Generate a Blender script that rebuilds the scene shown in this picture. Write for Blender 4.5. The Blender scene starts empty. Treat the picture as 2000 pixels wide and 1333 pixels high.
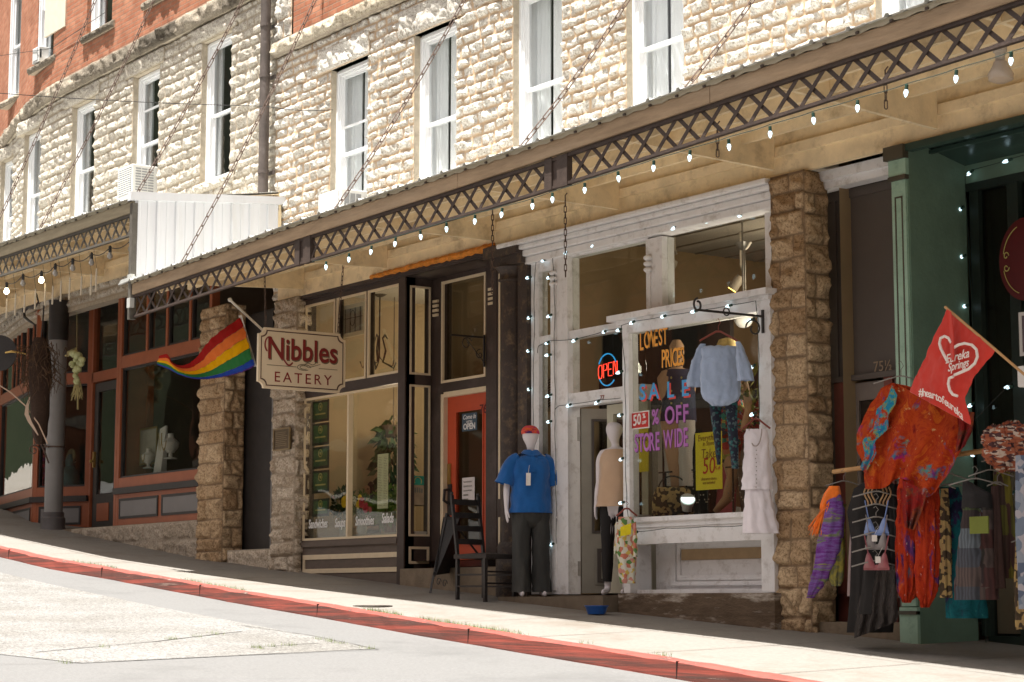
import bpy, math, random
import numpy as np
from math import sin, cos, tan, pi, radians, atan, sqrt, exp
from mathutils import Vector, Matrix
random.seed(7)
SC = bpy.context.scene
COL = SC.collection
# ---------------------------------------------------------------- camera, sky, sun, exposure
FPX = 3935.0; TH = atan(506/3935.0); AZ = radians(35.3); DIST = 12.6
VX, VY = -cos(AZ), sin(AZ); RX, RY = sin(AZ), cos(AZ)
cd = bpy.data.cameras.new('camera'); cam = bpy.data.objects.new('camera', cd); COL.objects.link(cam)
cd.sensor_width = 36.0; cd.lens = FPX/2000.0*36.0; cd.clip_start = .1; cd.clip_end = 2000
cam.location = (0, -DIST, 0)
fw = Vector((VX*cos(TH), VY*cos(TH), sin(TH)))
cam.rotation_euler = fw.to_track_quat('-Z', 'Y').to_euler()
cd.dof.use_dof = True; cd.dof.focus_distance = 21.0; cd.dof.aperture_fstop = 5.0
SC.camera = cam
W = bpy.data.worlds.new('World'); SC.world = W; W.use_nodes = True
SUN_EL = radians(77)
wn = W.node_tree; wn.nodes.clear()
sky = wn.nodes.new('ShaderNodeTexSky'); sky.sky_type = 'NISHITA'; sky.sun_disc = False
sky.sun_elevation = SUN_EL; sky.sun_rotation = radians(180); sky.air_density = 1.0; sky.dust_density = 2.5; sky.ozone_density = 1.0
bg = wn.nodes.new('ShaderNodeBackground'); bg.inputs['Strength'].default_value = .095
wo = wn.nodes.new('ShaderNodeOutputWorld')
hs = wn.nodes.new('ShaderNodeHueSaturation'); hs.inputs['Saturation'].default_value = .35; wn.links.new(sky.outputs[0], hs.inputs['Color'])
tn = wn.nodes.new('ShaderNodeMix'); tn.data_type = 'RGBA'; tn.blend_type = 'MULTIPLY'; tn.inputs[0].default_value = 1; tn.inputs[7].default_value = (1, .91, .81, 1); wn.links.new(hs.outputs[0], tn.inputs[6])
wn.links.new(tn.outputs[2], bg.inputs[0]); wn.links.new(bg.outputs[0], wo.inputs[0])
sd = bpy.data.lights.new('sun', 'SUN'); sd.energy = 5.0; sd.angle = radians(.55); sd.color = (1, .97, .915)
sun = bpy.data.objects.new('sun', sd); COL.objects.link(sun)
sdir = Vector((0.0, cos(SUN_EL), -sin(SUN_EL)))      # light travels towards the facade, straight across the street
sun.rotation_euler = sdir.to_track_quat('-Z', 'Y').to_euler(); sun.location = (-15, -20, 30)
SC.view_settings.view_transform = 'Standard'; SC.view_settings.look = 'None'
SC.view_settings.exposure = 1.52; SC.view_settings.gamma = 1
SC.cycles.max_bounces = 9; SC.cycles.diffuse_bounces = 5; SC.cycles.transparent_max_bounces = 12
SC.cycles.use_denoising = True

def _ray(px, py):
    u = px-1000.0; w = 666.5-py
    h = FPX*cos(TH)-w*sin(TH); z = FPX*sin(TH)+w*cos(TH)
    return (h*VX+u*RX, h*VY+u*RY, z)
def at(px, py, Y=0.0):            # where a sight line of the survey meets the upright plane y = Y
    d = _ray(px, py); t = (Y+DIST)/d[1]
    return Vector((d[0]*t, Y, d[2]*t))
def atX(px, py, X):
    d = _ray(px, py); t = X/d[0]
    return Vector((X, d[1]*t-DIST, d[2]*t))
BX = [-70, -45, -32.7, -29.2, -25.4, -23.18, -22.64, -19.85, -17, -15.82, -13.71, -12.06, -10.8, 0, 40]
BZ = [5.0, 2.75, 1.43, 1.0, .59, .41, .37, .165, -.02, -.10, -.235, -.34, -.43, -1.2, -4.0]
KX = [-70, -40, -31, -26.9, -23.5, -20.4, -17.7, -15.5, -13.7, -11.85, -10.4, 0, 40]
KY = [-3.6, -2.7, -2.2, -2.08, -2.04, -2.22, -2.42, -2.6, -2.72, -2.84, -2.9, -3.4, -5]
def base(x): return float(np.interp(x, BX, BZ))
def kerbY(x): return float(np.interp(x, KX, KY))
def gz(x, y): return base(x)+.03*y
def rz(x, y): k = kerbY(x); return base(x)+.03*k-.128+.012*(y-k)
def on(px, py, fn):               # where a sight line meets the ground fn(x, y)
    a = None; Y = -11.5
    while Y < 2:
        p = at(px, py, Y); d = p.z-fn(p.x, Y)
        if a is not None and (d > 0) != (a > 0): break
        a = d; Y += .01
    p.z = fn(p.x, Y); return p
def road_at(px, py): return on(px, py, rz)

# ---------------------------------------------------------------- materials
MATS = {}
def lin(c):
    return tuple((x/12.92 if x <= .04045 else ((x+.055)/1.055)**2.4) for x in c)
def newmat(name):
    m = bpy.data.materials.new(name); m.use_nodes = True; nt = m.node_tree
    return m, nt, nt.nodes['Principled BSDF']
def N(nt, t, **kw):
    n = nt.nodes.new(t)
    for k, v in kw.items():
        if hasattr(n, k): setattr(n, k, v)
        else: n.inputs[k].default_value = v
    return n
def ramp(nt, stops, interp='LINEAR'):
    r = nt.nodes.new('ShaderNodeValToRGB'); r.color_ramp.interpolation = interp
    el = r.color_ramp.elements
    while len(el) < len(stops): el.new(.5)
    for e, (p, c) in zip(el, stops):
        e.position = p; e.color = tuple(c)+(1,)
    return r
def M(name, c, rough=.6, var=.18, scale=9.0, bump=.0, bscale=60.0, spec=.4, metal=0.0, stain=None, stain_amt=.5, stain_scale=2.5, emit=None, estr=0.0, sheen=0.0, stretch=(1, 1, 1), trans=0.0):
    if name in MATS: return MATS[name]
    m, nt, b = newmat(name); L = nt.links
    tc = N(nt, 'ShaderNodeTexCoord'); mp = N(nt, 'ShaderNodeMapping'); mp.inputs['Scale'].default_value = stretch
    L.new(tc.outputs['Object'], mp.inputs[0])
    nz = N(nt, 'ShaderNodeTexNoise', Scale=scale, Detail=6.0, Roughness=.65); L.new(mp.outputs[0], nz.inputs['Vector'])
    lo = tuple(max(0, x*(1-var)) for x in c); hi = tuple(min(1, x*(1+var)) for x in c)
    r = ramp(nt, [(.3, lo), (.7, hi)]); L.new(nz.outputs['Fac'], r.inputs[0]); out = r.outputs[0]
    if stain:
        n2 = N(nt, 'ShaderNodeTexNoise', Scale=stain_scale, Detail=8.0, Roughness=.7); L.new(mp.outputs[0], n2.inputs['Vector'])
        r2 = ramp(nt, [(.52, (0, 0, 0)), (.68, (stain_amt,)*3)]); L.new(n2.outputs['Fac'], r2.inputs[0])
        mx = N(nt, 'ShaderNodeMix', data_type='RGBA'); L.new(r2.outputs[0], mx.inputs[0]); L.new(out, mx.inputs[6]); mx.inputs[7].default_value = tuple(stain)+(1,)
        out = mx.outputs[2]
    L.new(out, b.inputs['Base Color'])
    b.inputs['Roughness'].default_value = rough; b.inputs['Metallic'].default_value = metal
    b.inputs['Specular IOR Level'].default_value = spec
    if sheen: b.inputs['Sheen Weight'].default_value = sheen
    if trans:
        pass
    if bump:
        n3 = N(nt, 'ShaderNodeTexNoise', Scale=bscale, Detail=5.0); L.new(mp.outputs[0], n3.inputs['Vector'])
        bp = N(nt, 'ShaderNodeBump', Strength=bump, Distance=.02); L.new(n3.outputs['Fac'], bp.inputs['Height']); L.new(bp.outputs[0], b.inputs['Normal'])
    if emit:
        b.inputs['Emission Color'].default_value = tuple(emit)+(1,); b.inputs['Emission Strength'].default_value = estr
    MATS[name] = m; return m
def cloth_pat(name, kind, cols, scale=6.0, rough=.85, stretch=(1, 1, 1)):
    """kind: dye (swirly bands), spots (voronoi cells), patch (patches of different cloth)"""
    if name in MATS: return MATS[name]
    m, nt, b = newmat(name); L = nt.links
    tc = N(nt, 'ShaderNodeTexCoord'); mp = N(nt, 'ShaderNodeMapping'); mp.inputs['Scale'].default_value = stretch
    L.new(tc.outputs['Object'], mp.inputs[0]); n = len(cols)
    if kind == 'dye':
        nz = N(nt, 'ShaderNodeTexNoise', Scale=scale, Detail=3.0, Roughness=.55, Distortion=1.3); L.new(mp.outputs[0], nz.inputs['Vector'])
        src = nz.outputs['Fac']; st = [(.28+.44*i/(n-1), c) for i, c in enumerate(cols)]; it = 'LINEAR'
    elif kind == 'spots':
        vo = N(nt, 'ShaderNodeTexVoronoi', Scale=scale); L.new(mp.outputs[0], vo.inputs['Vector'])
        sp = N(nt, 'ShaderNodeSeparateColor'); L.new(vo.outputs['Color'], sp.inputs[0]); src = sp.outputs[0]
        st = [(i/n, c) for i, c in enumerate(cols)]; it = 'CONSTANT'
    else:
        vo = N(nt, 'ShaderNodeTexVoronoi', Scale=scale); vo.distance = 'CHEBYCHEV'; vo.inputs['Randomness'].default_value = .25; L.new(mp.outputs[0], vo.inputs['Vector'])
        sp = N(nt, 'ShaderNodeSeparateColor'); L.new(vo.outputs['Color'], sp.inputs[0]); src = sp.outputs[0]
        st = [(i/n, c) for i, c in enumerate(cols)]; it = 'CONSTANT'
    r = ramp(nt, st, it); L.new(src, r.inputs[0]); out = r.outputs[0]
    if kind == 'patch':
        wv = N(nt, 'ShaderNodeTexWave', Scale=14.0); L.new(tc.outputs['Object'], wv.inputs['Vector'])
        mx = N(nt, 'ShaderNodeMix', data_type='RGBA', blend_type='MULTIPLY'); mx.inputs[0].default_value = .45
        L.new(out, mx.inputs[6]); L.new(wv.outputs['Color'], mx.inputs[7]); out = mx.outputs[2]
    L.new(out, b.inputs['Base Color']); b.inputs['Roughness'].default_value = rough
    n3 = N(nt, 'ShaderNodeTexNoise', Scale=120.0); L.new(tc.outputs['Object'], n3.inputs['Vector'])
    bp = N(nt, 'ShaderNodeBump', Strength=.25, Distance=.01); L.new(n3.outputs['Fac'], bp.inputs['Height']); L.new(bp.outputs[0], b.inputs['Normal'])
    MATS[name] = m; return m
def tiedye(name, base_, accent, scale=3.0, amt=.58, fleck=(.6, .5, .42), stretch=(1, 1, 1), seed=0.0):
    if name in MATS: return MATS[name]
    m, nt, b = newmat(name); L = nt.links
    tc = N(nt, 'ShaderNodeTexCoord'); mp = N(nt, 'ShaderNodeMapping'); mp.inputs['Scale'].default_value = stretch; mp.inputs['Location'].default_value = (seed, seed*.7, seed*1.3); L.new(tc.outputs['Object'], mp.inputs[0])
    def nz(s, d=4.0, r=.6, di=0.0):
        n = N(nt, 'ShaderNodeTexNoise', Scale=s, Detail=d, Roughness=r, Distortion=di); L.new(mp.outputs[0], n.inputs['Vector']); return n.outputs['Fac']
    k = len(base_); r1 = ramp(nt, [(.3+.4*i/(k-1), q) for i, q in enumerate(base_)]); L.new(nz(scale*2.2, 8, .75, .6), r1.inputs[0])
    k = len(accent); r2 = ramp(nt, [(.3+.4*i/(k-1), q) for i, q in enumerate(accent)]); L.new(nz(scale*1.6, 3, .5, 1.5), r2.inputs[0])
    r3 = ramp(nt, [(amt, (0, 0, 0)), (amt+.05, (1, 1, 1))]); L.new(nz(scale*.8, 6, .7, .8), r3.inputs[0])
    m1 = N(nt, 'ShaderNodeMix', data_type='RGBA'); L.new(r3.outputs[0], m1.inputs[0]); L.new(r1.outputs[0], m1.inputs[6]); L.new(r2.outputs[0], m1.inputs[7])
    r4 = ramp(nt, [(.66, (0, 0, 0)), (.72, (.75, .75, .75))]); L.new(nz(scale*9, 3, .6, 0), r4.inputs[0])
    m2 = N(nt, 'ShaderNodeMix', data_type='RGBA'); L.new(r4.outputs[0], m2.inputs[0]); L.new(m1.outputs[2], m2.inputs[6]); m2.inputs[7].default_value = tuple(fleck)+(1,)
    L.new(m2.outputs[2], b.inputs['Base Color']); b.inputs['Roughness'].default_value = .9; b.inputs['Specular IOR Level'].default_value = .15
    MATS[name] = m; return m
def glass_mat(name, tint=(.93, .95, .93), gain=1.0, dirt=.0):
    m, nt, b = newmat(name); nt.nodes.remove(b); L = nt.links
    o = nt.nodes['Material Output']
    tr = N(nt, 'ShaderNodeBsdfTransparent'); tr.inputs[0].default_value = tint+(1,)
    gl = N(nt, 'ShaderNodeBsdfGlossy', Roughness=.01)
    ge = N(nt, 'ShaderNodeNewGeometry'); dt = N(nt, 'ShaderNodeVectorMath', operation='DOT_PRODUCT'); L.new(ge.outputs['Normal'], dt.inputs[0]); L.new(ge.outputs['Incoming'], dt.inputs[1])
    ab = N(nt, 'ShaderNodeMath', operation='ABSOLUTE'); L.new(dt.outputs['Value'], ab.inputs[0])
    su = N(nt, 'ShaderNodeMath', operation='SUBTRACT'); su.inputs[0].default_value = 1; L.new(ab.outputs[0], su.inputs[1])
    fr = N(nt, 'ShaderNodeMath', operation='POWER'); L.new(su.outputs[0], fr.inputs[0]); fr.inputs[1].default_value = 5
    mu = N(nt, 'ShaderNodeMath', operation='MULTIPLY_ADD'); mu.inputs[1].default_value = gain; mu.inputs[2].default_value = .04; mu.use_clamp = True
    tc = N(nt, 'ShaderNodeTexCoord'); nz = N(nt, 'ShaderNodeTexNoise', Scale=1.6, Detail=1.0); L.new(tc.outputs['Object'], nz.inputs['Vector'])
    bp = N(nt, 'ShaderNodeBump', Strength=.25, Distance=.015); L.new(nz.outputs['Fac'], bp.inputs['Height']); L.new(bp.outputs[0], gl.inputs['Normal'])
    L.new(fr.outputs[0], mu.inputs[0]); mx = N(nt, 'ShaderNodeMixShader')
    L.new(mu.outputs[0], mx.inputs[0]); L.new(tr.outputs[0], mx.inputs[1]); L.new(gl.outputs[0], mx.inputs[2])
    L.new(mx.outputs[0], o.inputs[0]); MATS[name] = m; return m
def sheer_mat(name, c, alpha=.5):
    m, nt, b = newmat(name); b.inputs['Base Color'].default_value = tuple(c)+(1,); b.inputs['Roughness'].default_value = .8; b.inputs['Alpha'].default_value = alpha
    MATS[name] = m; return m
def emis(name, c, s):
    if name in MATS: return MATS[name]
    m, nt, b = newmat(name); b.inputs['Base Color'].default_value = tuple(c)+(1,)
    b.inputs['Emission Color'].default_value = tuple(c)+(1,); b.inputs['Emission Strength'].default_value = s
    MATS[name] = m; return m

def stone_mat(name, c1, c2, mortar, dark=(.12, .10, .08), dark_amt=.35, dirt_low=None):
    m, nt, b = newmat(name); L = nt.links
    at_ = N(nt, 'ShaderNodeAttribute', attribute_name='sc'); sp = N(nt, 'ShaderNodeSeparateColor'); L.new(at_.outputs['Color'], sp.inputs[0])
    tc = N(nt, 'ShaderNodeTexCoord')
    r = ramp(nt, [(0, c1), (1, c2)]); L.new(sp.outputs[1], r.inputs[0])
    nz = N(nt, 'ShaderNodeTexNoise', Scale=7.0, Detail=9.0, Roughness=.75); L.new(tc.outputs['Object'], nz.inputs['Vector'])
    r2 = ramp(nt, [(.54, (0, 0, 0)), (.72, (dark_amt,)*3)]); L.new(nz.outputs['Fac'], r2.inputs[0])
    mx = N(nt, 'ShaderNodeMix', data_type='RGBA'); L.new(r2.outputs[0], mx.inputs[0]); L.new(r.outputs[0], mx.inputs[6]); mx.inputs[7].default_value = dark+(1,)
    n4 = N(nt, 'ShaderNodeTexNoise', Scale=40.0, Detail=6.0, Roughness=.8); L.new(tc.outputs['Object'], n4.inputs['Vector'])
    r4 = ramp(nt, [(.38, (.36, .31, .25)), (.50, (.84, .81, .76)), (.62, (1.04, 1.03, 1.01))]); L.new(n4.outputs['Fac'], r4.inputs[0])
    m4 = N(nt, 'ShaderNodeMix', data_type='RGBA', blend_type='MULTIPLY'); m4.inputs[0].default_value = 1
    L.new(mx.outputs[2], m4.inputs[6]); L.new(r4.outputs[0], m4.inputs[7])
    m2 = N(nt, 'ShaderNodeMix', data_type='RGBA'); L.new(sp.outputs[0], m2.inputs[0]); L.new(m4.outputs[2], m2.inputs[6]); m2.inputs[7].default_value = tuple(mortar)+(1,)
    out = m2.outputs[2]
    L.new(out, b.inputs['Base Color']); b.inputs['Roughness'].default_value = .93; b.inputs['Specular IOR Level'].default_value = .15
    bp = N(nt, 'ShaderNodeBump', Strength=.55, Distance=.015); L.new(n4.outputs['Fac'], bp.inputs['Height']); L.new(bp.outputs[0], b.inputs['Normal'])
    MATS[name] = m; return m

# ---------------------------------------------------------------- things and parts
def tag(o, label=None, cat=None, group=None, kind=None):
    if label: o['label'] = label
    if cat: o['category'] = cat
    if group: o['group'] = group
    if kind: o['kind'] = kind
    return o
def thing(name, label, cat, loc=(0, 0, 0), group=None):
    o = bpy.data.objects.new(name, None); COL.objects.link(o); o.location = loc; o.empty_display_size = .2
    return tag(o, label, cat, group)
def woff(p):
    v = Vector((0, 0, 0))
    while p is not None: v += Vector(p.location); p = p.parent
    return v
def link(name, me, mats, parent=None, loc=None, smooth=False):
    o = bpy.data.objects.new(name, me); COL.objects.link(o)
    if parent is not None: o.parent = parent
    if loc is not None: o.location = Vector(loc)-woff(parent)
    for m in (mats if isinstance(mats, (list, tuple)) else [mats]): me.materials.append(m)
    if smooth: me.polygons.foreach_set('use_smooth', [True]*len(me.polygons))
    return o
class MB:
    def __init__(s): s.v = []; s.f = []; s.m = []
    def add(s, vs, fs, m=0):
        k = len(s.v); s.v += [tuple(p) for p in vs]
        for f in fs: s.f.append(tuple(i+k for i in f)); s.m.append(m)
        return s
    def box(s, x0, x1, y0, y1, z0, z1, m=0):
        if x0 > x1: x0, x1 = x1, x0
        if y0 > y1: y0, y1 = y1, y0
        if z0 > z1: z0, z1 = z1, z0
        return s.add([(x0, y0, z0), (x1, y0, z0), (x1, y1, z0), (x0, y1, z0), (x0, y0, z1), (x1, y0, z1), (x1, y1, z1), (x0, y1, z1)],
              [(0, 3, 2, 1), (4, 5, 6, 7), (0, 1, 5, 4), (1, 2, 6, 5), (2, 3, 7, 6), (3, 0, 4, 7)], m)
    def hexa(s, a, b, m=0):       # a: 4 points, b: the 4 opposite points
        return s.add(list(a)+list(b), [(0, 1, 2, 3), (7, 6, 5, 4), (0, 4, 5, 1), (1, 5, 6, 2), (2, 6, 7, 3), (3, 7, 4, 0)], m)
    def bar(s, p, q, w, h=None, m=0, up=(0, 0, 1)):
        p = Vector(p); q = Vector(q); h = h or w; d = (q-p).normalized(); u = Vector(up)
        if abs(d.dot(u)) > .98: u = Vector((0, 1, 0))
        a = d.cross(u).normalized()*w/2; b = a.cross(d).normalized()*h/2
        return s.hexa([p-a-b, p+a-b, p+a+b, p-a+b], [q-a-b, q+a-b, q+a+b, q-a+b], m)
    def prism(s, pts, fn, m=0):   # pts 2d; fn(p, k) -> 3d for k in 0, 1
        n = len(pts); vs = [fn(p, 0) for p in pts]+[fn(p, 1) for p in pts]
        return s.add(vs, [tuple(range(n))[::-1], tuple(range(n, 2*n))]+[(i, (i+1) % n, n+(i+1) % n, n+i) for i in range(n)], m)
    def rings(s, R, closed=True, cap=True, m=0):
        n = len(R[0]); k = len(s.v)
        for r in R: s.v += [tuple(p) for p in r]
        for i in range(len(R)-1):
            for j in range(n if closed else n-1):
                j2 = (j+1) % n; s.f.append((k+i*n+j, k+i*n+j2, k+(i+1)*n+j2, k+(i+1)*n+j)); s.m.append(m)
        if cap and closed:
            s.f.append(tuple(k+j for j in range(n))[::-1]); s.m.append(m)
            s.f.append(tuple(k+(len(R)-1)*n+j for j in range(n))); s.m.append(m)
        return s
    def tube(s, path, r, n=8, m=0, cap=True):
        P = [Vector(p) for p in path]; R = []
        a = None
        for i, p in enumerate(P):
            d = (P[min(i+1, len(P)-1)]-P[max(i-1, 0)]).normalized()
            if a is None:
                u = Vector((0, 0, 1)) if abs(d.z) < .9 else Vector((0, 1, 0)); a = d.cross(u).normalized()
            else: a = (a-d*a.dot(d)).normalized()
            b = d.cross(a); rr = r[i] if isinstance(r, (list, tuple)) else r
            R.append([p+(a*cos(2*pi*j/n)+b*sin(2*pi*j/n))*rr for j in range(n)])
        return s.rings(R, True, cap, m)
    def lathe(s, c, prof, n=16, m=0, cap=True):
        c = Vector(c)
        return s.rings([[c+Vector((r*cos(2*pi*j/n), r*sin(2*pi*j/n), z)) for j in range(n)] for r, z in prof], True, cap, m)
    def ball(s, c, rx, ry=None, rz_=None, n=10, m=0):
        ry = ry or rx; rz_ = rz_ or rx; c = Vector(c); R = []
        for i in range(1, n):
            a = pi*i/n; R.append([c+Vector((rx*sin(a)*cos(2*pi*j/n), ry*sin(a)*sin(2*pi*j/n), -rz_*cos(a))) for j in range(n)])
        return s.rings(R, True, True, m)
    def sheet(s, P, t=.004, m=0): # P[i][j] grid of points, closed thin slab
        nI, nJ = len(P), len(P[0]); A = [[Vector(p) for p in r] for r in P]; off = []
        for i in range(nI):
            row = []
            for j in range(nJ):
                du = A[min(i+1, nI-1)][j]-A[max(i-1, 0)][j]; dv = A[i][min(j+1, nJ-1)]-A[i][max(j-1, 0)]
                nn = du.cross(dv); row.append(nn.normalized()*t/2 if nn.length > 1e-9 else Vector((0, t/2, 0)))
            off.append(row)
        k = len(s.v)
        for sg in (1, -1):
            for i in range(nI):
                for j in range(nJ): s.v.append(tuple(A[i][j]+off[i][j]*sg))
        h = nI*nJ
        for i in range(nI-1):
            for j in range(nJ-1):
                a, b, c, d = i*nJ+j, i*nJ+j+1, (i+1)*nJ+j+1, (i+1)*nJ+j
                s.f.append((k+a, k+b, k+c, k+d)); s.m.append(m); s.f.append((k+h+d, k+h+c, k+h+b, k+h+a)); s.m.append(m)
        ed = [j for j in range(nJ)]+[i*nJ+nJ-1 for i in range(1, nI)]+[(nI-1)*nJ+j for j in range(nJ-2, -1, -1)]+[i*nJ for i in range(nI-2, 0, -1)]
        for q in range(len(ed)):
            a, b = ed[q], ed[(q+1) % len(ed)]; s.f.append((k+a, k+h+a, k+h+b, k+b)); s.m.append(m)
        return s
    def build(s, name, mats, parent=None, loc=None, smooth=False, bevel=0):
        if parent is None and loc is None:
            xs = [p[0] for p in s.v]; ys = [p[1] for p in s.v]; zs = [p[2] for p in s.v]
            loc = ((min(xs)+max(xs))/2, (min(ys)+max(ys))/2, min(zs))
        o0 = woff(parent) if parent is not None else Vector((0, 0, 0))
        L = Vector(loc) if loc is not None else o0
        me = bpy.data.meshes.new(name); me.from_pydata([tuple(Vector(p)-L) for p in s.v], [], s.f)
        me.polygons.foreach_set('material_index', s.m)
        o = bpy.data.objects.new(name, me); COL.objects.link(o)
        if parent is not None: o.parent = parent
        o.location = L-o0
        for m in (mats if isinstance(mats, (list, tuple)) else [mats]): me.materials.append(m)
        if smooth:
            me.polygons.foreach_set('use_smooth', [True]*len(me.polygons))
            try: me.set_sharp_from_angle(angle=radians(42))
            except Exception: pass
        if bevel:
            b = o.modifiers.new('bevel', 'BEVEL'); b.width = bevel; b.segments = 2; b.limit_method = 'ANGLE'
        me.update(); return o
def inst(o, parent, loc, rot=None, name=None):      # a copy of a part under its own thing
    c = o.copy(); COL.objects.link(c); c.parent = parent
    c.location = Vector(loc)-(woff(parent) if parent is not None else Vector((0, 0, 0)))
    if rot is not None: c.rotation_euler = rot
    if name: c.name = name
    return c
def struct(o): o['kind'] = 'structure'; return o
def text(name, s, parent, p, size, mat, ux=(1, 0, 0), uz=(0, 0, 1), depth=.002, weight=0.0, shear=0.0, align='CENTER', sx=1.0, sp=1.0):
    cu = bpy.data.curves.new('lettering', 'FONT'); cu.body = s; cu.size = size; cu.align_x = align; cu.align_y = 'CENTER'
    cu.extrude = depth; cu.offset = weight; cu.shear = shear; cu.space_character = sp; cu.resolution_u = 3
    to = bpy.data.objects.new('lettering_tmp', cu); COL.objects.link(to)
    bpy.context.view_layer.update()
    me = bpy.data.meshes.new_from_object(to.evaluated_get(bpy.context.evaluated_depsgraph_get()))
    bpy.data.objects.remove(to); bpy.data.curves.remove(cu)
    X = Vector(ux).normalized(); Z = Vector(uz).normalized(); Yn = X.cross(Z)
    R = Matrix(((X.x*sx, Z.x, -Yn.x), (X.y*sx, Z.y, -Yn.y), (X.z*sx, Z.z, -Yn.z)))
    for v in me.vertices: v.co = R @ v.co
    me.name = name; me.materials.clear()
    return link(name, me, mat, parent, p)

# ---------------------------------------------------------------- value noise and rock-faced masonry
def vnoise(x, y, seed):
    r = np.random.RandomState(seed); T = r.rand(256, 256)
    xi = np.floor(x).astype(int); yi = np.floor(y).astype(int); fx = x-xi; fy = y-yi
    fx = fx*fx*(3-2*fx); fy = fy*fy*(3-2*fy)
    g = lambda a, b: T[a & 255, b & 255]
    return (g(xi, yi)*(1-fx)+g(xi+1, yi)*fx)*(1-fy)+(g(xi, yi+1)*(1-fx)+g(xi+1, yi+1)*fx)*fy
def lnoise(x, y, seed):
    r = np.random.RandomState(seed); T = r.rand(256, 256)
    xi = np.floor(x).astype(int); yi = np.floor(y).astype(int); fx = x-xi; fy = y-yi; g = lambda a, b: T[a & 255, b & 255]
    up = fx+fy < 1
    return np.where(up, g(xi, yi)+(g(xi+1, yi)-g(xi, yi))*fx+(g(xi, yi+1)-g(xi, yi))*fy, g(xi+1, yi+1)+(g(xi, yi+1)-g(xi+1, yi+1))*(1-fx)+(g(xi+1, yi)-g(xi+1, yi+1))*(1-fy))
def fbm(x, y, seed, o=4):
    s = 0; a = .5
    for i in range(o): s = s+a*vnoise(x*2**i, y*2**i, seed+i); a *= .5
    return s
def masonry(name, a0, a1, z0, z1, fn, mat, parent, res=.02, ch=(.14, .26), sl=(.25, .6), depth=.05, rough=.04, mort=.012, holes=(), seed=1, soft=.045, slope=0.0, wob=.02, keep=None, coursing=None):
    """rock-faced stone as one relief mesh; fn(a, z, h) -> world point arrays; holes = [(a0, a1, z0, z1)]"""
    rs = np.random.RandomState(seed)
    A = np.linspace(a0, a1, max(3, int((a1-a0)/res)+1)); Z = np.linspace(z0, z1, max(3, int((z1-z0)/res)+1))
    for h in holes:
        for e, arr in ((h[0], A), (h[1], A), (h[2], Z), (h[3], Z)):
            if arr[0] < e < arr[-1]: arr[np.argmin(abs(arr-e))] = e
    AA, ZZ = np.meshgrid(A, Z, indexing='ij')
    wa = AA+(fbm(AA*5, ZZ*5, seed+11, 2)-.4)*wob*1.6; wz = ZZ+(fbm(AA*3.3+9, ZZ*3.3, seed+21, 2)-.4)*wob
    ze = [z0-.3]
    while ze[-1] < z1+.3: ze.append(ze[-1]+rs.uniform(*ch))
    ze = np.array(ze); ci = np.clip(np.searchsorted(ze, wz)-1, 0, len(ze)-2)
    dz = np.minimum(wz-ze[ci], ze[ci+1]-wz); da = np.zeros_like(dz); sid = np.zeros_like(ci); rr = np.zeros_like(dz); rt = np.zeros_like(dz)
    cu = np.zeros_like(dz)
    for c in range(len(ze)-1):
        xe = [a0-.5-rs.rand()*.4]; k = (ze[c+1]-ze[c])/np.mean(ch)
        while xe[-1] < a1+.5: xe.append(xe[-1]+rs.uniform(*sl)*(.6+.4*k))
        xe = np.array(xe); m = ci == c
        if not m.any(): continue
        w = wa[m]; si = np.clip(np.searchsorted(xe, w)-1, 0, len(xe)-2)
        da[m] = np.minimum(w-xe[si], xe[si+1]-w); rv = rs.rand(len(xe)); tv = rs.rand(len(xe)); tl = rs.uniform(-1, 1, len(xe))
        rr[m] = rv[si]; rt[m] = tv[si]; cu[m] = tl[si]*(wz[m]-(ze[c]+ze[c+1])/2)*(.16 if ze[c+1]-ze[c] < 1 else 0)
    e = np.minimum(da, dz)-mort/2
    for h in holes:
        dx = np.maximum(np.maximum(h[0]-AA, AA-h[1]), 0); dh = np.maximum(np.maximum(h[2]-ZZ, ZZ-h[3]), 0)
        e = np.minimum(e, np.sqrt(dx*dx+dh*dh))
    e = np.minimum(e, np.minimum(np.minimum(AA-a0, a1-AA), np.minimum(ZZ-z0, z1-ZZ))+.0)
    p = np.clip(e/soft, 0, 1); p = p*p*(3-2*p)
    n1 = fbm(AA*9, ZZ*9, seed+31, 4)-.45; n2 = np.abs(fbm(AA*5, ZZ*6, seed+41, 3)-.45)
    wx = AA+ZZ*.35; f1 = lnoise(wx*9, ZZ*11, seed+61)-.5; f2 = lnoise(wx*21+3, ZZ*24, seed+71)-.5
    H = p*(depth*(.35+.65*rr)*.8+cu+rough*(n1*1.0+.5-n2*1.3+f1*1.25+f2*.7))+(fbm(AA*30, ZZ*30, seed+51, 2)-.4)*.004; H = np.maximum(H, -.003)
    mo = 1-np.clip((e-.001)/.008, 0, 1)
    P = fn(AA, ZZ, H); nA, nZ = AA.shape
    V = np.stack([np.broadcast_to(q, AA.shape) for q in P], -1).reshape(-1, 3)
    I = np.arange(nA*nZ).reshape(nA, nZ)
    q = np.stack([I[:-1, :-1], I[1:, :-1], I[1:, 1:], I[:-1, 1:]], -1)
    ca = (A[:-1]+A[1:])/2; cz = (Z[:-1]+Z[1:])/2; CA, CZ = np.meshgrid(ca, cz, indexing='ij'); ok = np.ones(CA.shape, bool)
    for h in holes: ok &= ~((CA > h[0]) & (CA < h[1]) & (CZ > h[2]) & (CZ < h[3]))
    if keep is not None: ok &= keep(CA, CZ)
    F = q[ok].reshape(-1, 4)
    used = np.unique(F); re = -np.ones(len(V), int); re[used] = np.arange(len(used)); V = V[used]; F = re[F]
    o0 = woff(parent) if parent is not None else Vector((0, 0, 0)); V = V-np.array(o0)
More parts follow.
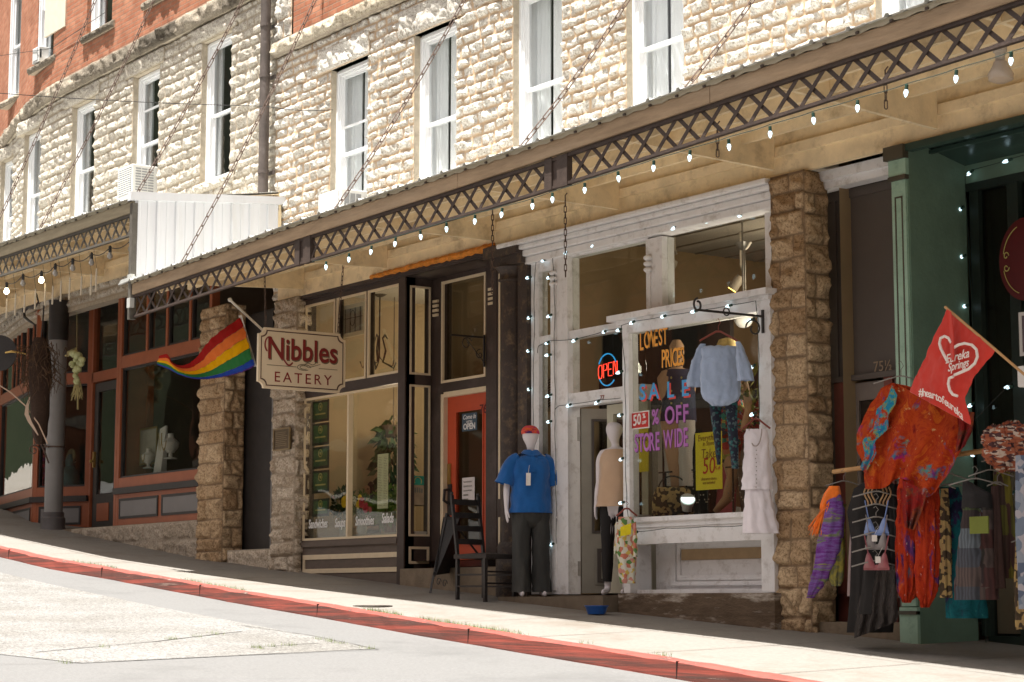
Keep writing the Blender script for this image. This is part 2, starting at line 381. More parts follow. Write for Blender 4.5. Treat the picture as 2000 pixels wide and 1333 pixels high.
    me = bpy.data.meshes.new(name); me.vertices.add(len(V)); me.vertices.foreach_set('co', V.astype(np.float32).ravel())
    me.loops.add(len(F)*4); me.loops.foreach_set('vertex_index', F.astype(np.int32).ravel())
    me.polygons.add(len(F)); me.polygons.foreach_set('loop_start', np.arange(0, len(F)*4, 4, dtype=np.int32))
    me.update(calc_edges=True); me.polygons.foreach_set('use_smooth', np.ones(len(F), bool))
    at_ = me.attributes.new('sc', 'FLOAT_COLOR', 'POINT')
    cc = np.zeros((len(V), 4), np.float32); cc[:, 0] = mo.ravel()[used]; cc[:, 1] = rt.ravel()[used]; cc[:, 3] = 1
    at_.data.foreach_set('color', cc.ravel())
    o = bpy.data.objects.new(name, me); COL.objects.link(o)
    if parent is not None: o.parent = parent
    me.materials.append(mat); return o
# ================================================================ ground
def strip(name, xs, ya, yb, fn, mat, ny=6, dz=0.0):
    V = []; F = []
    for x in xs:
        for j in range(ny+1):
            y = ya(x)+(yb(x)-ya(x))*j/ny; V.append((x, y, fn(x, y)+dz))
    n = ny+1
    for i in range(len(xs)-1):
        for j in range(ny): F.append((i*n+j, (i+1)*n+j, (i+1)*n+j+1, i*n+j+1))
    me = bpy.data.meshes.new(name); me.from_pydata(V, [], F); me.polygons.foreach_set('use_smooth', [True]*len(F))
    o = bpy.data.objects.new(name, me); COL.objects.link(o); me.materials.append(mat); return struct(o)
conc = M('pavement_concrete', (.205, .190, .170), .9, .12, 25.0, .25, 90, .2, stain=(.15, .125, .10), stain_amt=.7, stain_scale=1.1)
XS = list(np.linspace(-70, -36, 18))+list(np.arange(-35.5, 8, .5))+list(np.linspace(9, 40, 12))
strip('pavement', XS, lambda x: kerbY(x)+.115, lambda x: 1.2, gz, conc, 8)
m, nt, b = newmat('red_kerb_paint'); L = nt.links
tc = N(nt, 'ShaderNodeTexCoord'); nz = N(nt, 'ShaderNodeTexNoise', Scale=4.5, Detail=12.0, Roughness=.78); mp = N(nt, 'ShaderNodeMapping'); mp.inputs['Scale'].default_value = (.7, 3, 4)
L.new(tc.outputs['Object'], mp.inputs[0]); L.new(mp.outputs[0], nz.inputs['Vector'])
r = ramp(nt, [(.36, (.33, .07, .05)), (.52, (.26, .052, .038)), (.56, (.12, .04, .03)), (.62, (.09, .045, .035)), (.64, (.42, .35, .30))]); L.new(nz.outputs['Fac'], r.inputs[0])
L.new(r.outputs[0], b.inputs['Base Color']); b.inputs['Roughness'].default_value = .7
MATS['kerb'] = m
KV = []; KF = []
kx = list(np.arange(-60, 10, .22))
prof = [(.115, 0, 0), (.11, 0, .006), (.02, 0, .004), (.0, 0, -.012), (-.012, 0, -.118), (-.012, 0, -.18)]
rk = random.Random(3)
for i, x in enumerate(kx):
    joint = (i % 14 == 0)
    for (dy, _, dz) in prof:
        yy = kerbY(x)+dy; chip = rk.uniform(-.006, .006)+(-.012 if joint and dy < .1 else 0)
        KV.append((x, yy+chip*.6, base(x)+.03*kerbY(x)+.0045+dz+chip*.7))
for i in range(len(kx)-1):
    for j in range(len(prof)-1): KF.append((i*6+j, (i+1)*6+j, (i+1)*6+j+1, i*6+j+1))
me = bpy.data.meshes.new('kerb'); me.from_pydata(KV, [], KF); me.materials.append(MATS['kerb']); ko = bpy.data.objects.new('kerb', me); COL.objects.link(ko); struct(ko)
m, nt, b = newmat('kerb_face_shaded_paint'); L = nt.links  # face darker than the top: shade put into the colour, plus streaky stain
tc = N(nt, 'ShaderNodeTexCoord'); nz = N(nt, 'ShaderNodeTexNoise', Scale=1.5, Detail=10.0, Roughness=.75); mp = N(nt, 'ShaderNodeMapping'); mp.inputs['Scale'].default_value = (.22, 3, 16)
L.new(tc.outputs['Object'], mp.inputs[0]); L.new(mp.outputs[0], nz.inputs['Vector'])
r = ramp(nt, [(.34, (.28, .050, .030)), (.46, (.20, .038, .024)), (.54, (.10, .028, .019)), (.64, (.055, .025, .019)), (.66, (.3, .2, .16))]); L.new(nz.outputs['Fac'], r.inputs[0]); L.new(r.outputs[0], b.inputs['Base Color']); b.inputs['Roughness'].default_value = .8
bp = N(nt, 'ShaderNodeBump', Strength=.5, Distance=.01); L.new(nz.outputs['Fac'], bp.inputs['Height']); L.new(bp.outputs[0], b.inputs['Normal'])
me.materials.append(m)
for i_, p_ in enumerate(me.polygons): p_.material_index = 1 if i_ % 5 >= 3 else 0
asph = M('road_grey_concrete', (.150, .149, .147), .88, .16, 40, .3, 120, .2, stain=(.118, .117, .115), stain_amt=.8, stain_scale=.8)
strip('road', XS, lambda x: -13.5, lambda x: kerbY(x)+.05, rz, asph, 18)
# speckled exposed-aggregate slab laid in the road
m, nt, b = newmat('aggregate'); L = nt.links
tc = N(nt, 'ShaderNodeTexCoord'); vo = N(nt, 'ShaderNodeTexVoronoi', Scale=62.0); L.new(tc.outputs['Object'], vo.inputs['Vector']); sp = N(nt, 'ShaderNodeSeparateColor'); L.new(vo.outputs['Color'], sp.inputs[0])
r = ramp(nt, [(0, (.07, .066, .06)), (.18, (.15, .147, .14)), (.6, (.185, .182, .175)), (1, (.26, .255, .245))]); L.new(sp.outputs[0], r.inputs[0])
n2 = N(nt, 'ShaderNodeTexNoise', Scale=1.2, Detail=6.0); L.new(tc.outputs['Object'], n2.inputs['Vector']); r2 = ramp(nt, [(.35, (.8, .78, .75)), (.6, (1, 1, 1))]); L.new(n2.outputs['Fac'], r2.inputs[0])
mx = N(nt, 'ShaderNodeMix', data_type='RGBA', blend_type='MULTIPLY'); mx.inputs[0].default_value = 1; L.new(r.outputs[0], mx.inputs[6]); L.new(r2.outputs[0], mx.inputs[7]); L.new(mx.outputs[2], b.inputs['Base Color']); b.inputs['Roughness'].default_value = .9
bp = N(nt, 'ShaderNodeBump', Strength=.5, Distance=.01); L.new(vo.outputs['Distance'], bp.inputs['Height']); L.new(bp.outputs[0], b.inputs['Normal'])
MATS['aggregate'] = m
def patch(name, pts, mat, dz, sub=14):
    c = [road_at(*p) for p in pts]      # 4 corners
    V = []; F = []
    for i in range(sub+1):
        for j in range(sub+1):
            u, v = i/sub, j/sub
            p = c[0].lerp(c[1], u).lerp(c[3].lerp(c[2], u), v); V.append((p.x, p.y, rz(p.x, p.y)+dz))
    for i in range(sub):
        for j in range(sub): a = i*(sub+1)+j; F.append((a, a+sub+1, a+sub+2, a+1))
    me = bpy.data.meshes.new(name); me.from_pydata(V, [], F); me.materials.append(mat); o = bpy.data.objects.new(name, me); COL.objects.link(o); return struct(o)
patch('road_slab', [(-60, 1102), (735, 1268), (160, 1297), (-160, 1262)], MATS['aggregate'], .004)
kj = MB()
for x in np.arange(-33, -6, 3.05):
    y = kerbY(x); z = base(x)+.03*y; kj.box(x, x+.006, y-.0135, y+.116, z-.17, z+.0058)
struct(kj.build('kerb_joints', M('kerb_joint_dark', (.05, .03, .025), .9, .2), None))
tar = M('tar_seam', (.07, .065, .06), .9, .2)
def seam(name, pts, w, mat):
    P = [road_at(*p) for p in pts]; mb = MB(); Q = []
    for a, b_ in zip(P[:-1], P[1:]):
        n = max(2, int((b_-a).length/.25))
        for i in range(n): Q.append(a.lerp(b_, i/n))
    Q.append(P[-1]); V = []
    for i, p in enumerate(Q):
        d = (Q[min(i+1, len(Q)-1)]-Q[max(i-1, 0)]).normalized(); s = Vector((-d.y, d.x, 0))*w/2*random.uniform(.5, 1.3)
        j = Vector((random.uniform(-.012, .012), random.uniform(-.012, .012), 0))
        V += [p+s+j, p-s+j]
    V = [(v.x, v.y, rz(v.x, v.y)+.008) for v in V]
    mb.add(V, [(2*i, 2*i+2, 2*i+3, 2*i+1) for i in range(len(Q)-1)]); return struct(mb.build(name, mat, None))
seam('road_joint', [(-20, 1300), (130, 1297), (740, 1270)], .014, tar)
seam('road_joint', [(70, 1276), (300, 1255), (470, 1235)], .02, tar)
seam('road_joint', [(470, 1223), (600, 1242), (740, 1270)], .02, tar)
seam('road_joint', [(490, 1267), (560, 1262), (620, 1258)], .016, tar)
pj = M('pavement_joint', (.12, .10, .08), .95, .2)
def pjoint(x0, y0, x1, y1, w=.012):
    mb = MB(); n = 14; V = []
    for i in range(n+1):
        x = x0+(x1-x0)*i/n; y = y0+(y1-y0)*i/n; d = Vector((x1-x0, y1-y0, 0)).normalized(); s = Vector((-d.y, d.x, 0))*w/2*random.uniform(.6, 1.2)
        for q in (1, -1): V.append((x+s.x*q, y+s.y*q, gz(x+s.x*q, y+s.y*q)+.0045))
    mb.add(V, [(2*i, 2*i+2, 2*i+3, 2*i+1) for i in range(n)]); return mb
jb = MB()
for k, x in enumerate(np.arange(-34, -6, 1.55)):
    q = pjoint(x, 0.3, x+.05, kerbY(x)+.13); jb.add(q.v, q.f)
for k in range(18):
    x = -34+1.55*k; q = pjoint(x, -1.32, x+1.55, -1.32+.0, .009); jb.add(q.v, q.f)
struct(jb.build('pavement_joints', pj, None))
grass_m = M('grass_blade', (.13, .17, .04), .8, .4, 20)
def tufts(name, spots, label):
    mb = MB()
    for (x, y, z, sp, n) in spots:
        for i in range(n):
            a = random.uniform(0, 2*pi); px = x+random.gauss(0, sp); py = y+random.gauss(0, .02); h = random.uniform(.012, .05); l = random.uniform(0, .03)
            mb.add([(px-.003, py, z), (px+.003, py, z), (px+l*cos(a), py+l*sin(a), z+h)], [(0, 1, 2)])
    o = mb.build(name, grass_m, None); tag(o, label, 'grass', kind='stuff'); return o
sp = []
for px in list(range(150, 240, 6))+list(range(370, 500, 7))+list(range(725, 790, 4))+list(range(830, 1000, 6))+[1010, 1020, 1130, 1280, 1290]:
    q = on(px, 1085+(px-100)*.164+4, gz); q.y = kerbY(q.x)+.13; sp.append((q.x, q.y, gz(q.x, q.y), .05, 14))
tufts('kerb_grass', sp, 'low grass sprouting along the joint behind the red kerb')
sp = []
for px, py in [(340, 1250), (380, 1245), (420, 1240), (500, 1267), (530, 1264), (620, 1250), (640, 1254), (505, 1268), (560, 1262), (660, 1258), (715, 1268), (330, 1251), (200, 1265), (125, 1297)]:
    q = road_at(px, py); sp.append((q.x, q.y, q.z, .06, 26))
tufts('road_grass', sp, 'sparse grass growing out of the cracks in the road slab')
# hillside and building across the street (what the panes reflect)
bo = thing('brick_building', 'brick building across the street that shows only as a reflection in the shop panes', 'building', (-40, -16, 0))
k = MB(); k.box(-120, 14, -24, -16, -3, 8.0); k.build('wall', M('far_brick', (.30, .12, .07), .9, .2, 3), bo)
k = MB()
for i in range(42):
    x = -118+3*i; k.box(x, x+1.1, -16.0, -15.97, 1.5, 3.6); k.box(x, x+1.1, -16.0, -15.97, 5.2, 7.2)
k.build('window', M('far_window', (.05, .06, .06), .1, .1), bo)
k = MB(); k.box(-120.2, 14.2, -16.1, -15.7, 8.0, 8.3); k.box(-120, 14, -15.999, -15.95, 4.2, 4.45); k.build('cornice', M('far_stone', (.45, .42, .36), .9), bo)
hm = M('wooded_hill', (.018, .027, .010), .95, .5, .35)
hv = []; hf = []
for i in range(41):
    for j in range(13):
        x = -190+i*7; y = -30-j*7; h = 26*(1-exp(-j*.28))+fbm(np.array(i*.5), np.array(j*.6), 5, 3)*7
        hv.append((x, y, float(h)-6 if j else -6))
for i in range(40):
    for j in range(12): hf.append((i*13+j, i*13+j+1, (i+1)*13+j+1, (i+1)*13+j))
hv2 = []; hf2 = []  # unseen hill at the left, raised to block sky in the left panes
for i in range(21):
    for j in range(9):
        y = -40+i*6; x = -56-j*7; hv2.append((x, y, (44*(1-exp(-j*.5))+float(fbm(np.array(i*.6), np.array(j*.6), 15, 3))*8-1) if j else -2))
for i in range(20):
    for j in range(8): hf2.append((i*9+j, i*9+j+1, (i+1)*9+j+1, (i+1)*9+j))
me = bpy.data.meshes.new('hillside'); me.from_pydata(hv2, [], hf2); me.materials.append(hm); struct_o = bpy.data.objects.new('hillside', me); COL.objects.link(struct_o); struct(struct_o)
me = bpy.data.meshes.new('hillside'); me.from_pydata(hv, [], hf); me.materials.append(hm); ho = bpy.data.objects.new('hillside', me); COL.objects.link(ho); struct(ho)
strip('far_pavement', XS, lambda x: -37.9, lambda x: -13.45, lambda x, y: base(x)-.1, conc, 6)

# ================================================================ buildings
def cy(x):
    d = np.maximum(0, -30.5-x); return np.where(d < 2.2, .05*d**2, .242+.22*(d-2.2))
limeR = stone_mat('limestone_pale', (.60, .58, .545), (.78, .77, .735), (.52, .38, .25), dark=(.45, .37, .28), dark_amt=.45)
limeL = stone_mat('limestone_cream', (.54, .51, .455), (.72, .695, .64), (.40, .335, .25), dark=(.36, .29, .21), dark_amt=.4)
ledge_m = stone_mat('weathered_ledge', (.13, .115, .095), (.40, .36, .30), (.2, .17, .13), dark=(.05, .045, .04), dark_amt=1.0)
ledgeR_m = stone_mat('pale_ledge', (.50, .45, .36), (.62, .57, .47), (.3, .25, .2), dark=(.12, .10, .08), dark_amt=.7)
rock_plain = M('stone_plain', (.46, .40, .31), .92, .18, 12, .5, 50, .15)
def brick_mat(name, c1, c2, mo, sx=1.0):
    m, nt, b = newmat(name); L = nt.links
    tc = N(nt, 'ShaderNodeTexCoord'); s = N(nt, 'ShaderNodeSeparateXYZ'); L.new(tc.outputs['Object'], s.inputs[0]); c = N(nt, 'ShaderNodeCombineXYZ')
    L.new(s.outputs[0], c.inputs[0]); L.new(s.outputs[2], c.inputs[1])
    br = N(nt, 'ShaderNodeTexBrick', Scale=1.0); br.inputs['Brick Width'].default_value = .21; br.inputs['Row Height'].default_value = .072; br.inputs['Mortar Size'].default_value = .008
    br.inputs['Mortar Smooth'].default_value = .4; br.inputs['Bias'].default_value = -.2
    br.inputs['Color1'].default_value = c1+(1,); br.inputs['Color2'].default_value = c2+(1,); br.inputs['Mortar'].default_value = mo+(1,); L.new(c.outputs[0], br.inputs['Vector'])
    nz = N(nt, 'ShaderNodeTexNoise', Scale=3.0, Detail=8.0, Roughness=.7); L.new(tc.outputs['Object'], nz.inputs['Vector']); r = ramp(nt, [(.3, (.7, .66, .62)), (.65, (1.1, 1.08, 1.05))]); L.new(nz.outputs['Fac'], r.inputs[0])
    mx = N(nt, 'ShaderNodeMix', data_type='RGBA', blend_type='MULTIPLY'); mx.inputs[0].default_value = 1; L.new(br.outputs['Color'], mx.inputs[6]); L.new(r.outputs[0], mx.inputs[7]); L.new(mx.outputs[2], b.inputs['Base Color'])
    b.inputs['Roughness'].default_value = .9; b.inputs['Specular IOR Level'].default_value = .15
    bp = N(nt, 'ShaderNodeBump', Strength=.9, Distance=.012, invert=True); L.new(br.outputs['Fac'], bp.inputs['Height']); L.new(bp.outputs[0], b.inputs['Normal'])
    MATS[name] = m; return m
brickm = brick_mat('red_brick', (.37, .15, .09), (.48, .23, .145), (.34, .22, .16))
vinyl = M('white_vinyl', (.80, .81, .82), .35, .02, 4)
pane_up = glass_mat('upper_glass', (.97, .98, .98), 1.0)
curt = M('grey_curtain', (.78, .79, .80), .9, .06, 5, stretch=(6, 6, .3))
curtw = M('pale_curtain', (.9, .9, .9), .9, .04, 5, stretch=(6, 6, .3))
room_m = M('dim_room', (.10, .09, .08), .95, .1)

def upper_window(parent, x0, x1, z0, z1, zr, muntin=None, curtain=True, dark=False, oy=0.0, shade_l=.35):
    y0 = .10+oy; fwd = .06; mb = MB()
    w = parent
    mb.box(x0, x0+fwd, y0, y0+.10, z0, z1); mb.box(x1-fwd, x1, y0, y0+.10, z0, z1)
    mb.box(x0+fwd, x1-fwd, y0+.003, y0+.10, z1-fwd, z1); mb.box(x0+fwd, x1-fwd, y0-.02, y0+.10, z0, z0+.05)
    # brickmould step
    mb.box(x0-.02, x0+.02, y0-.025, y0-.001, z0, z1); mb.box(x0+.021, x1, y0-.025, y0-.001, z1-.03, z1+.01); mb.box(x1-.02, x1+.02, y0-.025, y0-.002, z0, z1-.031)
    fo = mb.build('window', vinyl, w)
    sa = MB(); a0, a1 = x0+fwd, x1-fwd; s = .038
    ya, yb = y0+.03, y0+.06
    def sash(z0_, z1_, ya, yb):
        sa.box(a0, a0+s, ya, yb, z0_, z1_); sa.box(a1-s, a1, ya, yb, z0_, z1_); sa.box(a0+s, a1-s, ya, yb, z1_-s, z1_); sa.box(a0+s, a1-s, ya, yb, z0_, z0_+s)
    sash(zr-.02, z1-fwd, ya, yb); sash(z0+.05, zr+.018, yb+.001, yb+.03)
    if muntin: sa.box(a0+s, a1-s, ya-.004, yb-.006, muntin-.012, muntin+.012)
    sa.build('sash', vinyl, fo)
    g = MB(); g.box(a0+s, a1-s, ya+.012, ya+.016, zr, z1-fwd-.02); g.box(a0+s, a1-s, yb+.014, yb+.018, z0+.07, zr)
    g.build('pane', pane_up, fo)
    yb2 = y0+.75
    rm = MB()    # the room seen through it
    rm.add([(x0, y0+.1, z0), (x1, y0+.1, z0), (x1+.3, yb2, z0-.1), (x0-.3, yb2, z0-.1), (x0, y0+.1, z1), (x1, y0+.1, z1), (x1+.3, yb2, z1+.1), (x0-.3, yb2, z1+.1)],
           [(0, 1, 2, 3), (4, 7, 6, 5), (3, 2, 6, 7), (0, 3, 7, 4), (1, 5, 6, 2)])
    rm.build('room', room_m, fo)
    if curtain:
        for (c0, c1, mm) in (((x0-.02, x0+(x1-x0)*.40, curt), (x0+(x1-x0)*.46, x1+.04, curtw)) if not dark else ((x0+(x1-x0)*.0, x0+(x1-x0)*.16, curt),)):
            P = []; n = 40
            for i in range(n+1):
                u = i/n; xx = c0+(c1-c0)*u; yy = y0+.135+.025*sin(u*pi*9)+.01*sin(u*23)
                P.append([(xx+.02*sin(u*20)*(1-t), yy+.01*t, z0+.03+(z1-z0-.05)*t) for t in (0, .33, .66, 1)])
            c = MB(); c.sheet(P, .004); c.build('curtain', mm, fo, smooth=True)
    return fo
def lintel(parent, x0, x1, z0, z1, mat, seed, name='lintel', proud=.05, oy=0.0):
    mb = MB(); mb.box(x0, x1, -.025+oy, .12+oy, z0, z1)
    l = mb.build(name, rock_plain, parent)
    masonry('rock_face', x0-.004, x1+.004, z0-.004, z1+.004, lambda a, z, h: (a, -.03+oy-np.maximum(h, 0), z), mat, l, .016, (z1-z0+5, z1-z0+6), (9, 10), proud*.55, .032, 0, (), seed, .04)
    return l
def reveals(mb, h, oy=0.0, d=.13, m=0):
    x0, x1, z0, z1 = h; y0, y1 = -.005+oy, d+oy
    mb.add([(x0, y0, z0), (x0, y1, z0), (x0, y1, z1), (x0, y0, z1)], [(0, 1, 2, 3)], m)
    mb.add([(x1, y0, z0), (x1, y1, z0), (x1, y1, z1), (x1, y0, z1)], [(3, 2, 1, 0)], m)
    mb.add([(x0, y0, z0), (x1, y0, z0), (x1, y1, z0), (x0, y1, z0)], [(0, 1, 2, 3)], m)
    mb.add([(x0, y0, z1), (x1, y0, z1), (x1, y1, z1), (x0, y1, z1)], [(3, 2, 1, 0)], m)

# ---- right hand building
bR = thing('stone_building', 'limestone building with orange mortar and white sash windows above the long awning', 'building', (-16, 0, 3.9))
WR = [(-21.76, 0), (-19.79, 0), (-17.75, 0), (-15.74, 0), (-12.22, 0)]
holesR = [(x-.015, x+.895, 4.68, 6.70) for x, _ in WR]
XL, XR = -23.22, -6.0
masonry('wall', XL, XR, 3.9, 7.17, lambda a, z, h: (a, -h-.005, z), limeR, bR, .0155, (.085, .175), (.13, .38), .020, .042, .024, holesR, 3, .022, wob=.06)
for h in holesR:
    rv = MB(); reveals(rv, h); rv.build('reveal', rock_plain, bR)
mun = [5.95, None, None, 6.12, None]
for i, (x, _) in enumerate(WR):
    upper_window(bR, x, x+.88, 4.7, 6.68, 5.60, mun[i], True)
    lintel(bR, x-.32, x+1.02 if i else x+.95, 6.70, 7.06 if i else 7.0, limeR, 20+i)
    lintel(bR, x-.12, x+1.0, 4.53, 4.679, limeR, 40+i, 'sill', .04)
lg = MB(); lg.box(XL, XR, -.06, 0, 7.18, 7.36)
le = lg.build('ledge', rock_plain, bR)
masonry('rock_face', XL, XR, 7.17, 7.37, lambda a, z, h: (a, -.08-h, z), ledgeR_m, le, .03, (3, 4), (1.1, 1.9), .035, .05, .01, (), 9, .04)
bw = MB(); bw.box(XL+.42, XR, .0, .3, 7.362, 12.0); bw.build('brick_wall', brickm, bR)
masonry('quoin', XL, XL+.42, 7.37, 12.0, lambda a, z, h: (a, -h-.02, z), limeR, bR, .02, (.22, .34), (.25, .45), .05, .05, .012, (), 14)
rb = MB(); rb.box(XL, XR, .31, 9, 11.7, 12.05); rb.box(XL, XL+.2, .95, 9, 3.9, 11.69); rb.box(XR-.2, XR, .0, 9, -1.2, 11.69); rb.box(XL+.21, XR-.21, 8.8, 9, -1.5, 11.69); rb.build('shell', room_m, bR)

# ---- left hand building
bL = thing('stone_building', 'curved limestone and red brick building at the left with a weathered stone belt', 'building', (-28, 0, 4.6))
WLx = [-25.43, -27.74, -30.06, -32.36, -34.7, -37.0, -39.4]; LW = .88
XLL = -47.0
holesL = [(x-.015, x+LW+.015, 5.84, 7.90) for x in WLx]
masonry('wall', XLL, XL, 4.6, 8.15, lambda a, z, h: (a, cy(a)-h-.005, z), limeL, bL, .02, (.11, .20), (.18, .48), .022, .038, .020, holesL, 5, .03, wob=.04)
for h in holesL:
    rv = MB(); reveals(rv, h, float(cy(h[0]+.4))); rv.build('reveal', rock_plain, bL)
for i, x in enumerate(WLx):
    oy = float(cy(x+.4))
    upper_window(bL, x, x+LW, 5.86, 7.88, 6.83, 7.36 if i == 1 else None, True, True, oy)
    lintel(bL, x-.30, x+LW+.2, 7.91, 8.14, limeL, 60+i, oy=oy)
    lintel(bL, x-.2, x+LW+.18, 5.70, 5.838, limeL, 70+i, 'sill', .05, oy=oy)
def curved_box(mb, x0, x1, y0, y1, z0, z1, n=36):
    for i in range(n):
        a = x0+(x1-x0)*i/n; b = x0+(x1-x0)*(i+1)/n; ca, cb = float(cy(a)), float(cy(b))
        mb.hexa([(a, y0+ca, z0), (b, y0+cb, z0), (b, y1+cb, z0), (a, y1+ca, z0)], [(a, y0+ca, z1), (b, y0+cb, z1), (b, y1+cb, z1), (a, y1+ca, z1)])
lg = MB(); curved_box(lg, XLL, XL, -.06, .02, 8.165, 8.40); le = lg.build('ledge', rock_plain, bL)
masonry('rock_face', XLL, XL, 8.15, 8.42, lambda a, z, h: (a, cy(a)-.08-h, z), ledge_m, le, .03, (3, 4), (1.0, 1.8), .05, .06, .01, (), 19, .05)
# brick storey with openings
bwin = [(-39.6, 9.0, 1.0), (-37.1, 9.0, 1.0), (-34.55, 9.45, 1.0), (-31.95, 9.1, .95), (-29.62, 8.98, .98), (-27.35, 8.95, 1.0), (-25.0, 8.95, 1.0)]
segs = [XLL]
for x, z, w in bwin: segs += [x, x+w]
segs.append(XL)
bw = MB()
for i in range(0, len(segs), 2): curved_box(bw, segs[i], segs[i+1], -.0, .3, 8.40, 12.0, 8)
for (x, z, w) in bwin:
    curved_box(bw, x, x+w, -.0, .3, 8.40, 8.86, 2); curved_box(bw, x, x+w, -.0, .3, 11.1, 12.0, 2)
bw.build('brick_wall', brickm, bL)
for i, (x, z, w) in enumerate(bwin):
    oy = float(cy(x+.5)); upper_window(bL, x+.02, x+w-.02, 8.99, 11.1, 10.0, None, True, True, oy)
    lintel(bL, x-.12, x+w+.12, 8.87, 8.985, ledge_m, 80+i, 'sill', .07, oy=oy)
ns = MB(); ns.box(-31.34, -30.47, float(cy(-31))-.03, float(cy(-31))+.0, 9.35, 10.3); np_ = ns.build('name_stone', M('name_stone', (.62, .56, .45), .85, .08, 8), bL)
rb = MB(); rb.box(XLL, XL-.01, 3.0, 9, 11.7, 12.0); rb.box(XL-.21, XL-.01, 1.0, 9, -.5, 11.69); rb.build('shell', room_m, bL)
# masonry band hidden behind the left awning
bb = MB(); curved_box(bb, XLL, XL, .0, .2, 4.55, 4.62); bb.build('band', rock_plain, bL)

# ---- downspout
dsm = M('downspout_brown', (.095, .077, .068), .5, .25, 6, stain=(.3, .26, .24), stain_amt=.4)
ds = thing('downspout', 'tall rusty brown downspout where the two stone buildings meet', 'downspout', (-23.27, -.16, 5.0))
mb = MB(); mb.tube([(-23.27, -.16, 5.0), (-23.27, -.16, 12)], .068, 14); mb.build('pipe', dsm, ds, smooth=True)
mb = MB()
for z in (5.6, 6.9, 7.6, 9.2): mb.tube([(-23.27, -.16, z), (-23.27, -.16, z+.05)], .078, 14); mb.bar((-23.37, -.05, z+.02), (-23.17, -.05, z+.02), .02, .05)
mb.build('strap', dsm, ds)

# ---- window air conditioners
acm = M('ac_case', (.72, .72, .70), .5, .05, 6); acg = M('ac_grille', (.30, .31, .32), .6, .1, 30)
def ac(label, x0, x1, z0, z1, depth, oy=0.0):
    t = thing('air_conditioner', label, 'air conditioner', ((x0+x1)/2, oy-.1, z0), 'window air conditioners'); y1 = oy+.12; y0 = y1-depth
    mb = MB(); mb.box(x0, x1, y0, y1, z0, z1); mb.build('case', acm, t, bevel=.01)
    mb = MB(); n = 13
    for i in range(n):
        z = z0+.04+(z1-z0-.08)*i/(n-1); mb.box(x0+.04, x1-.04, y0-.012, y0-.002, z, z+.012)
    mb.box(x0+.03, x1-.03, y0-.003, y0-.001, z0+.03, z1-.03, 1); mb.build('grille', [acm, acg], t)
    mb = MB()
    for i in range(9):
        z = z0+.07+(z1-z0-.14)*i/8
        for q in range(3):
            ya = y0+.05+q*(depth-.2)/3; mb.box(x1+.001, x1+.006, ya, ya+(depth-.24)/3, z, z+.02)
    mb.build('vent', acg, t); return t
ac('white window air conditioner sticking out of the stone wall window above the white siding', -27.42, -26.90, 5.90, 6.36, .50)
ac('white window air conditioner low in the first window right of the downspout', -21.5, -20.95, 4.72, 5.0, .45)
ac('small white air conditioner in the tall window of the red brick storey', -31.86, -31.58, 9.0, 9.27, .18, float(cy(-31.5)))

# ================================================================ awnings
cream = M('awning_cream_paint', (.82, .67, .435), .75, .14, 4, .15, 40, .2, stain=(.28, .19, .10), stain_amt=.5, stain_scale=3)
creamd = M('awning_deck', (.82, .68, .46), .8, .12, 3, .1, 40, .2, stain=(.33, .22, .12), stain_amt=.5, stain_scale=2.2)
fasc = M('weathered_fascia', (.36, .26, .165), .85, .25, 5, .3, 30, .2, stain=(.42, .32, .22), stain_amt=.6, stain_scale=1.6, stretch=(.4, 1, 3))
fascL = M('weathered_fascia_grey', (.33, .28, .19), .85, .2, 5, .3, 30, .2, stretch=(.4, 1, 3))
truss_m = M('truss_brown', (.060, .042, .034), .55, .25, 12, .2, 60, .35)
trussL_m = M('truss_grey', (.10, .09, .075), .6, .25, 12)
galv = M('galvanised_edge', (.62, .63, .60), .45, .08, 8, metal=.35)
AF = -2.1
def Tm(x): return float(np.interp(x, [-23, -18.8, -14.65, -11.5, -8.9, -5], [3.48, 3.575, 3.62, 3.70, 3.76, 3.82]))
def Tl(x): return float(np.interp(x, [-40, -27.8, -23], [4.66, 4.60, 4.53]))
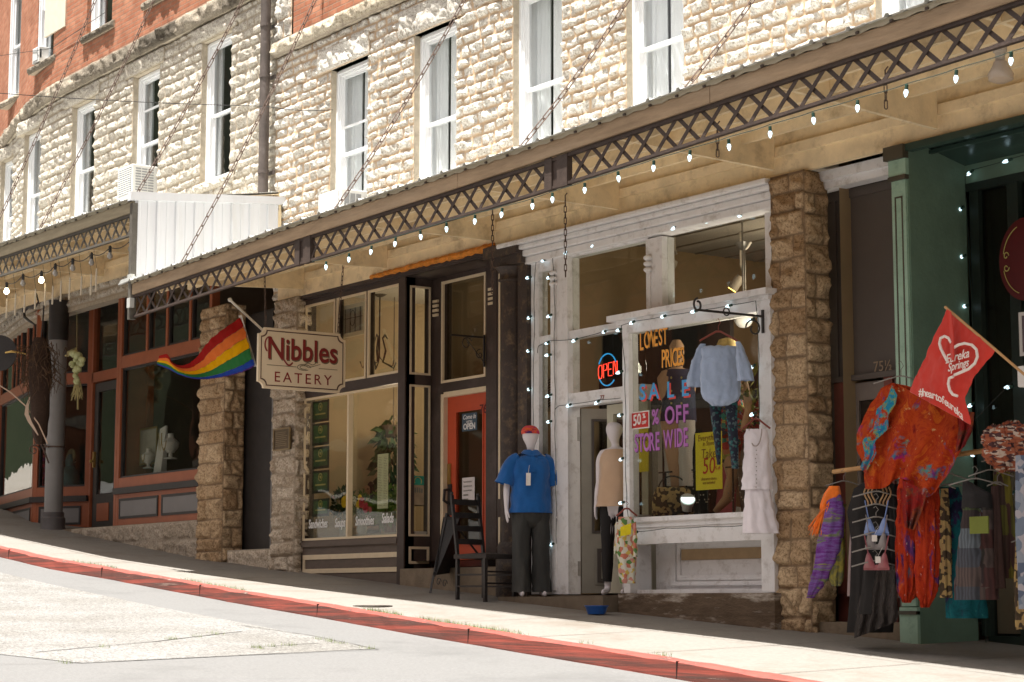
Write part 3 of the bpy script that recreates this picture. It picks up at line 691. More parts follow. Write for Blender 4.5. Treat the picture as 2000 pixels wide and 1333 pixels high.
def awning(label, x0, x1, T, zwall, rafters, plates, fm, tm, pitch=.355, edge_pitch=.46):
    t = thing('awning', label, 'awning', ((x0+x1)/2, -1, T((x0+x1)/2)))
    n = max(8, int((x1-x0)/.6)); xs = [x0+(x1-x0)*i/n for i in range(n+1)]
    # truss chords
    mb = MB()
    for a, b in zip(xs[:-1], xs[1:]):
        for dz, h in ((0, .026), (.252, .032)):
            za, zb = T(a)+dz, T(b)+dz
            mb.hexa([(a, AF-.022, za), (b, AF-.022, zb), (b, AF+.022, zb), (a, AF+.022, za)], [(a, AF-.022, za+h), (b, AF-.022, zb+h), (b, AF+.022, zb+h), (a, AF+.022, za+h)])
    mb.build('chord', tm, t)
    la = MB(); x = x0+.05
    while x < x1-.05:
        x2 = min(x+pitch, x1)
        if any(abs((x+x2)/2-p) < .2 for p in plates):
            if la.v: la.build('lattice', tm, t); la = MB()
        else:
            la.bar((x, AF+.009, T(x)+.045), (x2, AF+.009, T(x2)+.275), .007, .034, up=(0, 1, 0)) if False else None
            w = .036; k = .006
            for (xa, xb, yy) in ((x+.01, x2-.01, AF-.006), (x2-.01, x+.01, AF+.006)):
                za, zb = T(xa)+.015, T(xb)+.262; d = Vector((xb-xa, 0, zb-za)).normalized(); s = Vector((-d.z, 0, d.x))*w/2
                A = Vector((xa, yy, za)); B = Vector((xb, yy, zb)); e = Vector((0, k/2, 0))
                la.hexa([A-s-e, A+s-e, A+s+e, A-s+e], [B-s-e, B+s-e, B+s+e, B-s+e])
        x = x2
    la.build('lattice', tm, t)
    for p in plates:
        pl = MB(); pl.box(p-.17, p-.06, AF-.03, AF+.03, T(p)-.005, T(p)+.283); pl.box(p+.02, p+.17, AF-.03, AF+.03, T(p)-.005, T(p)+.283); pl.box(p-.06, p+.02, AF-.012, AF+.012, T(p), T(p)+.28)
        pl.build('post_plate', tm, t)
    # fascia boards
    fb = MB(); x = x0
    while x < x1:
        x2 = min(x+3.65, x1); za, zb = T(x)+.286, T(x2)+.286
        q = random.uniform(-.004, .004)
        fb.hexa([(x+.003, AF-.045+q, za), (x2-.003, AF-.045+q, zb), (x2-.003, AF+.0, zb), (x+.003, AF+.0, za)], [(x+.003, AF-.045+q, za+.138), (x2-.003, AF-.045+q, zb+.138), (x2-.003, AF, zb+.138), (x+.003, AF, za+.138)]); x = x2
    fb.build('fascia', fm, t)
    # corrugated roof, thin, folded ribs running to the wall, overhanging the fascia
    R = []; x = x0; V = []
    ys = [AF-.10, AF+.4, AF+1.0, AF+1.6, -.01]
    prof = [(0, 0), (.03, 0), (.045, .022), (.075, .022), (.09, 0), (.19, .0), (.20, .006), (.23, .006), (.24, 0), (.34, 0)]
    pts = []
    x = x0
    while x < x1:
        for dx, dz in prof: pts.append((x+dx, dz))
        x += edge_pitch*.85
    pts = [q_ for q_ in pts if q_[0] < x1-.01]+[(x1, 0)]
    P = []
    for (xx, dz) in pts:
        if xx > x1: break
        P.append([(xx, y, T(xx)+.468+dz+(zwall+.05-T(xx)-.468)*((y-AF)/(-AF))) for y in ys])
    mb = MB(); mb.sheet(P, .003); mb.build('roof', galv, t)
    ed = MB()                                     # lower drip flashing, slightly wavy
    P = []; xx = x0; i = 0
    while xx <= x1:
        w = .012*(i % 2); P.append([(xx, AF-.055-w*.3, T(xx)+.415+w), (xx, AF-.06, T(xx)+.462)]); xx += .115; i += 1
    ed.sheet(P, .003); ed.build('drip_edge', M('drip_edge', (.42, .38, .28), .5, .1, 8, metal=.2), t)
    # screws through the sheet
    sc = MB()
    for k, xx in enumerate(np.arange(x0+.2, x1, .345)):
        sc.box(xx, xx+.028, AF-.075, AF-.06, T(xx)+.418, T(xx)+.436)
    sc.build('screw', tm, t)
    # ledger, rafters, purlins, deck
    lg = MB(); lg.box(x0, x1, -.085, -.035, zwall-.44, zwall-.20); lg.box(x0, x1, -.13, -.086, zwall-.26, zwall-.17); lg.box(x0, x1, -.075, -.04, zwall-.199, zwall+.03); lg.build('ledger', cream, t)
    rf = MB()
    for xr in rafters:
        zo = T(xr)+.34
        rf.hexa([(xr-.022, AF+.03, zo-.02), (xr+.022, AF+.03, zo-.02), (xr+.022, AF+.03, zo+.10), (xr-.022, AF+.03, zo+.10)], [(xr-.022, -.135, zwall-.38), (xr+.022, -.135, zwall-.38), (xr+.022, -.135, zwall-.03), (xr-.022, -.135, zwall-.03)])
    for i, xr in enumerate(rafters):
        q = MB(); q.v = rf.v[i*8:(i+1)*8]; q.f = [tuple(j for j in f) for f in rf.f[:6]]; q.m = [0]*6; q.build('rafter', cream, t)
    for y in (-1.78, -1.36, -.94, -.52):
        pu = MB(); f = (y-AF)/(-AF)
        for a, b in zip(xs[:-1], xs[1:]):
            za = T(a)+.40+(zwall-.0-T(a)-.40)*f; zb = T(b)+.40+(zwall-T(b)-.40)*f
            mb_h = .13
            pu.hexa([(a, y-.02, za-mb_h), (b, y-.02, zb-mb_h), (b, y+.02, zb-mb_h), (a, y+.02, za-mb_h)], [(a, y-.02, za-.005), (b, y-.02, zb-.005), (b, y+.02, zb-.005), (a, y+.02, za-.005)])
        pu.build('purlin', cream, t)
    dk = MB(); P = []
    for (xx, dz) in pts:
        if xx > x1: break
        P.append([(xx, y, T(xx)+.43+dz*.6+(zwall+.02-T(xx)-.43)*((y-AF)/(-AF))) for y in (AF+.02, AF+.7, AF+1.4, -.02)])
    dk.sheet(P, .003); dk.build('deck', creamd, t)
    return t
awR = awning('long cream awning with brown lattice truss over the cafe and the clothing shop', -22.96, -6.0, Tm, 4.30, [-22.2, -20.2, -17.95, -15.75, -13.45, -11.45, -9.3, -7.2], [-18.68, -14.12], fasc, truss_m, .29)
awL = awning('higher awning at the left over the shop with the orange frames', -37.0, -22.985, Tl, 5.28, [-24.2, -26.3, -28.4, -30.4, -32.4, -34.6], [], fascL, trussL_m, .25)
k = MB(); curved_box(k, -37.0, -23.1, -.12, .05, 5.30, 5.34); k.build('wall_flashing', galv, awL)
k = MB()
for i in range(13):
    a, b = -37.0+.54*i, -37.0+.54*(i+1); k.hexa([(a, -.15, 5.29), (b, -.15, 5.29), (b, float(cy(b))+.04, 5.29), (a, float(cy(a))+.04, 5.29)], [(a, -.15, 5.31), (b, -.15, 5.31), (b, float(cy(b))+.04, 5.31), (a, float(cy(a))+.04, 5.31)])
k.build('wall_roof', galv, awL)
# end panel of white siding closing the step between the awnings
whm = M('white_siding', (.62, .63, .655), .45, .05, 3, stain=(.45, .44, .42), stain_amt=.4, stain_scale=1.5, stretch=(1, 3, .4))
mb = MB(); X = -22.97
def rib(y): return [(y-.0, 0), (y+.012, .022), (y+.03, .022), (y+.042, 0)]
pts = []
y = -2.12
while y < -.03:
    pts += [(y, 0), (y+.02, .0), (y+.035, .024), (y+.06, .024), (y+.075, 0), (y+.165, 0), (y+.17, .006), (y+.19, .006), (y+.195, 0)]; y += .262
P = []
for (yy, d) in pts:
    if yy > -.02: break
    f = (yy+2.1)/2.1; P.append([(X+d, yy, Tm(-23)+.50+.38*f), (X+d, yy, 4.99+.20*f)])
mb.sheet(P, .003); wp = mb.build('siding_panel', whm, awL)
mb = MB(); mb.hexa([(X-.05, -2.2, 4.955), (X+.05, -2.2, 4.955), (X+.05, -2.2, 5.06), (X-.05, -2.2, 5.06)], [(X-.05, -.0, 5.15), (X+.05, -.0, 5.15), (X+.05, -.0, 5.25), (X-.05, -.0, 5.25)]); mb.build('flashing', whm, awL)
mb = MB(); mb.box(X-.06, X+.02, -2.16, -2.08, 3.46, 4.93); mb.build('corner_post', trussL_m, awL)
mb = MB(); mb.box(X-.02, X+.07, -2.19, -2.13, 3.60, 3.72); mb.box(X-.03, X+.06, -2.185, -2.13, 3.95, 4.02); mb.hexa([(X-.35, -2.17, 3.93), (X+.1, -2.17, 3.95), (X+.1, -2.13, 3.95), (X-.35, -2.13, 3.93)], [(X-.25, -2.17, 3.985), (X+.1, -2.17, 3.99), (X+.1, -2.13, 3.99), (X-.25, -2.13, 3.985)]); mb.build('scrap_flashing', galv, awR)

# ---- chains holding the awnings
rust = M('rusty_chain', (.10, .065, .05), .8, .35, 15)
def link_pts(p, q, roll, r=.0085, wd=.024, n=20):
    d = (q-p).normalized(); u = Vector((0, 0, 1)) if abs(d.z) < .95 else Vector((0, 1, 0)); a = d.cross(u).normalized(); b = d.cross(a)
    s = a*cos(roll)+b*sin(roll); c = (p+q)/2; h = (q-p).length/2+r*1.2; P = []
    for i in range(n):
        t = 2*pi*i/n; e = (h-wd); x = (e if cos(t) >= 0 else -e)+wd*cos(t); P.append(c+d*x+s*wd*sin(t))
    R = []
    for i in range(n):
        t = (P[(i+1) % n]-P[i-1]).normalized(); nn = d.cross(s); m_ = t.cross(nn)
        R.append([P[i]+(m_*cos(2*pi*j/5)+nn*sin(2*pi*j/5))*r for j in range(5)])
    return R
def chain_mesh(mb, pts, L=.14, r=.0065, wd=.021):
    # resample by link length
    P = [Vector(p) for p in pts]; tot = sum((b-a).length for a, b in zip(P[:-1], P[1:])); n = max(2, int(tot/L)); out = []
    def samp(s):
        for a, b in zip(P[:-1], P[1:]):
            l = (b-a).length
            if s <= l+1e-6: return a.lerp(b, s/l)
            s -= l
        return P[-1]
    S = [samp(tot*i/n) for i in range(n+1)]
    for i in range(n):
        R = link_pts(S[i], S[i+1], (i % 2)*pi/2+.4, r, wd); k = len(mb.v)
        m = len(R)
        for rr in R: mb.v += [tuple(x) for x in rr]
        for a in range(m):
            for j in range(5): mb.f.append((k+a*5+j, k+a*5+(j+1) % 5, k+((a+1) % m)*5+(j+1) % 5, k+((a+1) % m)*5+j)); mb.m.append(0)
def stay(label, foot, mid, T, zw):
    f = at(foot[0], foot[1], AF+.18); X = f.x; m_ = atX(mid[0], mid[1], X); g = (m_.z-f.z)/(m_.y-f.y)
    oy = float(cy(X)); A = Vector((X, oy-.04, f.z+g*(oy-.04-f.y)*1.0)); f.z = T(X)+.55
    t = thing('awning_chain', label, 'chain', f, 'chains holding up the awnings')
    pts = [f.lerp(A, i/16)+Vector((0, 0, -.10*sin(pi*i/16))) for i in range(17)]
    mb = MB(); chain_mesh(mb, pts); mb.build('links', rust, t, smooth=True)
    mb = MB(); mb.lathe((X, f.y, f.z-.10), [(.035, 0), (.035, .01), (.012, .02), (.012, .08)], 10); mb.tube([f+Vector((-.035, 0, -.03)), f+Vector((.0, 0, .03)), f+Vector((.035, 0, -.03))], .009, 6)
    mb.build('eye_bolt', rust, t, smooth=True)
    mb = MB(); mb.tube([A, A+Vector((0, .06, .01))], .018, 8); mb.lathe((A.x, A.y-.002, A.z-.03), [(.02, 0), (.03, .03), (.02, .06)], 8); mb.build('wall_anchor', rust, t, smooth=True)
stay('rusty chain from the left end of the long awning up past the downspout', (355, 505), (450, 320), Tm, 4.3)
stay('rusty chain over the first white window right of the downspout', (655, 375), (900, 0), Tm, 4.3)
stay('rusty chain crossing the third white window of the orange mortar wall', (1015, 275), (1212, 0), Tm, 4.3)
stay('rusty chain above the clothing shop, nearest the stone pillar', (1335, 165), (1450, 0), Tm, 4.3)
stay('rusty chain ending at the top of the white siding panel', (262, 382), (394, 139), Tl, 5.28)
stay('rusty chain between the two middle windows of the left stone wall', (76, 416), (180, 220), Tl, 5.28)
stay('rusty chain nearest the left edge of the picture', (-28, 400), (57, 236), Tl, 5.28)

# utility wires over the wall
wire_m = M('wire_black', (.03, .03, .03), .6, .1)
def wire(label, pts, r=.006, sag=.0, cat='wire'):
    P = [];
    for a, b in zip(pts[:-1], pts[1:]):
        a, b = Vector(a), Vector(b)
        for i in range(12): P.append(a.lerp(b, i/12)-Vector((0, 0, sag*sin(pi*i/12))))
    P.append(Vector(pts[-1])); mb = MB(); mb.tube(P, r, 5); o = mb.build('wire', wire_m, None, loc=P[0]); tag(o, label, cat); return o
wire('thin service wire strung across the left stone wall to a fixture right of the downspout', [at(650, 215, -.03), at(520, 208, -.6), at(-60, 178, -4)], .005, .03)
wire('thin cable across the red brick corner at the upper left', [at(205, 25, -.05), at(100, 95, -.03), at(-20, 112, -.03)], .005)

q = on(684, 1186, gz); q.y = kerbY(q.x)+.42; q.z = gz(q.x, q.y); t = thing('utility_cover', 'small dark iron utility cover in the sunlit pavement near the kerb', 'cover', (q.x, q.y, q.z))
k = MB(); k.lathe((q.x, q.y, q.z-.01), [(.20, 0), (.20, .016), (.185, .018), (.18, .014)], 28)
o_ = k.build('lid', M('cast_iron_lid', (.10, .085, .07), .7, .3, 20, .6, 60), t)
k = MB()
for i in range(7): k.box(q.x-.13, q.x+.13, q.y-.12+i*.037, q.y-.105+i*.037, q.z+.004, q.z+.010)
k.build('tread', MATS['cast_iron_lid'], t)
# ================================================================ shopfronts
class Fr:                        # an upright plane: origin, direction along it; d grows inwards
    def __init__(s, x, y, ang=0.0): s.x, s.y = x, y; s.ux, s.uy = cos(ang), sin(ang)
    def p(s, a, d, z): return (s.x+s.ux*a-s.uy*d, s.y+s.uy*a+s.ux*d, z)
    def box(s, mb, a0, a1, d0, d1, z0, z1, m=0):
        mb.hexa([s.p(a0, d0, z0), s.p(a1, d0, z0), s.p(a1, d1, z0), s.p(a0, d1, z0)], [s.p(a0, d0, z1), s.p(a1, d0, z1), s.p(a1, d1, z1), s.p(a0, d1, z1)], m)
    def ring(s, mb, a0, a1, z0, z1, w, d0, d1, m=0, wb=None):
        wb = wb or w
        s.box(mb, a0, a0+w, d0, d1, z0, z1, m); s.box(mb, a1-w, a1, d0, d1, z0, z1, m); s.box(mb, a0+w, a1-w, d0, d1, z1-w, z1, m); s.box(mb, a0+w, a1-w, d0, d1, z0, z0+wb, m)
gl = glass_mat('shop_glass', (.86, .87, .84), 1.0)
def pane(fr, parent, a0, a1, z0, z1, d=.05, name='pane'):
    mb = MB(); fr.box(mb, a0, a1, d, d+.006, z0, z1); return mb.build(name, gl, parent)
def room(parent, x0, x1, y0, y1, z0, z1, wall, ceil, floor):
    mb = MB(); P = [(x0, y0, z0), (x1, y0, z0), (x1, y1, z0), (x0, y1, z0), (x0, y0, z1), (x1, y0, z1), (x1, y1, z1), (x0, y1, z1)]
    mb.add(P, [(0, 1, 2, 3)], 2); mb.add(P, [(4, 7, 6, 5)], 1); mb.add(P, [(3, 2, 6, 7), (0, 3, 7, 4), (1, 5, 6, 2)], 0)
    return mb.build('room', [wall, ceil, floor], parent)

# ---- stone piers (parts of the buildings they carry)
pierm = stone_mat('pier_stone', (.44, .30, .175), (.64, .49, .325), (.21, .145, .09), dark=(.11, .08, .05), dark_amt=.75)
pierw = stone_mat('pier_stone_pale', (.50, .42, .33), (.72, .64, .54), (.34, .28, .21), dark=(.17, .13, .09), dark_amt=.6)
core_m = M('pier_core', (.25, .20, .14), .95, .2)
def pier(parent, x0, x1, y0, y1, z0, z1, mat, seed, ch=(.16, .30), sl=(.22, .42)):
    mb = MB(); mb.box(x0+.02, x1-.02, y0+.02, y1, z0, z1); p = mb.build('pier', core_m, parent)
    masonry('stone_face', x0, x1, z0, z1, lambda a, z, h: (a, y0-h+.01, z), mat, p, .016, ch, sl, .026, .050, .010, (), seed, .03, wob=.055)
    masonry('stone_face', y0, y1, z0, z1, lambda a, z, h: (x1+h-.01, a, z), mat, p, .016, ch, sl, .026, .050, .010, (), seed+1, .03, wob=.055)
    masonry('stone_face', y0, y1, z0, z1, lambda a, z, h: (x0-h+.01, a, z), mat, p, .03, ch, sl, .03, .04, .012, (), seed+2, .035, wob=.03)
    return p
P1a, P1b = at(389, 800, -.12).x, at(438, 800, -.12).x
P2a, P2b = at(531, 900, -.12).x, at(576, 900, -.12).x
P3a, P3b = at(1512, 900, -.14).x, at(1580, 900, -.14).x
pier(bL, P1a, P1b, -.12, .19, .3, 4.0, pierm, 101)
pier(bR, P2a, P2b, -.12, .10, .1, 3.86, pierw, 111, (.16, .22), (.3, .5))
pier(bR, P3a, P3b, -.14, .16, -.5, 3.86, pierm, 121, (.13, .30), (.2, .45))
# low stone plinth under the left shop and beside the passage
pl = MB(); pl.box(-31.5, P1a-.01, -.02, .6, .2, 1.10); plo = pl.build('plinth', M('plinth_render', (.22, .175, .125), .95, .2, 5, .5, 30, .1, stain=(.16, .12, .09), stain_amt=.7, stain_scale=2), bL)
masonry('stone_face', -29.6, P1a, .4, 1.095, lambda a, z, h: (a, -.03-h, z), stone_mat('plinth_stone', (.42, .36, .29), (.52, .46, .39), (.38, .32, .25), dark=(.14, .10, .08), dark_amt=.8), plo, .02, (.25, .4), (.6, 1.4), .012, .03, .01, (), 131, .05)
pl = MB(); pl.box(P1b-.06, P2a+.06, -.05, .7, .2, .66); plo = pl.build('plinth', M('step_stone', (.40, .35, .29), .95, .2, 6, .5, 30, .1), bR)
masonry('stone_face', P1b+.02, P2a-.02, .25, .655, lambda a, z, h: (a, -.055-h, z), pierw, plo, .02, (.4, .5), (.7, 1.2), .012, .02, .01, (), 133, .04)

# ---- left shop, orange frames
org = M('orange_frame', (.30, .088, .036), .45, .12, 5, .05, 40, .4); blk = M('black_trim', (.03, .026, .024), .5, .2); gpan = M('grey_panel', (.19, .18, .175), .6, .06, 3)
brown_wall = M('shop_wall_brown', (.10, .075, .055), .9, .25, 1.4); ceil_d = M('shop_ceiling_dark', (.15, .13, .11), .9, .1); flo = M('shop_floor', (.12, .08, .05), .7, .15)
sL = thing('shopfront', 'shopfront with orange frames and a recessed black door behind the grey column', 'shopfront', (-28, 0, 1.1))
ZL = dict(b=1.10, p0=1.20, p1=1.50, l0=1.57, l1=1.66, s=1.81, r0=3.47, r1=3.70, t=4.74)
def orange_bay(fr, a0, a1, name, npan=2, trans=(), gl_l=.08, top=None, panels=True):
    w = MB(); t = top or ZL['t']
    fr.box(w, a0, a0+gl_l, 0, .12, ZL['b'], t); fr.box(w, a1-gl_l, a1, 0, .12, ZL['b'], t)
    fr.box(w, a0+gl_l, a1-gl_l, .0, .12, t-.07, t); fr.box(w, a0+gl_l, a1-gl_l, .002, .12, ZL['r0'], ZL['r1']-.05)
    fr.box(w, a0+gl_l, a1-gl_l, .002, .12, ZL['l1']+.003, ZL['s']); fr.box(w, a0+gl_l, a1-gl_l, .004, .12, ZL['b'], ZL['l0']-.003)
    for x in trans: fr.box(w, x-.03, x+.03, .012, .09, ZL['r1']-.05, t-.07)
    o = w.build(name, org, sL)
    k = MB(); fr.box(k, a0-.02, a1+.0, -.05, .10, ZL['l0'], ZL['l1'])
    fr.ring(k, a0+gl_l, a1-gl_l, ZL['s'], ZL['r0'], .03, .03, .09); k.build('trim', blk, o)
    k = MB(); aa = [a0+gl_l] + [x for x in trans] + [a1-gl_l]
    for i in range(len(aa)-1): fr.ring(k, aa[i]+(.03 if i else 0), aa[i+1]-(.03 if i+1 < len(aa)-1 else 0), ZL['r1']-.05, t-.07, .035, .03, .085)
    k.build('transom_bead', blk, o)
    if panels:
        pw = (a1-a0-2*gl_l)/npan
        for i in range(npan):
            k = MB(); q0, q1 = a0+gl_l+pw*i+.06, a0+gl_l+pw*(i+1)-.06
            fr.ring(k, q0, q1, ZL['p0'], ZL['p1'], .035, -.012, .0, 1); fr.box(k, q0+.035, q1-.035, -.004, .0, ZL['p0']+.035, ZL['p1']-.035, 0)
            k.build('panel', [gpan, blk], o)
    pane(fr, o, a0+gl_l, a1-gl_l, ZL['s']+.02, ZL['r0'], .06); pane(fr, o, a0+gl_l, a1-gl_l, ZL['r1']-.05, t-.07, .06, 'transom_pane')
    return o
F5 = Fr(-28.16, .05); orange_bay(F5, 0, P1a+28.16-.005, 'window', 2, (.93, 1.60, 2.35))
A = at(66, 900, 0.0); FA = Fr(A.x, A.y, radians(27.4))
sB = 1.0
for k in range(300):
    q = FA.p(sB, 0, 3); d = Vector((q[0], q[1]+DIST, 0)); pxx = 1000+FPX*(d.x*RX+d.y*RY)/((d.x*VX+d.y*VY)*cos(TH)+3*sin(TH))
    if pxx > 176: break
    sB += .01
orange_bay(FA, 0.0, sB, 'window', 1)
B = FA.p(sB, 0, 0)
FD = Fr(B[0], B[1]); dw = -28.2-B[0]
k = MB(); FD.box(k, .02, dw, 0, .10, ZL['r0']+.0, ZL['r0']+.16); FD.box(k, dw-.02, dw+.06, 0, .1, 1.1, 4.7); FD.box(k, .0, .06, .0, .1, 1.1, 4.7); k.build('door_frame', org, sL)
pane(FD, sL, .06, dw-.02, ZL['r0']+.17, 4.7, .05, 'transom_pane')
k = MB(); FD.ring(k, .07, min(dw-.03, 1.0), 1.12, 3.45, .14, .04, .09, wb=.55); dO = k.build('door', M('door_black', (.045, .04, .036), .5, .15), sL)
pane(FD, dO, .21, min(dw-.03, 1.0)-.14, 1.68, 3.3, .06)
k = MB(); FD.box(k, .27, .27+.45, .028, .039, 1.24, 1.52); k.build('kick_panel', org, dO)
k = MB(); FD.box(k, .12, .16, .0, .04, 2.1, 2.35); k.ball(FD.p(.14, -.03, 2.2), .03); k.build('handle', M('old_brass', (.45, .30, .10), .35, .1, metal=.9), dO)
k = MB(); k.box(-28.24, -28.17, .05, B[1]+.1, 1.1, 4.8); k.build('return_wall', org, sL)
FCc = Fr(A.x, A.y, pi-radians(11.8)+0)
class FrM(Fr):
    def p(s, a, d, z): return (s.x+s.ux*a+s.uy*d*1.0, s.y+s.uy*a-s.ux*d, z)
FC = FrM(A.x-.02, A.y, pi-radians(12))
orange_bay(FC, 0.0, 3.6, 'window', 2, (.45, .95, 1.6, 2.4)); orange_bay(FC, 3.6, 7.0, 'window', 2, (1.0, 2.0))
rb = MB(); rb.add([(-38.4, 5, 1.1), (-25.45, 5, 1.1), (-25.45, 5, 4.9), (-38.4, 5, 4.9), (-25.45, .2, 1.1), (-25.45, .2, 4.9), (-38.4, 1.75, 1.1), (-38.4, 1.75, 4.9)], [(0, 1, 2, 3), (1, 4, 5, 2), (0, 3, 7, 6)], 0)
for zz, mi in ((4.9, 1), (1.12, 2)): rb.add([(-38.4, 1.75, zz), (-31.6, .15, zz), (-25.45, .17, zz), (-25.45, 5, zz), (-38.4, 5, zz)], [(0, 1, 2, 3, 4)], mi)
rb.build('room', [brown_wall, ceil_d, flo], sL)
k = MB(); curved_box(k, -38, P1a, .04, .3, 4.74, 5.0); curved_box(k, -38, P1a, -.02, .04, 4.84, 4.90); k.build('head_beam', M('dark_beam', (.07, .055, .05), .6, .2, 4), sL)
k = MB(); k.add([(-31.6, .0, 4.735), (-28.1, .0, 4.735), (-28.1, 1.3, 4.735), (-30.0, 1.3, 4.735)], [(0, 1, 2, 3)]); k.build('soffit', M('dark_soffit', (.08, .07, .065), .7, .1), sL)
# window display of the left shop (jewellery stands, framed card, back shelf)
k = MB(); k.box(-28.0, -25.5, .25, .95, 1.72, 1.80); k.build('display_shelf', flo, sL)
jw = M('white_display', (.62, .60, .57), .7, .03)
def bust(label, x, y, z, s):
    t = thing('necklace_stand', label, 'display stand', (x, y, z), 'jewellery stands in the left shop window'); k = MB()
    k.lathe((x, y, z), [(.10*s, 0), (.10*s, .01), (.03*s, .03), (.03*s, .10*s)], 12); k.build('foot', jw, t, smooth=True)
    k = MB(); k.lathe((x, y, z+.09*s), [(.05*s, 0), (.12*s, .08*s), (.13*s, .15*s), (.05*s, .22*s), (.045*s, .28*s)], 14); k.build('bust', jw, t, smooth=True)
    k = MB(); k.tube([(x-.08*s+.16*s*i/8, y-.11*s, z+.26*s-.14*s*sin(pi*i/8)) for i in range(9)], .006, 5); k.build('necklace', M('dull_gold', (.4, .28, .1), .4, .1, metal=.8), t)
bust('small white necklace bust left of the tall necklace display, in the orange framed window', at(290, 890, .35).x, .35, 1.95, .8)
bust('round white necklace bust right of the tall necklace display, in the orange framed window', at(333, 890, .35).x, .35, 2.05, 1.0)
for q in (290, 333):
    pass
t = thing('necklace_display', 'tall white necklace display in the orange framed window', 'display stand', (at(313, 880, .35).x, .35, 1.8)); x = at(313, 880, .35).x
k = MB(); k.hexa([(x-.13, .30, 1.82), (x+.13, .30, 1.82), (x+.13, .4, 1.82), (x-.13, .4, 1.82)], [(x-.09, .38, 2.52), (x+.12, .38, 2.56), (x+.12, .40, 2.56), (x-.09, .40, 2.52)]); k.build('board', jw, t)
k = MB(); k.tube([(x-.05+.1*i/8, .345, 2.45-.4*sin(pi*i/8)) for i in range(9)], .007, 5); k.build('necklace', MATS['dull_gold'], t)
for nm, lab, pa, pb, ya, yb, mm in (('framed_card', 'white card leaning at the bottom left corner of the orange framed window', 249, 265, 910, 932, jw), ('wooden_frame', 'wooden picture frame standing in the orange framed window', 272, 305, 838, 910, MATS['dull_gold'])):
    a, b_ = at(pa, ya, .42), at(pb, yb, .42); zt = a.z; zb = max(1.81, at(pa, yb, .42).z); t = thing(nm, lab, 'card' if nm == 'framed_card' else 'frame', ((a.x+b_.x)/2, .42, zb))
    k = MB(); Fr(a.x, .42).ring(k, 0, b_.x-a.x, zb, zt, .03, 0, .02); k.build('frame', mm if nm == 'wooden_frame' else org, t)
    k = MB(); Fr(a.x, .42).box(k, .03, b_.x-a.x-.03, .008, .014, zb+.03, zt-.03); k.build('card', jw if nm == 'framed_card' else M('faded_print', (.35, .33, .28), .8, .1), t)
k = MB(); k.box(-27.9, -25.6, 2.3, 2.6, 1.1, 2.9); k.box(-27.9, -25.6, 1.9, 2.6, 1.1, 2.1); k.build('cabinet', M('orange_wood', (.20, .08, .03), .5, .25, 3, stretch=(1, 1, 8)), sL)
# grey column
t = thing('column', 'round grey painted iron column in front of the recessed orange shop entrance', 'column', (at(107, 900, -.1).x, -.1, 1.0)); cx = at(107, 900, -.1).x
k = MB(); k.tube([(cx, -.1, 1.35), (cx, -.1, 4.1)], .145, 24); k.build('shaft', M('grey_column', (.235, .23, .225), .5, .08, 3), t, smooth=True)
k = MB(); k.lathe((cx, -.1, .95), [(.21, 0), (.21, .15), (.19, .19), (.19, .33), (.17, .35), (.17, .42)], 24); k.build('base', M('grey_column_base', (.10, .09, .09), .5, .1), t, smooth=True)
k = MB(); k.lathe((cx, -.1, 4.1), [(.15, 0), (.16, .04), (.16, .6), (.17, .64)], 24); k.build('capital', blk, t, smooth=True)
bpy.context.view_layer.update()

# ---- passage door between the two piers
t = thing('doorway', 'dark doorway with a grey door between the two stone piers', 'doorway', ((P1b+P2a)/2, .4, .66))
F = Fr(P1b, .22); wdt = P2a-P1b
k = MB(); F.box(k, -.15, wdt*.52, .0, .06, .66, 3.86); k.build('dark_panel', blk, t)
k = MB(); F.ring(k, wdt*.52, wdt+.3, .68, 3.0, .12, .0, .05); F.box(k, wdt*.52+.12, wdt+.18, .0, .05, 1.55, 1.75); F.box(k, wdt*.52, wdt+.3, .0, .05, 3.05, 3.2); k.build('door', M('door_grey', (.22, .21, .20), .6, .08), t)
k = MB(); F.box(k, wdt*.52+.12, wdt+.18, .03, .04, .8, 2.9); F.box(k, 0, wdt+.3, .07, .1, .6, 3.9); k.build('door_panel', blk, t)
k = MB(); F.box(k, wdt*.52+.25, wdt+.0, -.01, -.001, 1.6, 1.7); k.build('mail_slot', blk, t)
t = thing('plaque', 'small bronze plaque on the pale stone pier left of the cafe', 'plaque', (-22.69, -.17, 1.94))
a, b_ = at(538, 840, -.165), at(568, 877, -.165)
k = MB(); Fr(a.x, -.185).box(k, 0, b_.x-a.x, 0, .03, b_.z, a.z); k.build('plate', M('bronze', (.14, .10, .06), .45, .2, metal=.6), t)
k = MB(); Fr(a.x, -.195).ring(k, -.01, b_.x-a.x+.01, b_.z-.01, a.z+.01, .02, 0, .02); k.build('rim', M('bronze_rim', (.30, .22, .12), .4, .1, metal=.6), t)
k = MB()
for i in range(8): Fr(a.x, -.19).box(k, .05, b_.x-a.x-.05-random.uniform(0, .06), 0, .004, b_.z+.05+i*.024, b_.z+.056+i*.024)
k.build('lettering', MATS['bronze_rim'], t)

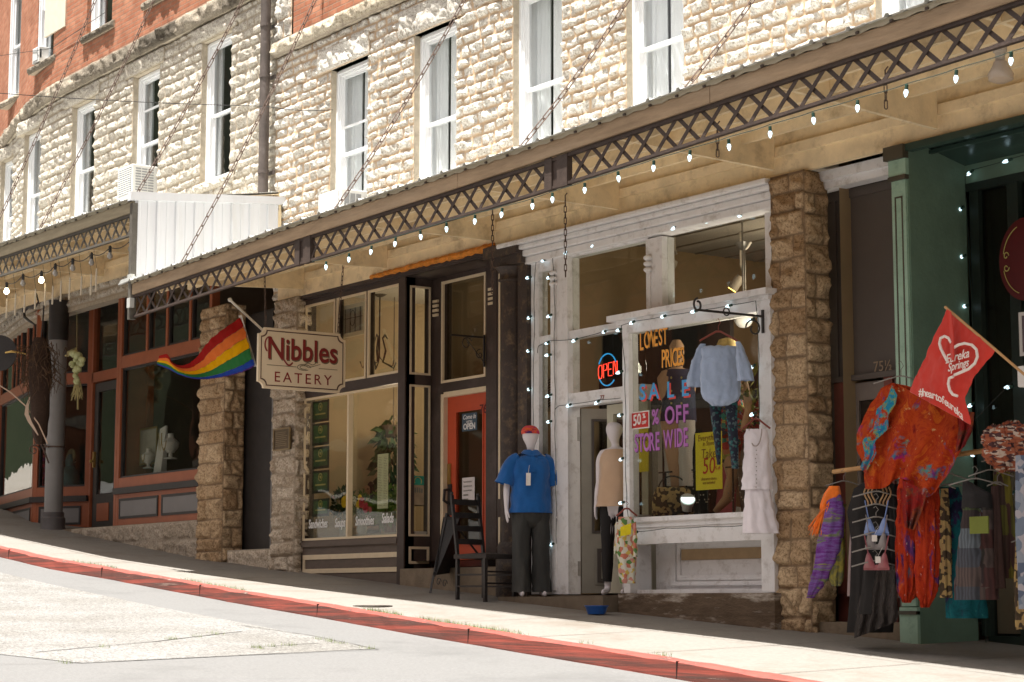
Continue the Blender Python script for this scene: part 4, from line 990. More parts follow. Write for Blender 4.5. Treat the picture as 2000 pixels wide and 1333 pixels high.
# ---- cafe
dbr = M('dark_brown_paint', (.055, .038, .032), .5, .15, 5, .08, 40, .35, stain=(.10, .075, .07), stain_amt=.5); crm = M('cream_trim', (.68, .56, .385), .6, .06, 8)
brn = M('faded_brown_board', (.13, .10, .08), .7, .15, 5, stretch=(1, 1, 4))
tanw = M('cafe_wall', (.42, .33, .215), .9, .08, 1.5); tanc = M('cafe_ceiling', (.50, .47, .42), .9, .05, 2, bump=.2, bscale=3)
sC = thing('shopfront', 'dark brown cafe shopfront with cream outlines and a red door', 'shopfront', (-20, 0, .2))
F = Fr(0, 0)
k = MB()
F.box(k, P2b+.005, -22.38, -.01, .16, .15, 3.80); F.box(k, -20.10, -19.95, -.02, .12, .12, 3.80); F.box(k, -22.38, -20.10, 0, .12, 3.74, 3.80); F.box(k, -22.38, -20.10, .0, .12, 2.55, 2.67)
for x in (-21.60, -20.85): F.box(k, x-.02, x+.02, .01, .10, 2.67, 3.74)
wC = k.build('window', dbr, sC)
k = MB(); F.box(k, -22.38, -20.10, .0, .12, .15, .75); F.box(k, -22.38, -20.10, -.03, .0, .66, .72); k.build('apron', brn, wC)
k = MB()
for a, b_ in ((-22.38, -21.62), (-21.58, -20.87), (-20.83, -20.10)): F.ring(k, a, b_, 2.67, 3.74, .028, -.006, .02)
F.ring(k, -22.38, -20.10, .74, 2.54, .028, -.006, .02); F.box(k, -21.285, -21.245, -.01, .06, .768, 2.512)
F.box(k, -22.34, -20.10, -.012, -.001, .50, .56); F.box(k, -22.34, -20.10, -.014, -.001, .33, .385); F.box(k, -22.34, -22.29, -.012, -.001, .385, .50)
k.build('trim', crm, wC)
pane(F, wC, -22.36, -21.28, .76, 2.52, .05); pane(F, wC, -21.25, -20.12, .76, 2.52, .05)
for a, b_ in ((-22.38, -21.62), (-21.58, -20.87), (-20.83, -20.10)): pane(F, wC, a, b_, 2.67, 3.73, .05, 'transom_pane')
# side light in the entry return
F2 = Fr(-19.97, .0, pi/2); RD = .36
k = MB(); F2.box(k, .0, .05, -.02, .10, .15, 3.8); F2.box(k, RD-.03, RD+.02, -.02, .1, .15, 3.8); F2.box(k, .05, RD-.03, -.02, .1, 2.52, 2.64); F2.box(k, .05, RD-.03, -.02, .1, .15, .74); F2.box(k, .05, RD-.03, -.02, .1, 3.7, 3.8); sl_ = k.build('side_light', dbr, sC)
k = MB(); F2.ring(k, .045, RD-.025, 2.64, 3.7, .024, -.03, -.02); F2.ring(k, .045, RD-.025, .74, 2.52, .024, -.03, -.02); F2.ring(k, .05, RD-.03, .42, .62, .03, -.03, -.02); k.build('trim', crm, sl_)
pane(F2, sl_, .05, RD-.03, .75, 2.52, .04); pane(F2, sl_, .05, RD-.03, 2.65, 3.7, .04, 'transom_pane')
# door wall
DY = .36; F3 = Fr(0, DY)
k = MB(); F3.box(k, -19.96, -19.74, 0, .14, .2, 3.8); F3.box(k, -18.79, -18.60, -.02, .14, .2, 3.8); F3.box(k, -19.74, -18.82, 0, .14, 2.42, 2.53); F3.box(k, -19.74, -18.82, 0, .14, 3.74, 3.8); k.build('door_frame', dbr, sC)
k = MB(); F3.ring(k, -19.74, -18.82, 2.53, 3.74, .03, -.01, .02); F3.box(k, -19.74, -19.68, -.01, .05, .37, 2.40); F3.box(k, -19.68, -18.79, -.01, .05, 2.36, 2.42)
for i in range(4):
    for xx in (-19.90, -18.74): F3.box(k, xx, xx+.10, -.03, -.005, 3.34+i*.055, 3.37+i*.055)
k.build('trim', crm, sC)
pane(F3, sC, -19.72, -18.84, 2.55, 3.72, .06, 'transom_pane')
redp = M('red_door_paint', (.50, .075, .028), .45, .10, 4)
k = MB(); F3.ring(k, -19.68, -18.76, .38, 2.36, .17, .05, .10, wb=.24); F3.ring(k, -19.51, -18.93, .62, 2.19, .02, .04, .055); dC = k.build('door', redp, sC)
pane(F3, dC, -19.5, -18.94, .64, 2.18, .075)
k = MB(); F3.box(k, -19.67, -19.60, .038, .049, 1.34, 1.58); F3.box(k, -19.67, -19.60, .042, .0495, .45, .6); k.build('push_plate', MATS['old_brass'], dC)
k = MB(); k.tube([F3.p(-19.62, .05, 1.28), F3.p(-19.62, -.03, 1.27), F3.p(-19.62, -.04, 1.15), F3.p(-19.62, .05, 1.10)], .018, 8); F3.box(k, -19.66, -19.58, .035, .049, .98, 1.34); k.build('handle', blk, dC, smooth=True)
# entry side wall, threshold, column, beam
k = MB(); k.box(-18.60, -18.52, .30, DY+.14, .1, 3.8); k.build('entry_side', dbr, sC)
k = MB(); k.box(-19.98, -18.0, -.05, 1.0, -.3, .36); k.box(-20.9, -19.99, -.035, .3, -.3, .145); k.build('threshold', MATS['plinth_render'], sC)
k = MB(); k.box(-18.51, -17.46, .30, .4, .0, 3.8); k.build('backing', dbr, sC)
k = MB(); k.box(-18.14, -18.11, .06, .1, 1.1, 3.6); k.box(-18.14, -18.11, .06, .1, .45, .9); k.build('trim', crm, sC)
c2 = thing('column', 'dark brown cast iron column with peeling paint between the cafe and the white shopfront', 'column', (-17.78, 0, .0))
peel = M('peeling_brown', (.05, .036, .030), .55, .2, 5, .3, 40, .35, stain=(.22, .15, .08), stain_amt=.6, stain_scale=9)
k = MB(); k.tube([(-17.80, .02, .62), (-17.80, .02, 3.45)], .14, 20); k.box(-17.62, -17.45, -.05, .1, .0, 3.62); k.build('shaft', peel, c2, smooth=True)
k = MB(); k.lathe((-17.80, .02, .0), [(.19, 0), (.19, .45), (.17, .5), (.18, .56), (.15, .62)], 20); k.build('base', peel, c2, smooth=True)
k = MB(); k.lathe((-17.80, .02, 3.45), [(.14, 0), (.17, .02), (.15, .05), (.15, .10), (.20, .16)], 20); k.box(-18.05, -17.46, -.12, .12, 3.62, 3.72); k.box(-18.10, -17.46, -.18, .12, 3.721, 3.85); k.build('capital', peel, c2, smooth=True)
k = MB(); F.box(k, P2b, -18.11, -.03, .3, 3.80, 3.9); F.box(k, P2b, -18.11, -.07, -.031, 3.82, 3.86); k.build('head_beam', dbr, sC)
k = MB(); k.add([(-19.95, 0.0, 3.795), (-18.5, 0, 3.795), (-18.5, .5, 3.795), (-19.95, .5, 3.795)], [(0, 1, 2, 3)]); k.build('soffit', dbr, sC)
fo_ = thing('foam_strip', 'frayed orange foam strip stuffed between the cafe beam and the awning', 'foam', (-19, -.1, 3.86))
k = MB(); P = []
for i in range(50):
    x = -20.6+2.6*i/49; r = .018+.02*(i/49)+random.uniform(0, .012); P.append((x, -.10+random.uniform(-.008, .008), 3.872+random.uniform(-.008, .008), r))
k.tube([p[:3] for p in P], [p[3] for p in P], 7); k.build('foam', M('orange_foam', (.62, .22, .03), .95, .35, 12, .6, 40), fo_)
k = MB(); k.box(-19.88, -18.58, DY+.75, DY+.78, .46, 2.35); k.build('door_shade_sheet', M('door_shade_dark', (.035, .028, .022), .9, .2), sC)  # added dark sheet standing for the unlit interior behind the door glass
rC = room(sC, -22.43, -18.0, .14, 4.6, .45, 3.92, tanw, tanc, flo)
k = MB(); k.box(-19.94, -19.90, DY+.15, 1.6, .46, 3.9); k.build('vestibule_wall', tanw, sC)

# ---- white clothing shop
wht = M('chipped_white_paint', (.76, .75, .75), .55, .05, 6, .12, 30, .35, stain=(.36, .32, .28), stain_amt=.55, stain_scale=7)
wht2 = M('cream_door_paint', (.50, .47, .36), .6, .06, 5)
sW = thing('shopfront', 'white clothing shopfront with a projecting display window and an open door', 'shopfront', (-15.5, 0, .05))
F = Fr(0, 0); k = MB()
F.box(k, -17.44, -17.30, 0, .12, .06, 3.60); F.box(k, -17.06, -16.76, -.02, .14, .06, 3.60); F.box(k, -15.45, -15.20, -.02, .14, 2.80, 3.58); F.box(k, -13.72, -13.62, 0, .12, 2.8, 3.58)
F.box(k, -17.30, -17.06, .01, .12, 2.72, 2.80); F.box(k, -17.30, -17.06, .01, .12, 3.50, 3.60); F.box(k, -17.30, -17.06, .01, .12, .06, .95)
F.box(k, -16.76, -13.62, .0, .14, 2.72, 2.80); F.box(k, -16.76, -15.55, .0, .14, 2.0, 2.14); F.box(k, -16.76, -15.45, .01, .14, 3.585, 3.6)
F.ring(k, -17.27, -17.09, .35, .85, .02, -.01, .009)
fW = k.build('frame', wht, sW)
k = MB(); F.box(k, -17.48, P3a-.0, -.06, .14, 3.60, 3.68); F.box(k, -17.60, P3a, -.10, .14, 3.683, 3.75); F.box(k, -17.72, P3a, -.15, .14, 3.753, 3.80); F.box(k, -17.82, P3a, -.20, .14, 3.803, 3.855); k.build('cornice', wht, sW, bevel=.012)
k = MB()
for i in range(3):
    k.lathe((-16.99, -.03, 3.30+i*.06), [(.03, 0), (.05, .02), (.05, .035), (.03, .05)], 10); k.lathe((-15.40, -.03, 3.24+i*.06), [(.03, 0), (.05, .02), (.05, .035), (.03, .05)], 10)
k.box(-17.02, -16.96, -.035, -.02, .1, 3.3); k.box(-15.43, -15.37, -.035, -.02, 2.8, 3.24); k.build('moulding', wht, sW)
pane(F, fW, -17.30, -17.06, .95, 2.72); pane(F, fW, -17.30, -17.06, 2.8, 3.5); pane(F, fW, -16.76, -15.45, 2.8, 3.585); pane(F, fW, -15.20, -13.72, 2.8, 3.58); pane(F, fW, -16.76, -15.55, 2.14, 2.72)
# display bay
BY = -.18; FB = Fr(0, BY)
bx0, bx1 = at(1217, 900, BY).x, at(1509, 900, BY).x
k = MB(); FB.box(k, bx0, bx0+.10, 0, .12, .07, 2.72); FB.box(k, bx1-.17, bx1, 0, .12, .07, 2.72); FB.box(k, bx0+.10, bx1-.17, .0, .12, 2.63, 2.72)
FB.box(k, bx0+.10, bx1-.17, .0, .12, .70, .80); FB.box(k, bx0+.10, bx1-.17, .015, .12, .54, .698); FB.box(k, bx0-.0, bx1, -.03, .0, .755, .80)
FB.box(k, bx0, bx1, .12, .5, 2.70, 2.72); FB.box(k, bx0-.05, bx1+.02, -.04, .5, 2.72, 2.76); FB.box(k, bx0-.14, bx1+.04, -.09, .5, 2.762, 2.82)
FB.box(k, bx0, bx0+.06, .12, .30, .07, .54); FB.box(k, bx0, bx0+.04, .12, .30, .8, .84)
bay = k.build('display_bay', wht, sW)
pane(FB, bay, bx0+.10, bx1-.17, .80, 2.63, .05); F6 = Fr(bx0+.03, BY+.12, pi/2); pane(F6, bay, 0, .30, .84, 2.70, .0, 'side_pane')
k = MB(); F7 = Fr(0, .15); F7.box(k, bx0+.06, bx1, .03, .08, .07, .72); F7.ring(k, bx0+.35, bx1-.1, .14, .60, .04, -.005, .028); F7.ring(k, bx0+.40, bx1-.15, .19, .55, .05, .012, .028); F7.box(k, bx0+.46, bx1-.2, .016, .028, .34, .38); F7.box(k, bx0+.05, bx1-.02, -.25, .03, .065, .10)
k.build('lower_panel', wht, bay); k = MB(); F7.box(k, bx0+.46, bx1-.21, .02, .029, .385, .49); k.build('unpainted_strip', M('bare_wood', (.42, .30, .17), .7, .1), bay)
k = MB(); k.box(bx0+.04, bx1-.02, BY+.13, 1.3, .74, .80); k.build('display_floor', M('display_floor', (.16, .05, .045), .9, .5, 25), bay)
stn = M('stained_concrete', (.14, .10, .068), .95, .3, 6, .5, 40, .15, stain=(.58, .52, .45), stain_amt=1.0, stain_scale=1.7, stretch=(1, 1, 4.5))
k = MB(); k.box(bx0-.02, bx1+.06, BY-.06, .5, -.5, .065); k.build('base', stn, sW)
k = MB(); k.box(-17.45, bx0-.03, -.04, 1.5, -.4, .05); k.box(-17.46, bx0-.03, -.42, -.041, -.4, .035); k.build('step', M('step_concrete', (.15, .115, .08), .95, .2, 5, .3), sW)
# doors
k = MB(); FDo = Fr(-16.74, .14, radians(62)); FDo.ring(k, 0, .86, .07, 1.99, .11, 0, .045, wb=.62); FDo.box(k, .14, .72, -.012, -.0, .16, .55); dW = k.build('door', M('grey_door_paint', (.25, .235, .20), .6, .1, 4), sW); pane(FDo, dW, .11, .75, .69, 1.88, .02)
k = MB(); FDo.ring(k, .16, .70, .18, .53, .04, -.022, -.013); FDo.ring(k, .11, .75, .69, 1.88, .025, -.01, .0); k.build('trim', M('door_trim_dark', (.06, .05, .045), .6, .1), dW)
k = MB(); FDo.box(k, -.05, -.01, .0, .03, .25, .40); FDo.box(k, -.05, -.01, .0, .03, 1.65, 1.9); k.build('hinge', M('old_steel', (.35, .33, .30), .4, .2, metal=.7), dW)
dx0 = at(1186, 900, .14).x
k = MB(); FE = Fr(dx0, .14); FE.ring(k, 0, .66, .07, 1.99, .10, 0, .045, wb=.45); FE.box(k, .1, .56, .0, .045, .52, .6); dW2 = k.build('door', wht2, sW); pane(FE, dW2, .10, .56, .5, 1.9, .02)
ceilb = M('clothing_ceiling', (.36, .33, .29), .9, .06, 2, bump=.3, bscale=4); wallb = M('clothing_wall', (.33, .235, .13), .9, .1, 1.5)
rW = room(sW, -17.42, -12.9, .16, 5.6, .06, 3.95, wallb, ceilb, flo)
k = MB(); k.box(-17.4, -15.3, .95, 1.0, 2.06, 2.95); k.build('pane_shade_sheet', M('pane_shade_sheet', (.022, .018, .015), .9, .2), sW)  # added dark sheet standing for shade behind the OPEN pane, no real header
k = MB(); k.box(-17.35, -13.0, 2.6, 2.66, .07, 2.55); k.box(-17.41, -17.36, .9, 2.6, .07, 2.55); k.build('partition', M('dark_partition', (.035, .027, .022), .9, .1), sW)
k = MB()
for i in range(11): k.box(-17.41, -12.95, .5+i*.45, .515+i*.45, 3.935, 3.948)
k.build('ceiling_seams', M('seam_dark', (.22, .19, .15), .9, .1), sW)
text('house_number', '77', sW, (at(1176, 778, -.003).x, -.004, at(1176, 778, 0).z), .075, M('number_red', (.28, .05, .03), .5, .1))

# ---- doorway with the dark panel
t = thing('doorway', 'narrow doorway under a tall dark brown panel between the stone pier and the green column', 'doorway', (-12.75, .3, -.2)); F = Fr(0, .28)
dpn = M('dark_brown_panel', (.095, .078, .067), .6, .06, 2.5, .1, 80); x0, x1 = -13.3, -11.95
k = MB(); F.box(k, x0, x1, .02, .08, 1.98, 3.86); F.box(k, -13.12, -13.08, .0, .02, 2.0, 3.62); F.box(k, x0, x1, -.0, .02, 3.62, 3.70); F.box(k, x0, x1, -.02, .02, 1.95, 2.0); F.box(k, x0, -13.141, .01, .08, -.3, 1.949); k.build('panel', dpn, t)
rb_ = M('redbrown_frame', (.16, .045, .032), .5, .15)
k = MB(); F.box(k, -13.14, -13.02, .0, .08, -.2, 1.95); F.box(k, -12.52, -12.42, .0, .08, -.2, 1.95); k.build('door_frame', rb_, t)
k = MB(); F.ring(k, -13.02, -12.3, -.15, 1.93, .16, .03, .07, wb=.4); dd = k.build('door', M('taupe_door', (.17, .14, .12), .6, .1), t)
k = MB(); F.box(k, -12.9, -12.4, .05, .06, .2, 1.8); k.build('dark_glass', M('dark_glass', (.03, .022, .018), .12, .1), dd)
k = MB(); k.ball((-12.95, .27, .95), .035); k.build('handle', blk, dd)
k = MB(); k.box(-13.3, -11.9, -.05, .9, -.8, -.19); k.build('step', MATS['plinth_render'], t)
text('house_number', '75\u00bd', t, (at(1726, 716, .27).x, .262, at(1726, 716, .27).z), .13, M('number_bronze', (.28, .2, .13), .5, .1))
wc = MB(); Fr(0, .10).box(wc, P3a+.02, -12.12, 0, .15, 3.70, 3.86); Fr(0, .05).box(wc, P3a+.1, -12.12, 0, .05, 3.77, 3.855); wc.build('cornice', wht, t)

# ---- green shop
grn = M('green_paint', (.14, .22, .16), .6, .12, 3, .25, 25, .3); lgr = M('light_green_paint', (.32, .48, .37), .55, .08, 5, stain=(.10, .18, .13), stain_amt=.35, stain_scale=12); dgr = M('dark_green', (.018, .028, .022), .45, .2)
sG = thing('shopfront', 'green painted shopfront at the right edge with dark glazing', 'shopfront', (-11.5, 0, -.4))
k = MB(); k.box(-11.99, -11.80, -.10, .60, -.45, 3.86); k.build('side_pier', grn, sG)
k = MB(); F = Fr(0, -.12); F.box(k, -11.98, -11.82, -.006, .02, -.05, 3.56); F.box(k, -12.0, -11.80, -.02, .02, 3.60, 3.74); F.box(k, -12.0, -11.80, -.014, .02, -.36, -.06); k.build('pilaster', lgr, sG)
k = MB(); F.box(k, -12.0, -11.80, -.03, .02, 3.562, 3.598); F.box(k, -12.0, -11.80, -.03, .02, .02, .05); F.box(k, -12.0, -11.80, -.03, .02, -.12, -.09); F.ring(k, -11.945, -11.855, .15, 3.42, .014, -.010, .0); F.box(k, -12.03, -11.8, -.05, .02, 3.742, 3.86); k.build('pilaster_trim', M('bronze_green', (.07, .06, .04), .5, .1), sG)
k = MB(); k.box(-12.03, -11.75, -.14, .62, -.6, -.36); k.build('footing', rock_plain, sG)
F = Fr(0, .6); k = MB(); F.box(k, -11.80, -6.5, 0, .08, 3.60, 3.76); k.build('lintel_board', grn, sG)
k = MB(); k.add([(-11.80, -.05, 3.90), (-6.5, -.05, 3.90), (-6.5, .6, 3.76), (-11.80, .6, 3.76)], [(0, 1, 2, 3)]); k.box(-11.8, -6.5, -.14, -.05, 3.80, 3.86); k.box(-11.8, -6.5, .15, .19, 3.81, 3.84); k.build('soffit', M('gloss_dark_green', (.03, .055, .045), .25, .1), sG)
k = MB(); F.box(k, -11.80, -6.5, .0, .1, 3.53, 3.598)
for a, w in ((-11.78, .10), (-11.36, .12), (-10.9, .1), (-10.2, .12), (-9.4, .1), (-8.5, .1)): F.box(k, a, a+w, .02, .1, -.3, 3.53)
F.box(k, -11.7, -6.5, .01, .1, -.42, -.30); k.build('frame', dgr, sG)
pane(F, sG, -11.68, -6.6, -.3, 3.53, .07)
k = MB(); F.box(k, -11.66, -11.38, .085, .1, -.28, 1.15); F.box(k, -11.22, -10.92, .085, .1, -.28, 1.15); F.box(k, -10.78, -9.0, .085, .1, -.28, .9); k.build('cellular_blind', M('beige_blind', (.27, .20, .15), .8, .05, 60), sG)
k = MB(); k.box(-11.2, -10.9, 1.0, 1.5, 1.1, 1.75); k.build('cupboard', M('cream_cupboard', (.30, .26, .18), .7, .1), sG)
room(sG, -11.78, -6.5, .72, 4, -.35, 3.9, M('very_dark_wall', (.05, .035, .025), .9, .2), ceil_d, flo)
F = None
# point lights inside; some stand for lit lamps, others are added fill
def lamp(x, y, z, e, col=(1, .8, .55), r=.12):
    l = bpy.data.lights.new('room_lamp_or_fill', 'POINT'); l.energy = e; l.color = col; l.shadow_soft_size = r; o = bpy.data.objects.new('room_lamp_or_fill', l); COL.objects.link(o); o.location = (x, y, z); return o
# ================================================================ things: helpers
RV = Vector((RX, RY, 0)); FV = Vector((VX, VY, 0))
def depth_of(p): q = Vector(p)-Vector((0, -DIST, 0)); return q.dot(Vector((VX*cos(TH), VY*cos(TH), sin(TH))))
def ring(c, w, d, n=32, folds=6, amp=0.0, ph=0.0, U=RV, V=FV, pw=1.0):
    R = []
    for j in range(n):
        t = 2*pi*j/n; r = 1+amp*sin(folds*t+ph)/max(w, d)*2; cc, ss = cos(t), sin(t)
        R.append(Vector(c)+U*(w/2*r*cc)+V*(d/2*(1+amp/max(d, .02)*sin(folds*t+ph))*ss))
    return R
def hang(mb, Y, rows, th=.06, folds=7, amp=.006, n=40, m=0, ph=0.0, cap=False):
    """a hanging garment, front towards the viewer: rows of (survey y, left x, right x, thickness)"""
    R = []
    rr = []
    for a, b in zip(rows[:-1], rows[1:]):
        for i in range(3):
            f = i/3; rr.append(tuple(a[q]+(b[q]-a[q])*f for q in range(3))+((a[3] if len(a) > 3 else th)*(1-f)+(b[3] if len(b) > 3 else th)*f,))
    l = rows[-1]; rr.append((l[0], l[1], l[2], l[3] if len(l) > 3 else th))
    for i, (py, a, b, t_) in enumerate(rr):
        c = at((a+b)/2, py, Y); k = depth_of(c)/FPX; u = i/(len(rr)-1)
        R.append(ring(c, (b-a)*k, t_, n, folds, amp*(.3+u*1.2), ph+.5*sin(u*3)))
    mb.rings(R, True, cap, m); return mb
def gsheet(mb, L, R, Y, nu=24, nv=24, amp=.02, waves=3.0, m=0, bottom=None, t=.004, tilt=0.0):
    """cloth spanned between a left and a right outline, both lists of survey points"""
    def samp(C, v):
        f = v*(len(C)-1); i = min(int(f), len(C)-2); g = f-i; return (C[i][0]+(C[i+1][0]-C[i][0])*g, C[i][1]+(C[i+1][1]-C[i][1])*g)
    P = []
    for i in range(nv+1):
        v = i/nv; l = samp(L, v); r = samp(R, v); row = []
        for j in range(nu+1):
            u = j/nu; px = l[0]+(r[0]-l[0])*u; py = l[1]+(r[1]-l[1])*u+(bottom(u)*v**3 if bottom else 0)
            row.append(at(px, py, Y+amp*sin(waves*2*pi*u+v*2.2)*(.35+.65*v)+tilt*v))
        P.append(row)
    mb.sheet(P, t, m); return P
def skin_body(name, J, E, mat, parent, sub=2):
    """J: {key: (point, rx, ry)}; one continuous skinned surface"""
    keys = list(J); me = bpy.data.meshes.new(name); o0 = woff(parent)
    me.from_pydata([tuple(Vector(J[k][0])-o0) for k in keys], [(keys.index(a), keys.index(b)) for a, b in E], [])
    o = bpy.data.objects.new(name+'_tmp', me); COL.objects.link(o)
    md = o.modifiers.new('s', 'SKIN'); md.use_smooth_shade = True
    bpy.context.view_layer.update()
    sv = me.skin_vertices[0].data
    for i, k in enumerate(keys): sv[i].radius = (J[k][1], J[k][2]); sv[i].use_root = (k == keys[0])
    ms = o.modifiers.new('d', 'SUBSURF'); ms.levels = sub; ms.render_levels = sub
    bpy.context.view_layer.update()
    m2 = bpy.data.meshes.new_from_object(o.evaluated_get(bpy.context.evaluated_depsgraph_get())); bpy.data.objects.remove(o)
    m2.name = name; m2.materials.clear(); r = link(name, m2, mat, parent, None, True); return r
def figure(parent, base_p, face, H=1.74, mat=None, armd=.0, head_turn=0.0, sitting=False, hands=True, arms=True, head=True, low=0.0, slim=1.0, hair=None):
    """a faceless shop mannequin standing; face = direction (x, y) it looks"""
    f = Vector((face[0], face[1], 0)).normalized(); l = Vector((-f.y, f.x, 0)); B = Vector(base_p); s = H/1.74
    def P(a, b, z): return B+(l*a*slim+f*b+Vector((0, 0, z)))*s
    J = {}; E = []
    def add(k, p, r, prev=None, r2=None): J[k] = (p, r*s, (r2 or r)*s); (E.append((prev, k)) if prev else None)
    add('pelvis', P(0, 0, .93), .13, None, .10); add('waist', P(0, .0, 1.06), .115, 'pelvis', .085); add('chest', P(0, .0, 1.26), .145, 'waist', .10); add('upper', P(0, -.01, 1.40), .11, 'chest', .075)
    add('neck', P(0, -.005, 1.475), .046, 'upper'); add('neck2', P(0, .002, 1.525), .038, 'neck')
    if head:
        hl = head_turn
        add('jaw', P(hl*.3, .028, 1.575), .060, 'neck2', .066); add('face', P(hl*.3, .024, 1.63), .090, 'jaw', .100); add('brow', P(hl*.25, .012, 1.685), .094, 'face', .106); add('crown', P(0, .0, 1.73), .066, 'brow', .074)
    for sd, g in (('L', 1), ('R', -1)):
        add('sh'+sd, P(.155*g, -.01, 1.415), .055, 'upper')
        if arms:
            add('de'+sd, P(.195*g, -.01, 1.37), .05, 'sh'+sd); add('el'+sd, P((.245+armd)*g, -.03, 1.13), .036, 'de'+sd); add('fa'+sd, P((.255+armd)*g, .0, 1.04), .034, 'el'+sd); add('wr'+sd, P((.262+armd)*g, .03, .90), .022, 'fa'+sd)
            add('pa'+sd, P((.262+armd)*g, .04, .855), .022, 'wr'+sd, .034)
            if hands:
                for q, (dx, ln) in enumerate(((-.022, .058), (-.008, .066), (.007, .062), (.021, .05))):
                    add('f%s%d' % (sd, q), P((.262+armd)*g, .045+dx, .818), .0095, 'pa'+sd); add('g%s%d' % (sd, q), P((.258+armd)*g, .05+dx*1.1, .818-ln*.55), .0085, 'f%s%d' % (sd, q)); add('h%s%d' % (sd, q), P((.250+armd)*g, .052+dx*1.1, .818-ln), .0065, 'g%s%d' % (sd, q))
                add('t1'+sd, P((.255+armd)*g, .075, .852), .010, 'pa'+sd); add('t2'+sd, P((.25+armd)*g, .092, .820), .0085, 't1'+sd); add('t3'+sd, P((.246+armd)*g, .096, .797), .0065, 't2'+sd)
        add('hp'+sd, P(.09*g, .0, .87), .10, 'pelvis'); add('th'+sd, P(.10*g, .01, .70), .082, 'hp'+sd); add('kn'+sd, P(.105*g, .015, .48), .056, 'th'+sd); add('ca'+sd, P(.108*g, .0, .34), .055, 'kn'+sd)
        add('an'+sd, P(.11*g, -.01, .09), .034, 'ca'+sd); add('he'+sd, P(.11*g, .0, .045), .034, 'an'+sd); add('to'+sd, P(.12*g, .14, .022), .030, 'he'+sd, .02)
    return skin_body('body', J, E, mat, parent), P
mann = M('mannequin_white', (.66, .62, .64), .55, .03, 4); skin_t = M('mannequin_tan', (.50, .30, .17), .5, .04, 4)
def tube_cloth(mb, P, path, rad, n=18, folds=5, amp=.05, m=0):
    pts = [P(*p) for p in path]; R = []
    a = None
    for i, p in enumerate(pts):
        d = (pts[min(i+1, len(pts)-1)]-pts[max(i-1, 0)]).normalized(); u = Vector((RX, RY, 0)); a = (u-d*u.dot(d)).normalized(); b = d.cross(a); r = rad[i]
        r = r if isinstance(r, tuple) else (r, r)
        R.append([p+(a*cos(2*pi*j/n)*r[0]+b*sin(2*pi*j/n)*r[1])*(1+amp*sin(folds*2*pi*j/n+i*.9)) for j in range(n)])
    mb.rings(R, True, False, m)

# ================================================================ lights on wires
sock = M('bulb_socket_green', (.015, .05, .035), .5, .1); glow = emis('cool_white_bulb', (.62, .86, .95), .85)
k = MB(); k.lathe((0, 0, -.035), [(.011, 0), (.013, .009), (.013, .038), (.006, .042)], 8, 1); k.lathe((0, 0, -.090), [(.002, 0), (.010, .012), (.0155, .029), (.0165, .04), (.011, .055)], 10, 0)
proto_bulb = k.build('bulb', [glow, sock], None, (0, 0, 0), smooth=True)
wire_g = M('wire_dark_green', (.02, .04, .03), .6, .1)
first_bulb = [proto_bulb]
def light_string(label, pts, Y, paths, rotf=None, group='strings of small cool white bulbs'):
    base_ = at(pts[0][0], pts[0][1], Y)
    t = thing('string_lights', label, 'string lights', base_, group)
    for i, (px, py) in enumerate(pts):
        p = at(px, py, Y) if not isinstance(Y, (list,)) else at(px, py, Y[i])
        rot = rotf(i) if rotf else (random.uniform(-.12, .12), random.uniform(-.12, .12), 0)
        if first_bulb: b = first_bulb.pop(); b.parent = t; b.location = p-Vector(t.location); b.rotation_euler = rot
        else: inst(proto_bulb, t, p, rot, 'bulb')
    for pa in paths:
        P = []
        for a, b in zip(pa[:-1], pa[1:]):
            a3, b3 = at(a[0], a[1], Y), at(b[0], b[1], Y); n = max(3, int((b3-a3).length/.08))
            sg = .012*min(1, (b3-a3).length)
            for i in range(n): P.append(a3.lerp(b3, i/n)-Vector((0, .006*sin(i), sg*sin(pi*i/n))))
        P.append(at(pa[-1][0], pa[-1][1], Y)); k = MB(); k.tube(P, .0035, 5); k.build('wire', wire_g, t)
    return t
ax = [637, 682, 726, 773, 821, 872, 928, 981, 1040, 1079, 1142, 1207, 1277, 1348, 1423, 1504, 1588, 1675, 1771, 1868, 1975]
ayk = [(637, 514), (726, 485), (872, 440), (1040, 396), (1142, 361), (1277, 319), (1423, 276), (1588, 226), (1771, 172), (1975, 109)]
ay = [float(np.interp(x, [q[0] for q in ayk], [q[1] for q in ayk])) for x in ax]
light_string('long string of cool white bulbs hanging along the lower edge of the long awning truss', [(x, y-4+random.uniform(-2, 2)) for x, y in zip(ax, ay)], -2.13, [[(610, 511)]+[(x, y-8) for x, y in zip(ax, ay)]+[(2060, 76)]])
sl = [(1037, 541), (1037, 618), (1036, 683), (1036, 759)]; sl2 = [(1076, 540), (1077, 615), (1076, 693), (1077, 771), (1077, 823), (1081, 1062)]
hz = lambda i: (0, radians(78)+random.uniform(-.15, .15), radians(random.uniform(-15, 15)))
light_string('string of cool white bulbs framing the narrow side light of the white shopfront', sl+sl2+[(1066, 507)], -.045, [[(1066, 507), (1047, 512), (1044, 560), (1043, 690), (1042, 760), (1042, 830)], [(1066, 507), (1079, 498), (1083, 540), (1083, 693), (1084, 823), (1087, 1062)]], hz)
light_string('string of cool white bulbs under the cornice of the white shopfront', [(1113, 492), (1165, 478), (1222, 464), (1261, 449), (1324, 442), (1386, 429), (1450, 417)], -.045, [[(1079, 498), (1113, 490), (1165, 478), (1222, 463), (1261, 448), (1324, 441), (1386, 428), (1450, 416), (1492, 408)]], hz)
